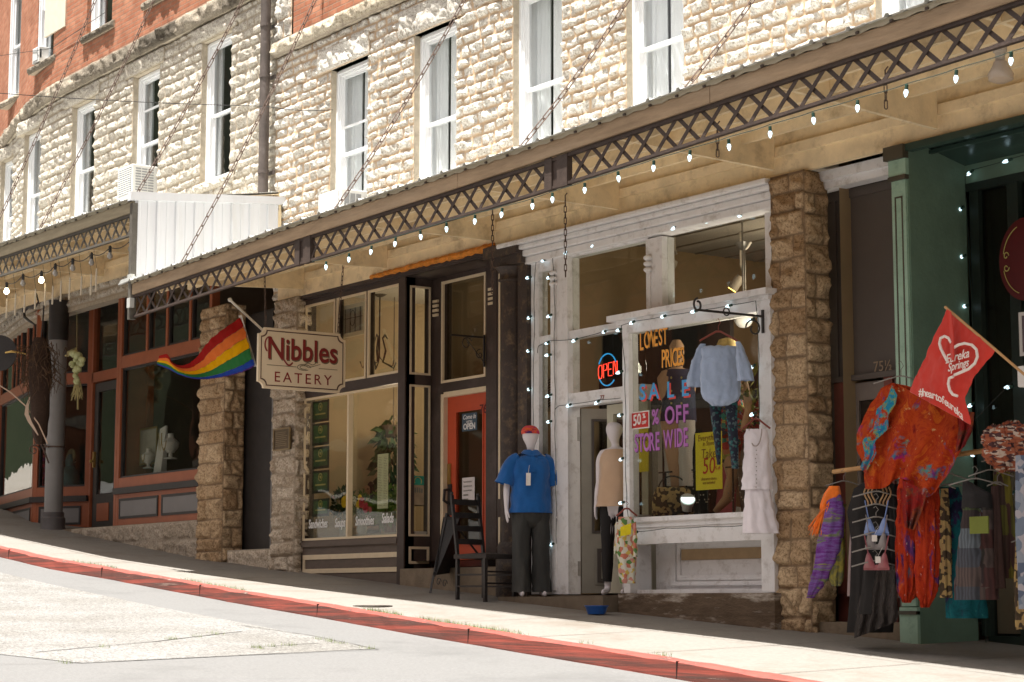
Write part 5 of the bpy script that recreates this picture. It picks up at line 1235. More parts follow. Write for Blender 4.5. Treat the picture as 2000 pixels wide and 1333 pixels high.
light_string('string of cool white bulbs along the middle rail and door head of the white shopfront', [(1072, 668), (1127, 662), (1183, 647), (1214, 643), (1115, 790), (1170, 783)], -.045, [[(1050, 690), (1052, 676), (1072, 666), (1127, 662), (1183, 646), (1214, 641)], [(1084, 800), (1092, 793), (1115, 790), (1170, 781), (1212, 778)]], hz)
light_string('string of cool white bulbs around the projecting display window', [(1239, 628), (1300, 617), (1362, 607), (1429, 596), (1473, 623), (1474, 713), (1476, 805), (1216, 725), (1216, 810), (1217, 895), (1219, 981), (1245, 1039)], -.26, [[(1214, 636), (1239, 628), (1300, 617), (1362, 607), (1429, 596), (1476, 588), (1481, 623), (1482, 713), (1483, 805), (1484, 830)], [(1214, 636), (1221, 725), (1222, 895), (1224, 981), (1232, 1040), (1300, 1032), (1375, 1029), (1450, 1027)]], hz)
light_string('string of cool white bulbs along the green board and side pier at the right', [(1900, 333), (1976, 311), (1882, 404), (1886, 499), (1891, 596), (1903, 788), (1908, 887), (1923, 1260), (1979, 755), (1983, 960)], .52, [[(1885, 345), (1900, 332), (1976, 310), (2050, 288)], [(1885, 345), (1888, 404), (1893, 499), (1898, 596), (1908, 788), (1914, 887), (1926, 1260)]], hz)
# warm lamps of the left awning
t = thing('string_lights', 'string of clear round bulbs under the left awning, two of them lit warm', 'string lights', at(13, 560, -2.05), 'warm bulb strings'); ed_lit = emis('warm_lit_bulb', (1, .82, .5), 6); ed_off = M('clear_bulb_off', (.3, .28, .25), .15, .1)
EP = [(256, 478), (215, 492), (179, 505), (142, 516), (108, 526), (81, 540), (45, 546), (13, 562)]
k = MB(); Pw = []
for i, (a, b) in enumerate(zip(EP[:-1], EP[1:])):
    a3, b3 = at(a[0], a[1]-8, -2.05), at(b[0], b[1]-8, -2.05)
    for j in range(8): Pw.append(a3.lerp(b3, j/8)-Vector((0, 0, .05*sin(pi*j/8))))
k.tube(Pw, .006, 5); k.build('wire', wire_m, t)
for px, py in EP:
    p = at(px, py, -2.05); k = MB(); k.lathe((p.x, p.y, p.z-.01), [(.02, 0), (.022, .02), (.022, .07), (.01, .09)], 8, 1); k.lathe((p.x, p.y, p.z-.10), [(.004, 0), (.03, .015), (.038, .045), (.026, .075), (.018, .092)], 10, 0)
    k.build('bulb', [ed_lit if px in (81, 13) else ed_off, wire_m], t, smooth=True)
# chime tubes
tubm = M('chime_tube', (.55, .48, .36), .4, .1)
for i, (px, py) in enumerate([(12, 621), (29, 616), (47, 611), (68, 604), (87, 597), (102, 595), (118, 589), (135, 586), (158, 577), (177, 577), (187, 570)]):
    q = at(px, py, -1.95); ln = .28+.03*math.sin(i*2.1)
    t = thing('wind_chime', 'pale chime tube on a cord, %s of the eleven' % ['leftmost', 'second from the left', 'third from the left', 'fourth from the left', 'fifth from the left', 'middle one', 'fifth from the right', 'fourth from the right', 'third from the right', 'second from the right', 'rightmost'][i], 'wind chime', q, 'chime tubes under the left awning')
    k = MB(); k.tube([q, q+Vector((.01, 0, ln))], .013, 8); k.build('tube', tubm, t, smooth=True)
    k = MB(); k.tube([q+Vector((.01, 0, ln)), Vector((q.x+.02, -2.0, Tl(q.x)+.02))], .0025, 4); k.build('cord', wire_m, t)
# short chains hanging from the awning
for lab, a, b, Y, L_ in (('thin chain hanging under the awning in front of the dark brown column', (962, 410), (968, 572), -.85, .055), ('thin chain hanging under the awning in front of the white shopfront', (1104, 392), (1107, 540), -1.0, .055), ('short chain hanging through the truss near the floodlight', (1729, 150), (1731, 212), -1.9, .05), ('short chain hanging through the truss above the display window', (1401, 255), (1402, 306), -1.9, .05)):
    p, q = at(*a, Y), at(*b, Y); q.x = p.x; t = thing('hanging_chain', lab, 'chain', p, 'thin chains hanging under the long awning')
    k = MB(); chain_mesh(k, [p, q], L_, .0045, .012); k.build('links', rust, t); k = MB(); k.tube([p, p+Vector((0, 0, .05)), p+Vector((.03, 0, .07))], .006, 5); k.build('hook', rust, t)
# floodlight under the truss
p = at(1955, 162, -1.95); t = thing('flood_lamp', 'big old reflector bulb under the awning at the right', 'lamp', p)
k = MB(); k.lathe(p, [(.04, -.0), (.085, .02), (.09, .06), (.055, .12), (.045, .15)], 16); o = k.build('reflector', M('frosted_bulb', (.45, .36, .27), .25, .05), t, smooth=True)
k = MB(); k.lathe(p, [(.03, .15), (.035, .16), (.035, .21), (.05, .22), (.05, .25)], 12); k.bar((p.x-.1, p.y, p.z+.26), (p.x+.12, p.y, p.z+.28), .05, .02); k.build('holder', M('beige_fixture', (.45, .38, .3), .6, .1), t, smooth=True)

# ================================================================ hanging sign of the eatery
SX = -20.62; bcol = M('sign_cream', (.72, .59, .41), .55, .03, 3); bd = M('sign_border', (.10, .05, .035), .5, .1); lred = M('sign_red', (.22, .02, .018), .5, .1); lsh = M('sign_shade', (.15, .12, .07), .5, .1)
c00, c11 = atX(503, 640, SX), atX(672, 765, SX); ty, by_ = atX(590, 648, SX).z, atX(590, 762, SX).z
y0, y1 = atX(503, 700, SX).y, atX(673, 700, SX).y; z0, z1 = by_-.01, ty+.01
t = thing('hanging_sign', 'cream Nibbles Eatery sign with notched corners hanging over the pavement', 'sign', (SX, (y0+y1)/2, z0))
def notched(y0, y1, z0, z1, c):
    out = []
    for (cy_, cz, a0) in ((y0, z0, 90), (y1, z0, 180), (y1, z1, 270), (y0, z1, 360)):
        for i in range(7):
            a = radians(a0-90*i/6); out.append((cy_+c*cos(a), cz+c*sin(a)))
    return out
k = MB(); k.prism(notched(y0, y1, z0, z1, .075), lambda p, q: (SX-.02+.04*q, p[0], p[1])); k.build('board', bcol, t)
def band(mb, A_, B_, x0, x1):
    n = len(A_)
    for i in range(n):
        j = (i+1) % n; mb.hexa([(x0, *A_[i]), (x0, *A_[j]), (x0, *B_[j]), (x0, *B_[i])], [(x1, *A_[i]), (x1, *A_[j]), (x1, *B_[j]), (x1, *B_[i])])
def insetn(d, c): return notched(y0+d, y1-d, z0+d, z1-d, c)
k = MB(); band(k, insetn(.030, .072), insetn(.042, .073), SX+.0195, SX+.0225); k.build('border', bd, t)
yc = (y0+y1)/2; UY = (0, 1, 0); HS = z1-z0
text('lettering_shade', 'Nibbles', t, (SX+.021, yc+.012, z0+HS*.635), .36, lsh, UY, depth=.001, weight=.008, sx=.86)
text('lettering', 'Nibbles', t, (SX+.024, yc, z0+HS*.65), .36, lred, UY, depth=.001, weight=.005, sx=.86)
text('lettering', 'EATERY', t, (SX+.022, yc+.01, z0+HS*.19), .17, lred, UY, depth=.001, sx=1.05, sp=1.35)
k = MB(); yl = yc-.50; zl = z0+HS*.72
k.tube([(SX+.024, yl+.10+.0*q, zl) for q in (0,)]+[(SX+.024, yl+.06+.06*cos(a), zl+.0+.09*sin(a)) for a in np.linspace(1.2, 4.2, 12)], .009, 5)
k.tube([(SX+.024, yl+.245+.12*u, z0+HS*.50-.07*sin(u*2.6)) for u in np.linspace(0, 1, 8)], .010, 5); k.build('swash', lred, t)
k = MB(); zz = z0+HS*.385
k.bar((SX+.022, y0+.11, zz), (SX+.022, yc-.08, zz), .002, .006); k.bar((SX+.022, yc+.22, zz), (SX+.022, y1-.11, zz), .002, .006)
for s_ in (1, .6): k.tube([(SX+.023, yc+.02+.09*s_*cos(a), zz+.035*s_*sin(a)) for a in np.linspace(0, 5.4, 18)], .004, 4)
k.tube([(SX+.023, yc+.02+.16*u, zz+.02+.05*u+.02*sin(u*6)) for u in np.linspace(0, 1, 10)], .004, 4); k.tube([(SX+.023, yc+.08+.16*u, zz-.0+.05*u) for u in np.linspace(0, 1, 6)], .003, 4); k.build('flourish', lsh, t)
k = MB(); chain_mesh(k, [(SX, y0+.10, z1-.02), (SX, y0+.07, Tm(SX)+.4)], .05, .004, .011); k.build('chain', rust, t); k = MB(); chain_mesh(k, [(SX, y1-.10, z1-.02), (SX, y1-.03, 4.0)], .05, .004, .011); k.build('chain', rust, t)

# ================================================================ flags
t = thing('rainbow_flag', 'rainbow striped flag blowing left on a white pole beside the eatery sign', 'flag', at(512, 672, -.2))
pb, pt = Vector((-22.6, -.16, at(540, 690, -.16).z)), at(449, 586, -1.05)
k = MB(); k.tube([pb, pt], .016, 10); k.ball(pt, .028); k.build('pole', M('white_pole', (.72, .70, .66), .4, .04), t, smooth=True)
k = MB(); k.box(pb.x-.05, pb.x+.05, pb.y-.02, pb.y+.04, pb.z-.08, pb.z+.04); k.build('pole_bracket', MATS['old_steel'], t)
Tt = [(470, 620), (440, 640), (410, 664), (388, 692), (370, 709), (352, 714), (338, 708), (326, 692), (309, 696)]
Bt = [(498, 716), (480, 725), (458, 732), (430, 738), (402, 741), (378, 740), (352, 733), (330, 722), (307, 712)]
cols = [(.30, .010, .008), (.66, .15, .03), (.66, .33, .0), (.025, .15, .04), (.015, .05, .30), (.08, .02, .14)]
fm = [M('flag_stripe_%s' % n, c, .95, .06, 8, spec=.1) for n, c in zip(('red', 'orange', 'yellow', 'green', 'blue', 'violet'), cols)]
def crv(C, u):
    f = u*(len(C)-1); i = min(int(f), len(C)-2); g = f-i; p0 = C[max(i-1, 0)]; p1 = C[i]; p2 = C[i+1]; p3 = C[min(i+2, len(C)-1)]
    return tuple(.5*(2*p1[q]+(p2[q]-p0[q])*g+(2*p0[q]-5*p1[q]+4*p2[q]-p3[q])*g*g+(3*p1[q]-p0[q]-3*p2[q]+p3[q])*g**3) for q in (0, 1))
nu = 48; bands = [0, .19, .40, .62, .85, .975, 1.0]
for b_ in range(6):
    P = []
    for i in range(nu+1):
        u = i/nu; a = crv(Tt, u); c = crv(Bt, u); row = []
        # the blue and violet stripes roll under towards the fly end
        for j in range(5):
            v = bands[b_]+(bands[b_+1]-bands[b_])*j/4; v2 = v**(1-.25*u)
            row.append(at(a[0]+(c[0]-a[0])*v2, a[1]+(c[1]-a[1])*v2, -1.0-.05*sin(u*9+v*1.5)-.10*u))
        P.append(row)
    k = MB(); k.sheet(P, .002); k.build('stripe', fm[b_], t, smooth=True)
k = MB(); k.sheet([[at(468+29*i/8-2, 617+100*i/8, -1.0), at(468+29*i/8+4, 616+100*i/8, -1.0)] for i in range(9)], .003); k.build('hoist_band', MATS['white_pole'], t)
t = thing('heart_flag', 'red flag with a white heart outline on a wooden pole above the tie dye clothes', 'flag', at(1945, 683, -1.2)); FY = -1.2
rflag = M('red_flag_cloth', (.54, .028, .014), .75, .06, 4, .1, 80, sheen=.2); wl = M('flag_white', (.75, .68, .62), .7, .03)
k = MB(); gsheet(k, [(1850, 603), (1825, 657), (1800, 711), (1775, 765)], [(1945, 684), (1905, 735), (1884, 775), (1898, 832)], FY, 26, 22, .022, 1.0, 0, None, .003); k.build('cloth', rflag, t, smooth=True)
k = MB(); gsheet(k, [(1850, 604), (1853, 650), (1857, 700)], [(1858, 610), (1862, 655), (1864, 706)], FY-.05, 6, 8, .01, .5); k.build('fold', rflag, t, smooth=True)
k = MB(); k.tube([at(1846, 600, FY-.005), at(1945, 684, FY-.0), at(2010, 740, FY+.1), at(2040, 768, FY+.16)], .011, 8); k.build('pole', M('wood_pole', (.45, .25, .10), .5, .15, 10), t, smooth=True)
FT = FY-.045; Dp, Cp = at(1795, 762, FT), at(1890, 815, FT); ux = (Cp-Dp).normalized()
def flat_line(pts, name, parent, mat, Y, w=.011):
    P = [at(px, py, Y) for px, py in pts]; kk = MB(); kk.tube(P, w, 6); return kk.build(name, mat, parent, smooth=True)
h1 = [(1858, 670), (1853, 661), (1845, 657), (1837, 661), (1835, 671), (1838, 682), (1844, 694), (1851, 707)]
h2 = [(1862, 680), (1872, 674), (1884, 671), (1898, 674), (1907, 683), (1909, 697), (1904, 710), (1892, 721), (1878, 727), (1864, 733)]
h3 = [(1862, 736), (1854, 739), (1852, 750), (1855, 763), (1861, 771), (1870, 774)]
for hh in (h1, h2, h3): flat_line(hh, 'heart_outline', t, wl, FT)
text('lettering', 'Eureka', t, at(1869, 697, FT), .095, wl, (1, 0, .12), depth=.001, weight=.001, shear=.3, sx=.9)
text('lettering', 'Springs', t, at(1871, 714, FT), .085, wl, (1, 0, .12), depth=.001, weight=.001, shear=.3, sx=.85)
s_ = '#heartofeureka'; n = len(s_)
for i, ch in enumerate(s_):
    u = i/(n-1); px, py = 1799+79*u, 767+8*u+37*u*u; text('letter', ch, t, at(px, py, FT), .085, wl, (1, 0, -(.12+.75*u)), depth=.001, weight=.0012)

# ================================================================ cafe window contents
gp1 = M('poster_green', (.04, .12, .035), .5, .5, 3); gpd = M('poster_dark', (.015, .025, .015), .5, .2); gold = M('poster_gold', (.45, .40, .12), .6, .1)
for i, (ya, yb) in enumerate([(785, 822), (829, 868), (875, 914), (921, 962), (976, 1008)]):
    a, b_ = at(610, ya, .07), at(642, yb, .07); pn = ['top', 'second', 'middle', 'fourth', 'bottom'][i]
    t = thing('poster', '%s one of the five green posters stacked in the left cafe pane' % pn, 'poster', ((a.x+b_.x)/2, .07, b_.z), 'green posters in the cafe window'); F = Fr(a.x, .072)
    k = MB(); F.box(k, 0, b_.x-a.x, 0, .004, b_.z, a.z); k.build('sheet', gpd, t); w, h = b_.x-a.x, a.z-b_.z
    k = MB(); F.box(k, .04, w-.04, -.003, -.0005, b_.z+.035, a.z-.03); k.build('print', gp1, t)
    k = MB(); F.box(k, .08, w-.08, -.005, -.0035, b_.z+h*.33, b_.z+h*.40)
    cc = Vector((a.x+w/2, .068, b_.z+h*.70)); k.tube([cc+Vector((.045*cos(q), 0, .045*sin(q))) for q in np.linspace(0, 6.3, 14)], .007, 4); k.ball(cc, .022, .004, .022, 6); k.build('emblem', gold, t)
paper = M('menu_paper', (.66, .66, .42), .8, .03, 4); ink = M('ink_grey', (.18, .18, .14), .8)
a, b_ = at(737, 888, .07), at(757, 993, .07); t = thing('menu_sheet', 'long pale menu sheet taped inside the right cafe pane', 'paper', ((a.x+b_.x)/2, .07, b_.z)); F = Fr(a.x, .074); w = b_.x-a.x
k = MB(); F.box(k, 0, w, 0, .002, b_.z, a.z); k.build('paper', paper, t); k = MB()
for i in range(30):
    z = a.z-.04-i*(a.z-b_.z-.06)/30
    for c in range(2): F.box(k, .02+c*w*.5, .02+c*w*.5+random.uniform(.5, .9)*w*.42, -.002, 0, z-.004, z)
k.build('print', ink, t)
k = MB()
whl = M('window_lettering', (.75, .75, .74), .6, .02)
t = thing('window_lettering', 'white words Sandwiches Soups Smoothies Salads on the cafe panes', 'lettering', at(600, 1030, .04))
for s_, px, py, sz in (('Sandwiches', 621, 1024, .155), ('Soups', 664, 1022, .155), ('Smoothies', 712, 1018, .155), ('Salads', 757, 1013, .165)): text('word', s_, t, at(px, py, .045), sz, whl, depth=.001, weight=.003, shear=.15, sx=.66)
k = MB(); k.add([at(596, 1010, .12), at(779, 998, .12), at(779, 1040, .12), at(594, 1054, .12)], [(0, 1, 2, 3)]); k.build('frosted_band', sheer_mat('frosted_band', (.55, .52, .46), .35), t)
# counter with flowers
k = MB(); k.box(-22.3, -20.0, .16, .75, .72, .80); k.build('window_shelf', M('pale_shelf', (.55, .50, .42), .6, .05), sC)
def blossom(px, py, Y, r, mat, parent):
    c = at(px, py, Y); k = MB()
    for i in range(9):
        a = i*.698; P = [[c+Vector((cos(a+s)*r*u, -.3*r*sin(u*2.5), sin(a+s)*r*u)) for s in (-.3, .3)] for u in (0, .5, 1)]; k.sheet(P, .003)
    k.ball(c+Vector((0, -.01, 0)), r*.3, n=6); return k.build('blossom', mat, parent)
leafm = M('leaf_green', (.05, .11, .02), .6, .4, 12, spec=.3); leafd = M('leaf_dark', (.02, .055, .015), .6, .4, 12)
def foliage(mb, c, r, n, ls=.05, seed=1, flat=1.0, droop=0.0):
    rr = random.Random(seed); c = Vector(c)
    for i in range(n):
        while True:
            v = Vector((rr.uniform(-1, 1), rr.uniform(-1, 1), rr.uniform(-1, 1)))
            if .2 < v.length < 1: break
        p = c+Vector((v.x*r[0], v.y*r[1], v.z*r[2])); d = (v+Vector((rr.gauss(0, .5), rr.gauss(0, .5), rr.gauss(0, .5)-droop))).normalized(); s = d.cross(Vector((rr.uniform(-1, 1), rr.uniform(-1, 1), .3))).normalized(); L_ = ls*rr.uniform(.6, 1.4)
        mb.add([p, p+d*L_*.5+s*L_*.22, p+d*L_, p+d*L_*.5-s*L_*.22], [(0, 1, 2, 3)])
def bouquet(label, px, py, cols_, seed, lm, rad=.16):
    c = at(px, py, .38); t = thing('flower_vase', label, 'flowers', (c.x, .38, .80), 'flower vases in the cafe window')
    k = MB(); k.lathe((c.x, .38, .80), [(.05, 0), (.065, .06), (.06, .13), (.045, .17), (.05, .19)], 14); k.build('vase', M('vase_glass', (.5, .52, .5), .1, .05), t, smooth=True)
    k = MB(); foliage(k, (c.x, .38, c.z), (rad, .14, .17), 260, .075, seed)
    for i in range(9): k.tube([(c.x, .38, .95), (c.x+random.uniform(-rad, rad), .38+random.uniform(-.08, .08), c.z+random.uniform(0, .1))], .003, 4)
    k.build('leaves', lm, t)
    for (dx, dy, r, cm) in cols_: blossom(px+dx, py+dy, .26, r, cm, t)
fy = M('petal_yellow', (.75, .50, .02), .6, .1); fr_ = M('petal_red', (.45, .03, .05), .6, .1); fw_ = M('petal_white', (.65, .62, .5), .6, .05); fpk = M('petal_pink', (.55, .15, .12), .6, .1)
bouquet('vase of yellow and white flowers at the middle of the cafe window', 672, 985, [(2, -4, .075, fy), (8, -12, .06, fy), (-18, -4, .05, fw_), (-20, -12, .035, fpk), (21, -6, .06, fw_), (28, 2, .05, fy)], 5, leafd)
bouquet('vase of red flowers beside the menu sheet in the cafe window', 708, 988, [(0, -6, .07, fr_), (8, 4, .07, fr_), (-4, -14, .05, fy), (16, 8, .04, fpk)], 6, leafm)
t = thing('leafy_plant', 'leafy green potted plant in the right corner of the cafe window', 'plant', (at(765, 1000, .5).x, .5, .8)); c = at(763, 990, .5)
k = MB(); foliage(k, c, (.26, .2, .22), 420, .10, 8); k.build('leaves', M('leaf_bright', (.12, .22, .03), .6, .4, 10), t)
k = MB(); k.lathe((c.x, .5, .8), [(.07, 0), (.09, .12), (.10, .13)], 12); k.build('pot', rb_, t)
t = thing('fern', 'dark trailing fern hanging behind the menu sheet inside the cafe', 'plant', at(770, 860, 1.0)); c = at(768, 900, 1.1)
k = MB(); foliage(k, c, (.24, .25, .6), 420, .13, 9, droop=1.5); k.build('fronds', leafd, t); k = MB(); k.lathe((c.x, c.y, c.z+.3), [(.10, 0), (.15, .15)], 12); k.tube([(c.x, c.y, c.z+.4), (c.x, c.y, 3.9)], .006, 5); k.build('basket', brn, t)
# guest seated behind the flowers
t = thing('person', 'dark haired guest in dark clothes sitting at a table inside the cafe window', 'person', (at(715, 1000, 1.0).x, 1.0, .46)); hc = at(716, 958, 1.0)
fc = Vector((.75, -.66, 0)).normalized(); lf = Vector((-fc.y, fc.x, 0)); sk = M('skin', (.40, .23, .15), .55, .06)
Jp = {}; Ep = []
def aj(kk, v, r, pr=None, r2=None): Jp[kk] = (hc+lf*v[0]+fc*v[1]+Vector((0, 0, v[2])), r, r2 or r); (Ep.append((pr, kk)) if pr else None)
aj('pel', (0, -.12, -.72), .14, None, .12); aj('wai', (0, -.1, -.55), .12, 'pel', .1); aj('che', (0, -.07, -.35), .15, 'wai', .1); aj('upp', (0, -.06, -.22), .10, 'che', .07); aj('nec', (0, -.03, -.13), .05, 'upp'); aj('jaw', (0, .02, -.06), .055, 'nec', .06); aj('fac', (0, .01, .0), .072, 'jaw', .085); aj('cro', (0, -.01, .075), .06, 'fac', .075); aj('nos', (0, .095, -.012), .014, 'fac')
for sg, n_ in ((1, 'l'), (-1, 'r')):
    aj('s'+n_, (.16*sg, -.06, -.24), .055, 'upp'); aj('e'+n_, (.24*sg, .02, -.48), .042, 's'+n_); aj('w'+n_, (.12*sg, .24, -.50), .028, 'e'+n_); aj('h'+n_, (.09*sg, .31, -.49), .028, 'w'+n_, .02)
    for q in range(4): aj('q%s%d' % (n_, q), ((.09-.02+q*.014)*sg, .38-.006*q*q, -.50), .008, 'h'+n_)
    aj('tm'+n_, (.055*sg, .34, -.485), .008, 'h'+n_); aj('k'+n_, (.12*sg, .34, -.70), .07, 'pel'); aj('a'+n_, (.12*sg, .34, -1.10), .045, 'k'+n_)
skin_body('body', Jp, Ep, sk, t)
k = MB(); k.rings([[hc+lf*(w*cos(a))+fc*(d*sin(a)-.05)+Vector((0, 0, z)) for a in np.linspace(0, 2*pi, 20, endpoint=False)] for z, w, d in ((.145, .03, .03), (.13, .08, .08), (.06, .10, .10), (-.03, .115, .09), (-.14, .13, .08), (-.28, .14, .07))], True, True); k.build('hair', M('dark_hair', (.02, .013, .01), .5, .2), t, smooth=True)
k = MB(); k.rings([[hc+lf*(w*cos(a))+fc*(d*sin(a)-.08)+Vector((0, 0, z)) for a in np.linspace(0, 2*pi, 20, endpoint=False)] for z, w, d in ((-.155, .07, .07), (-.22, .19, .10), (-.4, .19, .13), (-.72, .17, .14))], True, True); k.build('jacket', M('dark_jacket', (.03, .028, .03), .8, .1), t, smooth=True)
k = MB()
for sg in (1, -1): k.ball(hc+lf*.032*sg+fc*.085+Vector((0, 0, .012)), .010)
k.ball(hc+fc*.082+Vector((0, 0, -.05)), .02, .02, .006); k.build('face', M('face_dark', (.10, .03, .025), .5), t)
t = thing('cafe_table', 'cafe table inside the window beside the seated guest', 'table', (-20.75, .95, .45)); k = MB(); k.box(-21.2, -20.3, .8, 1.5, 1.16, 1.20); k.build('tabletop', flo, t); k = MB(); k.tube([(-20.75, 1.15, .46), (-20.75, 1.15, 1.16)], .04, 8); k.lathe((-20.75, 1.15, .455), [(.25, 0), (.25, .02), (.05, .05)], 14); k.build('pedestal', blk, t)
t = thing('chandelier', 'black wrought iron chandelier on a long rod inside the cafe transom', 'lamp', at(740, 700, .9)); c = at(741, 700, .9); ct = at(741, 575, .9)
k = MB(); k.tube([c, (c.x, c.y, ct.z)], .010, 6); k.lathe((c.x, c.y, ct.z-.01), [(.03, -.03), (.09, .0), (.10, .02)], 14); k.build('rod', blk, t, smooth=True)
for i in range(5):
    a = 2*pi*i/5+.3; d = Vector((cos(a), sin(a), 0)); k = MB(); k.tube([c+Vector((0, 0, .02)), c+d*.06+Vector((0, 0, -.05)), c+d*.10+Vector((0, 0, .10)), c+d*.05+Vector((0, 0, .26)), c+d*.09+Vector((0, 0, .30)), c+d*.12+Vector((0, 0, .26))], .008, 5); k.tube([c+d*.05-Vector((0, 0, .05)), c+d*.22-Vector((0, 0, .12)), c+d*.25-Vector((0, 0, .04))], .008, 5); k.build('arm', blk, t)
t = thing('stained_glass', 'small leaded glass panel in a cream frame hanging in the cafe transom', 'window panel', at(688, 655, .12)); a, b_ = at(664, 592, .12), at(712, 652, .12); F = Fr(a.x, .12); w = b_.x-a.x
k = MB(); F.ring(k, 0, w, b_.z, a.z-.05, .05, 0, .03); k.build('frame', crm, t); k = MB(); F.box(k, .05, w-.05, .012, .016, b_.z+.05, a.z-.10); k.build('pane', M('leaded_pane', (.32, .29, .22), .3, .2, 8), t)
k = MB()
for i in range(1, 5): F.box(k, w*i/5-.004, w*i/5+.004, .005, .011, b_.z+.05, a.z-.1)
F.box(k, .05, w-.05, .005, .011, (a.z+b_.z)/2, (a.z+b_.z)/2+.008); k.tube([F.p(w/2+.06*cos(q), .006, (a.z+b_.z)/2+.1*sin(q)) for q in np.linspace(0, 6.3, 12)], .005, 4); k.build('leading', blk, t)
for lab, px, py, w, h in (('dark framed picture high on the cafe back wall', 766, 715, .62, .75), ('dark framed picture on the cafe back wall beside the fern', 770, 850, .55, .6)):
    c = at(px, py, 2.2); t = thing('picture', lab, 'picture', c, 'pictures on the cafe wall'); F = Fr(c.x-w/2, 2.2)
    k = MB(); F.ring(k, 0, w, c.z-h/2, c.z+h/2, .11, 0, .04); k.build('frame', blk, t); k = MB(); F.box(k, .11, w-.11, .01, .02, c.z-h/2+.11, c.z+h/2-.11); k.build('print', MATS['faded_print'], t)
for i, (px, py) in enumerate(((692, 766), (730, 762), (770, 757))):
    c = at(px, py, 1.8); t = thing('ceiling_lamp', ['left', 'middle', 'right'][i]+' one of three lit warm lamps at the top of the cafe panes', 'lamp', c, 'warm lamps in the cafe')
    k = MB(); k.lathe(c, [(.04, 0), (.10, .03), (.12, .10), (.03, .16)], 14); k.build('shade', emis('warm_shade', (1, .55, .18), 1.8), t, smooth=True); k = MB(); k.tube([c+Vector((0, 0, .15)), (c.x, c.y, 3.92)], .008, 5); k.build('stem', blk, t)
lamp(-20.8, 1.8, 3.1, 14, r=.2); lamp(-21.4, .75, 2.35, 5, r=.15); lamp(-20.2, 3.4, 3.2, 16, r=.3)  # second light is added fill near the pane, with no fixture
# stickers and papers on the side light and the door
a = at(806, 930, .1).z; F = Fr(-19.97-.03, .0, pi/2)
t = thing('sticker', 'teal square sticker on the narrow cafe side light', 'sticker', (-19.95, .18, 1.45)); k = MB(); F.box(k, .10, .27, -.03, -.026, at(818, 947, .15).z, at(818, 929, .15).z); k.build('sheet', M('teal', (.03, .27, .19), .5), t); k = MB(); zz = at(818, 940, .15).z; k.tube([F.p(.185+.05*cos(q), -.032, zz+.05*sin(q)) for q in np.linspace(-.5, 3.6, 10)], .005, 4); k.build('ring_mark', gold, t)
t = thing('flyer', 'tan flyer under the teal sticker on the cafe side light', 'paper', (-19.95, .18, 1.2)); k = MB(); F.box(k, .10, .27, -.03, -.026, at(818, 986, .15).z, at(818, 948, .15).z); k.build('paper', M('tan_paper', (.36, .27, .17), .8), t)
k = MB()
for i in range(5): F.box(k, .11+i*.03, .13+i*.03, -.032, -.03, at(818, 962, .15).z, at(818, 955, .15).z+random.uniform(0, .02))
k.build('print', ink, t)
t = thing('open_sign', 'blue Come In We\u2019re Open sign on the glass of the red door', 'sign', at(917, 840, DY)); a, b_ = at(901, 809, DY+.03), at(930, 840, DY+.03); F = Fr(a.x, DY+.04)
k = MB(); F.box(k, 0, b_.x-a.x, 0, .006, b_.z, a.z); k.build('plate', M('sign_navy', (.05, .085, .12), .5, .1), t); xm = (a.x+b_.x)/2; hh = a.z-b_.z
text('lettering', 'Come In', t, (xm, DY+.038, a.z-hh*.22), .075, whl, depth=.001, shear=.3, weight=.001); text('lettering', "WE'RE", t, (xm, DY+.038, a.z-hh*.5), .045, whl, depth=.001); text('lettering', 'OPEN', t, (xm, DY+.038, b_.z+hh*.24), .095, whl, depth=.001, weight=.003)
a, b_ = at(902, 934, DY+.04), at(926, 980, DY+.04); t = thing('note', 'white handwritten note taped on the glass of the red door', 'paper', (a.x, DY+.04, b_.z)); F = Fr(a.x, DY+.045); k = MB(); F.box(k, 0, b_.x-a.x, 0, .003, b_.z, a.z); k.build('paper', M('note_paper', (.62, .57, .56), .8, .03), t)
k = MB()
for i in range(5):
    z = a.z-.05-i*.05; P = [F.p(.03+(.17 if i < 3 else .1)*u, -.002, z+.009*sin(u*40+i)) for u in np.linspace(0, 1, 24)]; k.tube(P, .0028, 4)
k.build('handwriting', ink, t)
text('house_number', '76', sC, at(944, 800, DY-.03+.03), .15, M('number_dark', (.10, .01, .01), .5), weight=.002)
def iron_scroll(k, fn, a, s=.12, n=16): k.tube([fn(s*(1-u*.8)*cos(a+u*7), s*(1-u*.8)*sin(a+u*7)) for u in np.linspace(0, 1, n)], .006, 5)
bp = at(947, 700, DY-.03); t = thing('wall_bracket', 'thin black iron scroll bracket beside the cafe door transom', 'bracket', bp); z1_ = at(946, 660, DY-.03).z; X = bp.x
k = MB(); k.box(X-.012, X+.012, DY-.05, DY-.03, bp.z-.1, z1_+.03); k.bar((X, DY-.04, z1_), (X-.02, DY-.48, z1_+.0), .014, .02); iron_scroll(k, lambda u, v: (X, DY-.28+u, z1_-.09+v), .5, .08); iron_scroll(k, lambda u, v: (X, DY-.10+u, z1_-.2+v), 1.5, .06); k.tube([(X, DY-.30, z1_-.02), (X, DY-.04, bp.z-.05)], .006, 5); k.build('iron', blk, t)
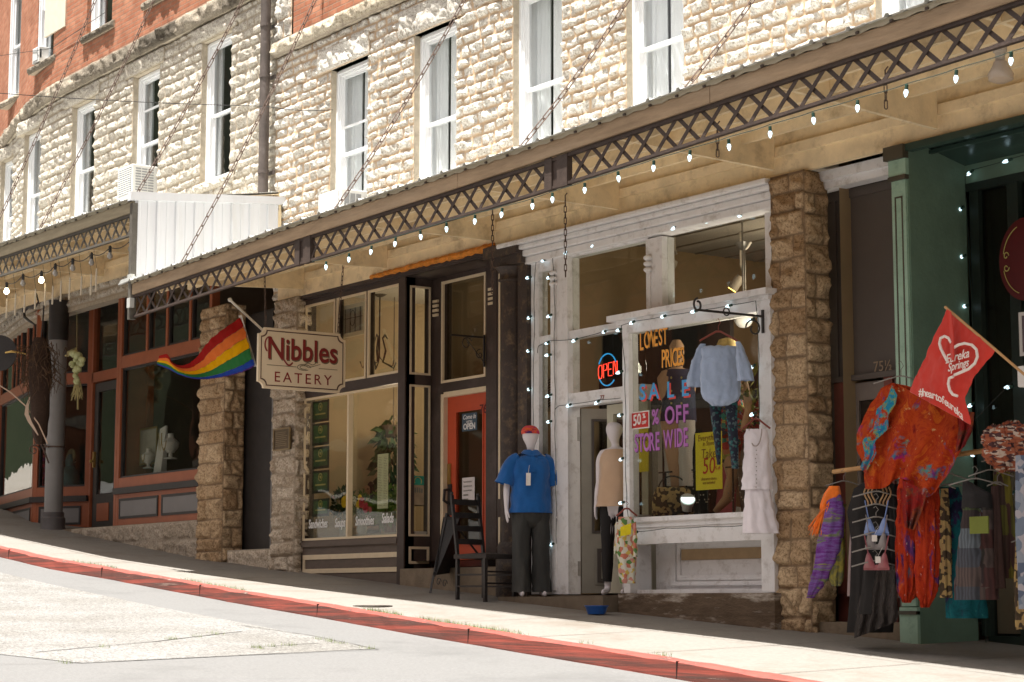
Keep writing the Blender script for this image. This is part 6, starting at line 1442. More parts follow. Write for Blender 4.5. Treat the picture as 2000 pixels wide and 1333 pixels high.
# ================================================================ easel, chair, pot, bowl
def gpt(px, py): return on(px, py, gz)
t = thing('easel_sign', 'black metal easel with a dark chalkboard standing in front of the cafe door', 'easel', gpt(862, 1160))
p0, p1 = gpt(840, 1159), gpt(893, 1150); top = at(872, 1003, (p0.y+p1.y)/2); bk = Vector((top.x+.1, p1.y+.35, base(top.x)))
k = MB(); k.bar(p0, top, .022, .012); k.build('leg', blk, t); k = MB(); k.bar(p1, top, .022, .012); k.build('leg', blk, t); k = MB(); k.bar(bk+Vector((0, 0, .05)), top, .018); k.build('leg', blk, t)
k = MB(); a = p0.lerp(top, .22); b_ = p1.lerp(top, .22); k.hexa([a+Vector((.03, -.02, 0)), b_+Vector((.05, -.02, 0)), b_+Vector((.05, .01, 0)), a+Vector((.03, .01, 0))], [p0.lerp(top, .95)+Vector((-.02, -.02, 0)), p1.lerp(top, .95)+Vector((.25, -.02, 0)), p1.lerp(top, .95)+Vector((.25, .01, 0)), p0.lerp(top, .95)+Vector((-.02, .01, 0))]); k.build('chalkboard', M('chalkboard', (.02, .018, .018), .6, .3, 4), t)
k = MB(); n_ = 0
for (cx_, cz_, s_) in ((.2, .12, .05), (.32, .10, .05), (.12, .2, .04)): k.tube([p0+Vector((cx_+s_*cos(q)*(1-q/9), -.02, cz_+s_*sin(q)*(1-q/9))) for q in np.linspace(0, 7, 20)], .005, 5)
k.build('scroll', blk, t)
# ladder back chair
wd = M('black_painted_wood', (.022, .018, .017), .4, .2, 6); seatm = M('dark_woven_seat', (.035, .028, .025), .7, .3, 40, .4, 60)
A1, A2, A3, A4 = gpt(891, 1172), gpt(911, 1179), gpt(989, 1174), gpt(953, 1164)
o_ = (A1+A2+A3+A4)/4; t = thing('chair', 'black ladder back chair with a woven seat beside the mannequin in blue', 'chair', (o_.x, o_.y, o_.z))
ca_ = radians(12); dX = Vector((cos(ca_), sin(ca_), 0)); dY = Vector((-sin(ca_), cos(ca_), 0)); CB = Vector((A1.x+.0, A1.y, 0))+dX*.21+dY*.22; zf = lambda p: gz(p.x, p.y)
W2, D2 = .22, .21
def cp(a, b, z): p = CB+dX*a+dY*b; p.z = o_.z+z; return p
for sb in (-1, 1):
    f = cp(D2, sb*W2, 0); f.z = zf(f); k = MB(); k.bar(f, cp(D2, sb*W2, .43), .034); k.build('leg', wd, t)
    f = cp(-D2, sb*(W2-.02), 0); f.z = zf(f); k = MB(); k.bar(f, cp(-D2, sb*(W2-.02), .45), .034); k.bar(cp(-D2, sb*(W2-.02), .45), cp(-D2-.09, sb*(W2-.02), 1.10), .032); k.ball(cp(-D2-.09, sb*(W2-.02), 1.12), .018, n=6); k.build('back_post', wd, t)
for i in range(4):
    z = .58+i*.14; x = -D2-.018-.022*i; k = MB(); k.hexa([cp(x, -W2+.02, z), cp(x+.012, -W2+.02, z), cp(x+.012, W2-.02, z), cp(x, W2-.02, z)], [cp(x-.008, -W2+.02, z+.06), cp(x+.004, -W2+.02, z+.06), cp(x+.004, W2-.02, z+.06), cp(x-.008, W2-.02, z+.06)]); k.build('slat', wd, t)
k = MB(); P = [[cp(-D2-.02+(2*D2+.05)*i/8, (-W2-.02+(2*W2+.04)*j/8), .45+.02*(1-((i-4)/4.)**2)*(1-((j-4)/4.)**2)) for j in range(9)] for i in range(9)]; k.sheet(P, .045); k.build('seat', seatm, t, smooth=True)
for z in (.14, .26):
    for sb in (-1, 1): k = MB(); k.bar(cp(-D2, sb*W2*.95, z), cp(D2, sb*W2*.98, z), .018); k.build('rung', wd, t)
    k = MB(); k.bar(cp(D2, -W2, z+.03), cp(D2, W2, z+.03), .018); k.build('rung', wd, t)
# plant pot behind the chair and iron scroll trivet
c = gpt(968, 1152); t = thing('plant_pot', 'mustard glazed pot half hidden behind the black chair', 'pot', c); k = MB(); k.lathe(c, [(.12, 0), (.15, .12), (.155, .28), (.165, .30), (.165, .33), (.14, .33), (.13, .28)], 20); k.build('pot', M('mustard_glaze', (.20, .14, .04), .4, .3, 5), t, smooth=True)
k = MB(); k.lathe((c.x, c.y, c.z), [(.13, .29), (.12, .30), (.0, .30)], 16); k.build('soil', M('soil', (.04, .03, .02), .95, .3), t)
c = at(1165, 1189, -.62); c.z = gz(c.x, c.y)+.002; t = thing('bowl', 'blue plastic water bowl on the pavement under the shop step', 'bowl', c); k = MB(); k.lathe(c, [(.075, 0), (.085, .005), (.108, .07), (.118, .078), (.118, .084), (.104, .080), (.08, .015), (.0, .012)], 28); k.build('bowl', M('blue_plastic', (.02, .10, .38), .35, .05), t, smooth=True)

# ================================================================ mannequin in blue beside the door
fB = at(1037, 1164, -.24); fB.z = .037
mt = thing('mannequin', 'white mannequin in a blue polo shirt, dark jeans and a bright headband', 'mannequin', fB)
body, P = figure(mt, fB, (.93, -.37), 1.76, mann, head_turn=-.03, armd=.005)
blue = M('blue_polo', (.004, .095, .33), .75, .12, 6, .55, 11, .3, sheen=.3); jean = M('dark_jeans', (.040, .040, .038), .85, .22, 7, .6, 13, stain=(.085, .08, .07), stain_amt=.5, stain_scale=2.2, stretch=(1, 1, .4))
def body_ring(P, z, w, d, y=0.0, n=36, folds=0, amp=0.0, ph=0.0, x=0.0): return [P(x+w/2*cos(2*pi*j/n)*(1+amp*sin(folds*2*pi*j/n+ph)), y+d/2*sin(2*pi*j/n)*(1+amp*sin(folds*2*pi*j/n+ph)), z) for j in range(n)]
k = MB(); k.rings([body_ring(P, z, w, d, y, folds=f, amp=a, ph=z*6) for z, w, d, y, f, a in ((1.468, .15, .125, 0, 3, 0), (1.455, .22, .155, 0, 3, 0), (1.44, .33, .19, -.005, 3, .0), (1.40, .41, .225, -.005, 4, .01), (1.33, .43, .25, 0, 5, .012), (1.24, .42, .255, 0, 5, .018), (1.14, .405, .25, 0, 6, .026), (1.04, .415, .28, 0, 6, .022), (.95, .435, .315, 0, 7, .022), (.875, .45, .33, 0, 7, .024), (.855, .453, .332, 0, 7, .024))], True, False)
k.build('polo_shirt', blue, mt, smooth=True)
for g in (1, -1):
    k = MB(); tube_cloth(k, P, [(.13*g, -.01, 1.425), (.19*g, -.012, 1.39), (.228*g, -.015, 1.32), (.252*g, -.018, 1.23), (.275*g, -.02, 1.15)], [(.06, .07), (.078, .078), (.086, .08), (.095, .086), (.105, .092)], amp=.045, folds=3); k.build('sleeve', blue, mt, smooth=True)
for g in (1, -1):
    k = MB(); Pc = []
    for i in range(9):
        a = pi/2*(1-i/8*1.8) if g == 1 else pi/2*(1+i/8*1.8)
        r_ = .066; Pc.append([P(r_*cos(a)*1.1, .0+r_*sin(a)*1.02, 1.505-.012*(i == 0)), P((r_+.036)*cos(a)*1.15, (r_+.036)*sin(a)*1.02, 1.46-.02*(i < 2))])
    k.sheet(Pc, .006); k.build('collar', blue, mt, smooth=True)
k = MB(); k.hexa([P(-.02, .134, 1.27), P(.02, .134, 1.27), P(.02, .13, 1.27), P(-.02, .13, 1.27)], [P(-.02, .09, 1.47), P(.02, .09, 1.47), P(.02, .085, 1.47), P(-.02, .085, 1.47)]); k.build('placket', blue, mt)
k = MB(); k.box(-.0, .0, 0, 0, 0, 0) if False else None
a = P(-.09, .155, 1.13); k.hexa([a, a+Vector((.04, .03, 0)), a+Vector((.04, .032, .13)), a+Vector((0, .002, .13))], [q+Vector((.002, -.002, 0)) for q in (a, a+Vector((.04, .03, 0)), a+Vector((.04, .032, .13)), a+Vector((0, .002, .13)))]); k.tube([a+Vector((.02, .015, .13)), P(-.05, .14, 1.34)], .0025, 4); k.build('price_tag', M('tag_card', (.66, .62, .58), .7), mt)
for g in (1, -1):
    k = MB(); k.rings([body_ring(P, z, w, d, y, 28, 5, am, z*9+g, x*g) for z, w, d, y, x, am in ((.95, .20, .23, 0, .095, 0), (.86, .205, .235, 0, .097, .01), (.74, .195, .215, .0, .10, .02), (.6, .185, .20, .0, .103, .025), (.48, .178, .19, .005, .106, .03), (.34, .18, .19, .0, .108, .03), (.2, .185, .195, .0, .11, .035), (.1, .19, .205, .01, .11, .05), (.045, .195, .215, .015, .11, .07))], True, False); k.build('trouser_leg', jean, mt, smooth=True)
k = MB(); k.rings([body_ring(P, z, w, .25, 0, 36) for z, w in ((1.0, .36), (.93, .385), (.86, .39))], True, False); k.build('waistband', jean, mt, smooth=True)
k = MB(); k.rings([body_ring(P, z, w, d, 0, 30) for z, w, d in ((.90, .395, .28), (.83, .37, .27), (.78, .30, .25), (.74, .20, .21), (.70, .06, .12))], True, True); k.build('trouser_seat', jean, mt, smooth=True)
k = MB(); k.rings([body_ring(P, z, w, d, y, 28, 9, .02, z*30, x=-.008) for z, w, d, y in ((1.672, .185, .212, .014), (1.688, .188, .216, .012), (1.704, .184, .212, .008), (1.724, .168, .192, .003), (1.745, .135, .155, -.002), (1.760, .08, .09, -.006))], True, True); k.build('headband', cloth_pat('headband_cloth', 'dye', [(.03, .02, .12), (.35, .02, .05), (.7, .12, .02), (.6, .03, .1), (.05, .03, .2)], 9, stretch=(1, 1, 3)), mt, smooth=True)
# female mannequin in the doorway
fB = at(1204, 1160, .02); fB.z = .052
m2 = thing('mannequin', 'white female mannequin in a beige sleeveless top standing in the open doorway', 'mannequin', fB)
_, P = figure(m2, fB, (.55, -.83), 1.74, mann, slim=.86, armd=-.03, head_turn=-.02)
k = MB(); k.rings([body_ring(P, z, w, d, y, 32, 6, am, z*7) for z, w, d, y, am in ((1.46, .26, .15, 0, 0), (1.42, .34, .20, 0, 0), (1.33, .37, .25, .02, .01), (1.2, .38, .27, .02, .02), (1.05, .42, .30, .01, .04), (.9, .49, .34, 0, .06), (.88, .50, .35, 0, .06))], True, False); k.build('tank_top', M('beige_satin', (.50, .34, .22), .45, .06, 5, sheen=.3), m2, smooth=True)
for g in (1, -1):
    k = MB(); k.rings([body_ring(P, z, w, w*1.05, 0, 20, 4, .02, z*9, x*g) for z, w, x in ((.95, .2, .095), (.75, .185, .1), (.5, .14, .105), (.3, .13, .108), (.13, .10, .11))], True, False); k.build('legging', M('black_cloth', (.015, .013, .013), .85, .2), m2, smooth=True)
lamp(-15.5, 2.0, 3.3, 9, (1, .82, .6), .3); lamp(-14.5, .75, 2.45, 16, (1, .9, .75), .2)  # added fill lights with no fixtures: the dim shop, then its display window

# ================================================================ clothes shown outside the white shop
hang_w = M('red_wood_hanger', (.22, .045, .03), .4, .2, 8); steel = MATS['old_steel']; clear_h = M('clear_plastic_hanger', (.20, .185, .165), .12, .1)
def hanger(parent, px, py, Y, halfw, drop, mat=hang_w, r=.009, hook=.06, name='hanger'):
    c = at(px, py, Y); k = MB(); U = RV
    k.tube([c-U*halfw-Vector((0, 0, drop)), c-U*halfw*.5-Vector((0, 0, drop*.42)), c-U*.02, c+U*.02, c+U*halfw*.5-Vector((0, 0, drop*.42)), c+U*halfw-Vector((0, 0, drop))], r, 8)
    k.tube([c, c+Vector((0, 0, hook*.5)), c+U*.02+Vector((0, 0, hook*.8)), c+Vector((0, 0, hook*1.2)), c-U*.02+Vector((0, 0, hook))], .003, 5); return k.build(name, mat, parent, smooth=True)
YB = -.62; c = at(1403, 640, YB)
t = thing('blouse', 'pale blue off shoulder blouse on a wooden hanger in front of the display window', 'blouse', c)
hanger(t, 1403, 648, YB, .17, .085, hook=.10)
lb = M('pale_blue_gauze', (.34, .42, .57), .9, .08, 14, .2, 110, sheen=.3)
k = MB(); hang(k, YB, [(676, 1371, 1437, .05), (680, 1368, 1441, .09), (700, 1370, 1442, .10), (704, 1369, 1443, .10), (740, 1367, 1446, .12), (770, 1369, 1446, .13), (782, 1376, 1440, .12), (793, 1392, 1420, .10)], folds=9, amp=.006); k.build('bodice', lb, t, smooth=True)
for a in ([(672, 1368, 1377, .03), (690, 1357, 1375, .05), (720, 1348, 1373, .07), (745, 1343, 1374, .08), (756, 1343, 1372, .09)], [(668, 1437, 1446, .03), (690, 1438, 1456, .05), (715, 1440, 1466, .07), (735, 1441, 1471, .08), (744, 1443, 1472, .09)]):
    k = MB(); hang(k, YB, a, folds=5, amp=.010, n=30); k.build('sleeve', lb, t, smooth=True)
leg_m = cloth_pat('leggings_print', 'spots', [(.010, .013, .028), (.012, .016, .034), (.012, .014, .03), (.010, .014, .03), (.015, .10, .10), (.07, .11, .12)], 46)
t = thing('leggings', 'dark leggings with a teal pattern hanging below the pale blue blouse', 'trousers', at(1415, 790, -.5))
for a in ([(780, 1384, 1411), (820, 1389, 1408), (870, 1396, 1408), (908, 1401, 1407)], [(780, 1414, 1441), (820, 1419, 1440), (870, 1424, 1442), (916, 1430, 1442)]):
    k = MB(); hang(k, -.5, a, .05, 3, .004, 20); k.build('leg', leg_m, t, smooth=True)
k = MB(); hang(k, -.5, [(768, 1382, 1442), (784, 1381, 1443)], .09, 3, .004, 24); k.build('waist', leg_m, t, smooth=True)
t = thing('wall_bracket', 'black wrought iron arm with scrolls holding the pale blue blouse', 'bracket', at(1486, 610, BY)); X = bx1-.09; z = at(1484, 620, BY).z; zb = at(1486, 652, BY).z
k = MB(); k.box(X-.012, X+.012, BY-.018, BY-.001, zb, z+.06); k.build('back_plate', blk, t)
k = MB(); k.bar((X, BY-.01, z), (X-.02, -.95, z), .016, .02); k.tube([(X, BY-.02-.10*cos(q)*(1-q/10)-.1, z+.0+.09*sin(q)*(1-q/10)-.12) for q in np.linspace(0, 7, 22)], .008, 6); k.tube([(X-.02, -.95-.045*cos(q)*(1-q/12), z+.045-.055*sin(q)*(1-q/12)) for q in np.linspace(-1.5, 5, 20)], .010, 6); k.tube([(X-.01, -.62+.035*cos(q), z+.01+.035*sin(q)) for q in np.linspace(0, 6.2, 14)], .007, 5); k.build('arm', blk, t)
YD = -.33; t = thing('dress', 'white sleeveless tiered dress hanging on the right post of the display window', 'dress', at(1480, 835, YD))
hanger(t, 1477, 819, YD, .125, .085)
wdm = M('white_dress_cloth', (.82, .77, .81), .85, .04, 8, .15, 60, sheen=.3)
k = MB(); hang(k, YD, [(838, 1456, 1498, .03), (850, 1454, 1500, .07), (880, 1453, 1503, .09), (920, 1451, 1506, .11), (950, 1449, 1509, .12), (957, 1448, 1510, .12)], folds=6, amp=.005); k.build('bodice', wdm, t, smooth=True)
k = MB(); hang(k, YD, [(950, 1455, 1503, .09), (980, 1454, 1508, .12), (1010, 1453, 1515, .15), (1036, 1452, 1521, .18), (1042, 1452, 1522, .18)], folds=8, amp=.012); k.build('skirt', wdm, t, smooth=True)
k = MB(); k.tube([at(1463+13*(1-cos(q))/1.0*.95, 838+34*sin(q), YD-.055) for q in np.linspace(0, pi, 14)], .006, 5)
for i in range(10): k.ball(at(1477+random.uniform(-1.5, 1.5), 880+i*8, YD-.06), .006, n=5)
k.build('trim', M('dull_lace', (.35, .30, .28), .8), t)
YF = -.36; t = thing('dress', 'floral top with a yellow price tag hanging on the left post of the display window', 'dress', at(1222, 1000, YF))
hanger(t, 1224, 994, YF, .10, .07)
flor = cloth_pat('floral_cloth', 'spots', [(.62, .60, .50), (.60, .58, .48), (.5, .16, .10), (.10, .22, .06), (.60, .45, .10), (.6, .58, .5), (.55, .25, .2)], 26)
k = MB(); hang(k, YF, [(1010, 1208, 1237, .04), (1030, 1206, 1240, .08), (1060, 1204, 1241, .09), (1090, 1207, 1242, .10), (1125, 1210, 1241, .11), (1140, 1212, 1240, .11)], folds=6, amp=.008); k.build('bodice', flor, t, smooth=True)
for a in ([(1020, 1203, 1210), (1060, 1199, 1210), (1082, 1199, 1209)], [(1020, 1236, 1242), (1060, 1236, 1245), (1088, 1236, 1245)]): k = MB(); hang(k, YF, a, .06, 3, .006, 16); k.build('sleeve', flor, t, smooth=True)
k = MB(); a = at(1222, 1038, YF-.08); b_ = RV; k.hexa([a-b_*.05+Vector((0, 0, -.05)), a+b_*.05+Vector((0, 0, -.03)), a+b_*.05+Vector((.004, -.004, -.03)), a-b_*.05+Vector((.004, -.004, -.05))], [a-b_*.05+Vector((0, 0, .04)), a+b_*.055+Vector((0, 0, .08)), a+b_*.055+Vector((.004, -.004, .08)), a-b_*.05+Vector((.004, -.004, .04))]); k.build('price_tag', M('tag_yellow', (.75, .62, .01), .7), t)

# ================================================================ display window of the white shop
YG = BY+.045
orl = M('letter_orange', (.90, .40, .06), .5, .05); dkl = M('letter_dark', (.03, .02, .015), .5); blu = M('letter_blue', (.07, .33, .66), .5); redl = M('letter_red', (.7, .07, .05), .5); pur = M('letter_purple', (.42, .15, .46), .5); purd = M('letter_plum', (.12, .02, .10), .5); yel = M('letter_yellow', (.7, .45, .02), .5)
def two(name, s, parent, px, py, size, m1, m2_, dx=.014, dz=-.012, **kw):
    c = at(px, py, YG); text(name+'_edge', s, parent, c+Vector((dx, .0012, dz)), size, m2_, depth=.0006, **kw); text(name, s, parent, c+Vector((0, -.001, 0)), size, m1, depth=.0006, **kw)
t = thing('window_lettering', 'Lowest Prices Sale and percent off storewide lettering stuck on the display pane', 'lettering', at(1290, 800, YG))
for ch, px, py in zip('LOWEST', (1253, 1264, 1272, 1281, 1290, 1299), (670, 666, 664, 662, 660, 658)): two('letter', ch, t, px, py, .24, orl, dkl, .012, -.008, weight=.003, sx=.52)
for ch, px, py in zip('PRICES', (1296, 1304, 1311, 1318, 1326, 1333), (703, 702, 701, 700, 699, 698)): two('letter', ch, t, px, py, .25, orl, dkl, .012, -.008, weight=.003, sx=.5)
for ch, px, py in zip('SALE', (1255, 1277, 1309, 1338), (768, 766, 763, 760)): two('letter', ch, t, px, py, .22, blu, redl, .022, -.016, weight=.004, sx=1.05)
for ch, px, py in zip('%OFF', (1280, 1308, 1325, 1339), (816, 813, 811, 809)): two('letter', ch, t, px, py, .24 if ch != '%' else .20, pur, purd, .010, -.008, weight=.004, sx=.78)
for ch, px, py in zip('STOREWIDE', (1243, 1252, 1263, 1273, 1284, 1305, 1319, 1328, 1339), (868, 867, 866, 865, 864, 860, 858, 857, 856)): two('letter', ch, t, px, py, .25, pur, redl if False else purd, .009, -.007, weight=.004, sx=.55)
t = thing('sale_sign', 'red fifty percent off card stuck at the left of the display pane', 'sign', at(1251, 835, YG)); a, b_ = at(1234, 806, YG), at(1269, 836, YG); F = Fr(a.x, YG-.003)
k = MB(); F.box(k, -.0, b_.x-a.x, -.003, .0, b_.z, a.z); k.build('card', M('card_white', (.75, .72, .7), .6), t); k = MB(); F.box(k, .012, b_.x-a.x-.012, -.006, -.0035, b_.z+.012, a.z-.012); k.build('print', M('card_red', (.5, .025, .02), .5), t)
text('lettering', '50', t, (a.x+.095, YG-.011, (a.z+b_.z)/2), .15, MATS['card_white'], (1, 0, .12), depth=.001, weight=.003, sx=.85); text('lettering', '%', t, (a.x+.205, YG-.011, (a.z+b_.z)/2+.035), .065, MATS['card_white'], depth=.001, weight=.002); text('lettering', 'OFF', t, (a.x+.205, YG-.011, (a.z+b_.z)/2-.03), .04, MATS['card_white'], (1, 0, .12), depth=.001, weight=.001)
ylw = M('poster_yellow', (.75, .62, .03), .7, .03); mk = M('marker_dark', (.28, .14, .02), .7); mkr = M('marker_red', (.5, .05, .02), .7)
YP = YG+.03; a, b_ = at(1358, 847, YP), at(1411, 955, YP); t = thing('poster', 'yellow handwritten poster saying Everything in Store Take 50 off', 'poster', ((a.x+b_.x)/2, YP, b_.z)); F = Fr(a.x, YP)
k = MB(); F.box(k, 0, b_.x-a.x, 0, .003, b_.z, a.z); k.build('sheet', ylw, t); xm = (a.x+b_.x)/2; h_ = a.z-b_.z
for s_, f, sz, mm in (('Everything', .90, .085, mk), ('in Store', .80, .06, mk), ('Take', .62, .13, mk), ('50', .40, .22, mkr), ('clearance items', .19, .042, mk), ('not included', .12, .042, mk)): text('handwriting', s_, t, (xm, YP-.003, b_.z+h_*f), sz, mm, depth=.0006, shear=.1, sx=.85)
text('handwriting', '% off', t, (b_.x-.06, YP-.003, b_.z+h_*.36), .045, mkr, depth=.0006, sx=.8)
a, b_ = at(1232, 828, .12), at(1266, 921, .12); t = thing('poster', 'yellow poster half hidden behind the left post of the display window', 'poster', (a.x, .12, b_.z)); k = MB(); Fr(a.x, .125).box(k, 0, b_.x-a.x, 0, .003, b_.z, a.z); k.build('sheet', ylw, t); text('handwriting', 'SALE', t, ((a.x+b_.x)/2, .12, a.z-.15), .12, mk, depth=.001)
# neon OPEN
nr = emis('neon_red', (1, .05, .025), 1.2); nb = emis('neon_blue', (.02, .25, .55), .5)
t = thing('neon_sign', 'red and blue neon OPEN sign behind the pane over the shop door', 'sign', at(1188, 722, .12)); c = at(1188, 722, .12); U = Vector((1, 0, 0))
def stroke(mb, pts, ox, s=.135, r=.0042): mb.tube([c+Vector((ox+x*.062, 0, (z-.5)*s+ox*.09)) for x, z in pts], r, 6)
for ch, ox, pp in (('o', -.165, [[(.2, .0), (0, .25), (0, .8), (.3, 1), (.9, 1), (1, .8), (1, .25), (.8, 0), (.2, 0)]]), ('p', -.08, [[(0, -.05), (0, 1), (.8, 1), (1, .8), (.9, .55), (0, .5)]]), ('e', .0, [[(1, 1), (0, 1), (0, 0), (1, 0)], [(0, .5), (.8, .5)]]), ('n', .085, [[(0, 0), (0, 1), (.3, 1), (.8, 0), (1, 0), (1, 1)]])):
    k = MB(); [stroke(k, q, ox) for q in pp]; k.build('letter_tube', nr, t)
k = MB(); k.tube([c+Vector((-.02+.155*cos(q), .004, .165*sin(q))) for q in np.linspace(.45, 2.7, 16)], .007, 6); k.build('ring_tube', nb, t); k = MB(); k.tube([c+Vector((-.02+.155*cos(q), .004, .165*sin(q))) for q in np.linspace(3.7, 5.5, 12)], .007, 6); k.build('ring_tube', nb, t)
k = MB(); k.tube([c+Vector((-.1, .0, .1)), c+Vector((-.1, 0, .35))], .003, 4); k.tube([c+Vector((.08, .0, .1)), c+Vector((.08, 0, .35))], .003, 4); k.build('hanging_wire', wire_m, t)
# zebra panel and items behind the glass
a, b_ = at(1056, 738, .2), at(1080, 803, .2); t = thing('zebra_panel', 'black and cream zebra pattern panel behind the narrow side light', 'panel', (a.x, .2, b_.z)); F = Fr(a.x, .2); w = b_.x-a.x
k = MB(); F.box(k, 0, w, 0, .01, b_.z, a.z); k.build('panel', M('zebra_cream', (.5, .43, .27), .7), t); k = MB()
for i in range(11):
    z = b_.z+.02+i*(a.z-b_.z-.1)/10
    for sg in (-1, 1): k.tube([F.p(w/2+sg*u*w/2, -.002, z+.07*u+.015*sin(u*5)) for u in np.linspace(.03, .97, 7)], .007, 4)
k.build('stripes', dkl, t)
# display mannequins
navy = cloth_pat('navy_buttoned', 'spots', [(.018, .022, .05), (.02, .024, .055), (.018, .022, .05), (.022, .026, .06)], 14); whitep = M('cream_trousers', (.55, .50, .45), .8, .05, 5, sheen=.2)
fb = at(1325, 1000, .30); fb.z = .80
t = thing('mannequin', 'display mannequin in a navy top and cream trousers behind the sale lettering', 'mannequin', fb)
c = at(1325, 700, .30); k = MB()
k.rings([ring((fb.x, fb.y, z), w, d, 24) for z, w, d in ((.9, .10, .10), (1.2, .16, .14), (1.6, .30, .20), (1.85, .36, .22), (1.95, .3, .2), (2.0, .35, .21), (2.2, .40, .22), (2.27, .30, .15), (2.30, .12, .11), (2.36, .10, .10), (2.38, .12, .13), (2.45, .15, .19), (2.52, .15, .19), (2.58, .08, .1))], True, True); k.build('torso', skin_t, t, smooth=True)
k = MB(); hang(k, .30, [(722, 1302, 1350, .12), (735, 1296, 1358, .2), (760, 1296, 1357, .22), (790, 1293, 1358, .24), (824, 1290, 1360, .26)], folds=6, amp=.006); k.build('top', navy, t, smooth=True)
for px, py in ((1311, 738), (1331, 738), (1311, 764), (1331, 764), (1311, 788), (1331, 788)): k = MB(); k.ball(at(px, py, .16), .013, .008, .013, 6); k.build('button', gold, t)
for a in ([(822, 1292, 1326), (880, 1297, 1322), (950, 1300, 1322)], [(822, 1324, 1359), (880, 1325, 1352), (950, 1327, 1353)]): k = MB(); hang(k, .30, a, .17, 3, .006, 24); k.build('trouser_leg', whitep, t, smooth=True)
fb = at(1425, 1000, .42); fb.z = .80
t = thing('mannequin', 'blond display mannequin in a floral skirt behind the pale blue blouse', 'mannequin', fb)
k = MB(); k.rings([ring((fb.x, fb.y, z), w, d, 24) for z, w, d in ((1.35, .30, .2), (1.6, .26, .18), (1.8, .24, .16), (2.05, .36, .2), (2.14, .3, .15), (2.18, .11, .1), (2.26, .10, .10), (2.28, .13, .14), (2.36, .16, .2), (2.44, .15, .19), (2.5, .08, .1))], True, True); k.build('torso', skin_t, t, smooth=True)
def limb(name, pts, rad, mat, parent): kk = MB(); kk.tube(pts, rad, 14); return kk.build(name, mat, parent, smooth=True)
limb('arm', [at(1450, 735, .35), at(1463, 800, .25), at(1452, 838, .15)], [.045, .04, .03], skin_t, t)
limb('leg', [at(1425, 900, .35), at(1432, 930, .3), at(1420, 975, .25), at(1397, 1000, .2)], [.075, .065, .05, .03], skin_t, t); limb('leg', [at(1448, 900, .4), at(1452, 930, .4), at(1445, 990, .4)], [.075, .06, .04], skin_t, t)
k = MB(); c = at(1420, 678, .42); k.rings([[c+RV*(w*cos(a))+FV*(w*sin(a))*1.1+Vector((0, 0, z)) for a in np.linspace(0, 2*pi, 20, endpoint=False)] for z, w in ((.09, .02), (.07, .08), (.0, .11), (-.1, .12), (-.16, .10))], True, True); k.build('hair', M('blond_wig', (.42, .30, .10), .7, .3, 20, .4, 60), t, smooth=True)
k = MB(); hang(k, .40, [(780, 1398, 1450), (830, 1395, 1462), (880, 1393, 1470), (905, 1392, 1472)], .2, 8, .010); k.build('skirt', cloth_pat('floral_skirt', 'spots', [(.03, .05, .09), (.45, .05, .05), (.4, .4, .1), (.02, .25, .2), (.03, .05, .09), (.5, .2, .1)], 20), t, smooth=True)
t = thing('handbag', 'leopard print bag on the floor of the display window', 'bag', at(1312, 1005, .15)); c = at(1314, 985, .15)
k = MB(); k.rings([ring((c.x, c.y, z), w, d, 24) for z, w, d in ((.81, .36, .16), (.85, .42, .2), (1.0, .40, .18), (1.08, .34, .12), (1.10, .3, .08))], True, True); k.build('body', cloth_pat('leopard', 'spots', [(.04, .025, .01), (.35, .24, .09), (.05, .03, .015), (.30, .2, .08)], 30), t, smooth=True)
k = MB(); k.tube([c+RV*(.14*cos(q))+Vector((0, 0, 1.08-c.z+.13*sin(q))) for q in np.linspace(0, pi, 12)], .008, 5); k.build('handle', blk, t)
c = at(1342, 1002, .05); t = thing('spotlight', 'white can spotlight tilted up on the display window floor', 'spotlight', c); d = Vector((.35, -.25, .55)).normalized(); k = MB(); k.tube([c+Vector((0, 0, .02)), c+d*.02+Vector((0, 0, .04)), c+d*.16], [.045, .05, .075], 18); k.build('can', jw, t, smooth=True)
k = MB(); k.tube([c+d*.158, c+d*.166], [.066, .066], 18); k.build('lens', emis('spot_lens', (.75, .95, .95), .9), t)
t = thing('necklace_stand', 'black stands with hanging bead necklaces along the display window floor', 'display stand', at(1380, 1000, .1))
for px in (1300, 1365, 1383, 1432, 1455):
    c = at(px, 960, .12); k = MB(); k.tube([(c.x, c.y, .81), (c.x, c.y, 1.25)], .01, 6); k.bar((c.x-.1, c.y, 1.25), (c.x+.1, c.y, 1.25), .014); k.build('post', blk, t)
    k = MB()
    for q in np.linspace(0, pi, 12): k.ball((c.x-.07*cos(q), c.y-.02, 1.23-.30*sin(q)), .009, n=4)
    k.build('beads', M('beads_pale', (.35, .28, .2), .4, .3, 20), t)
t = thing('dried_flowers', 'dried red and yellow flower arrangement at the right side of the display window', 'flowers', at(1465, 850, .3)); c = at(1462, 790, .35)
k = MB(); foliage(k, c, (.20, .15, .35), 160, .10, 21); k.build('leaves', M('leaf_olive', (.14, .15, .02), .7, .4, 9), t); k = MB(); foliage(k, c-Vector((0, 0, .25)), (.22, .15, .2), 160, .09, 22); k.build('petals', M('petal_brick', (.30, .03, .02), .7, .4, 9), t); k = MB(); k.lathe((c.x, c.y, .80), [(.08, 0), (.12, .4), (.06, .7)], 14); k.build('vase', brn, t)
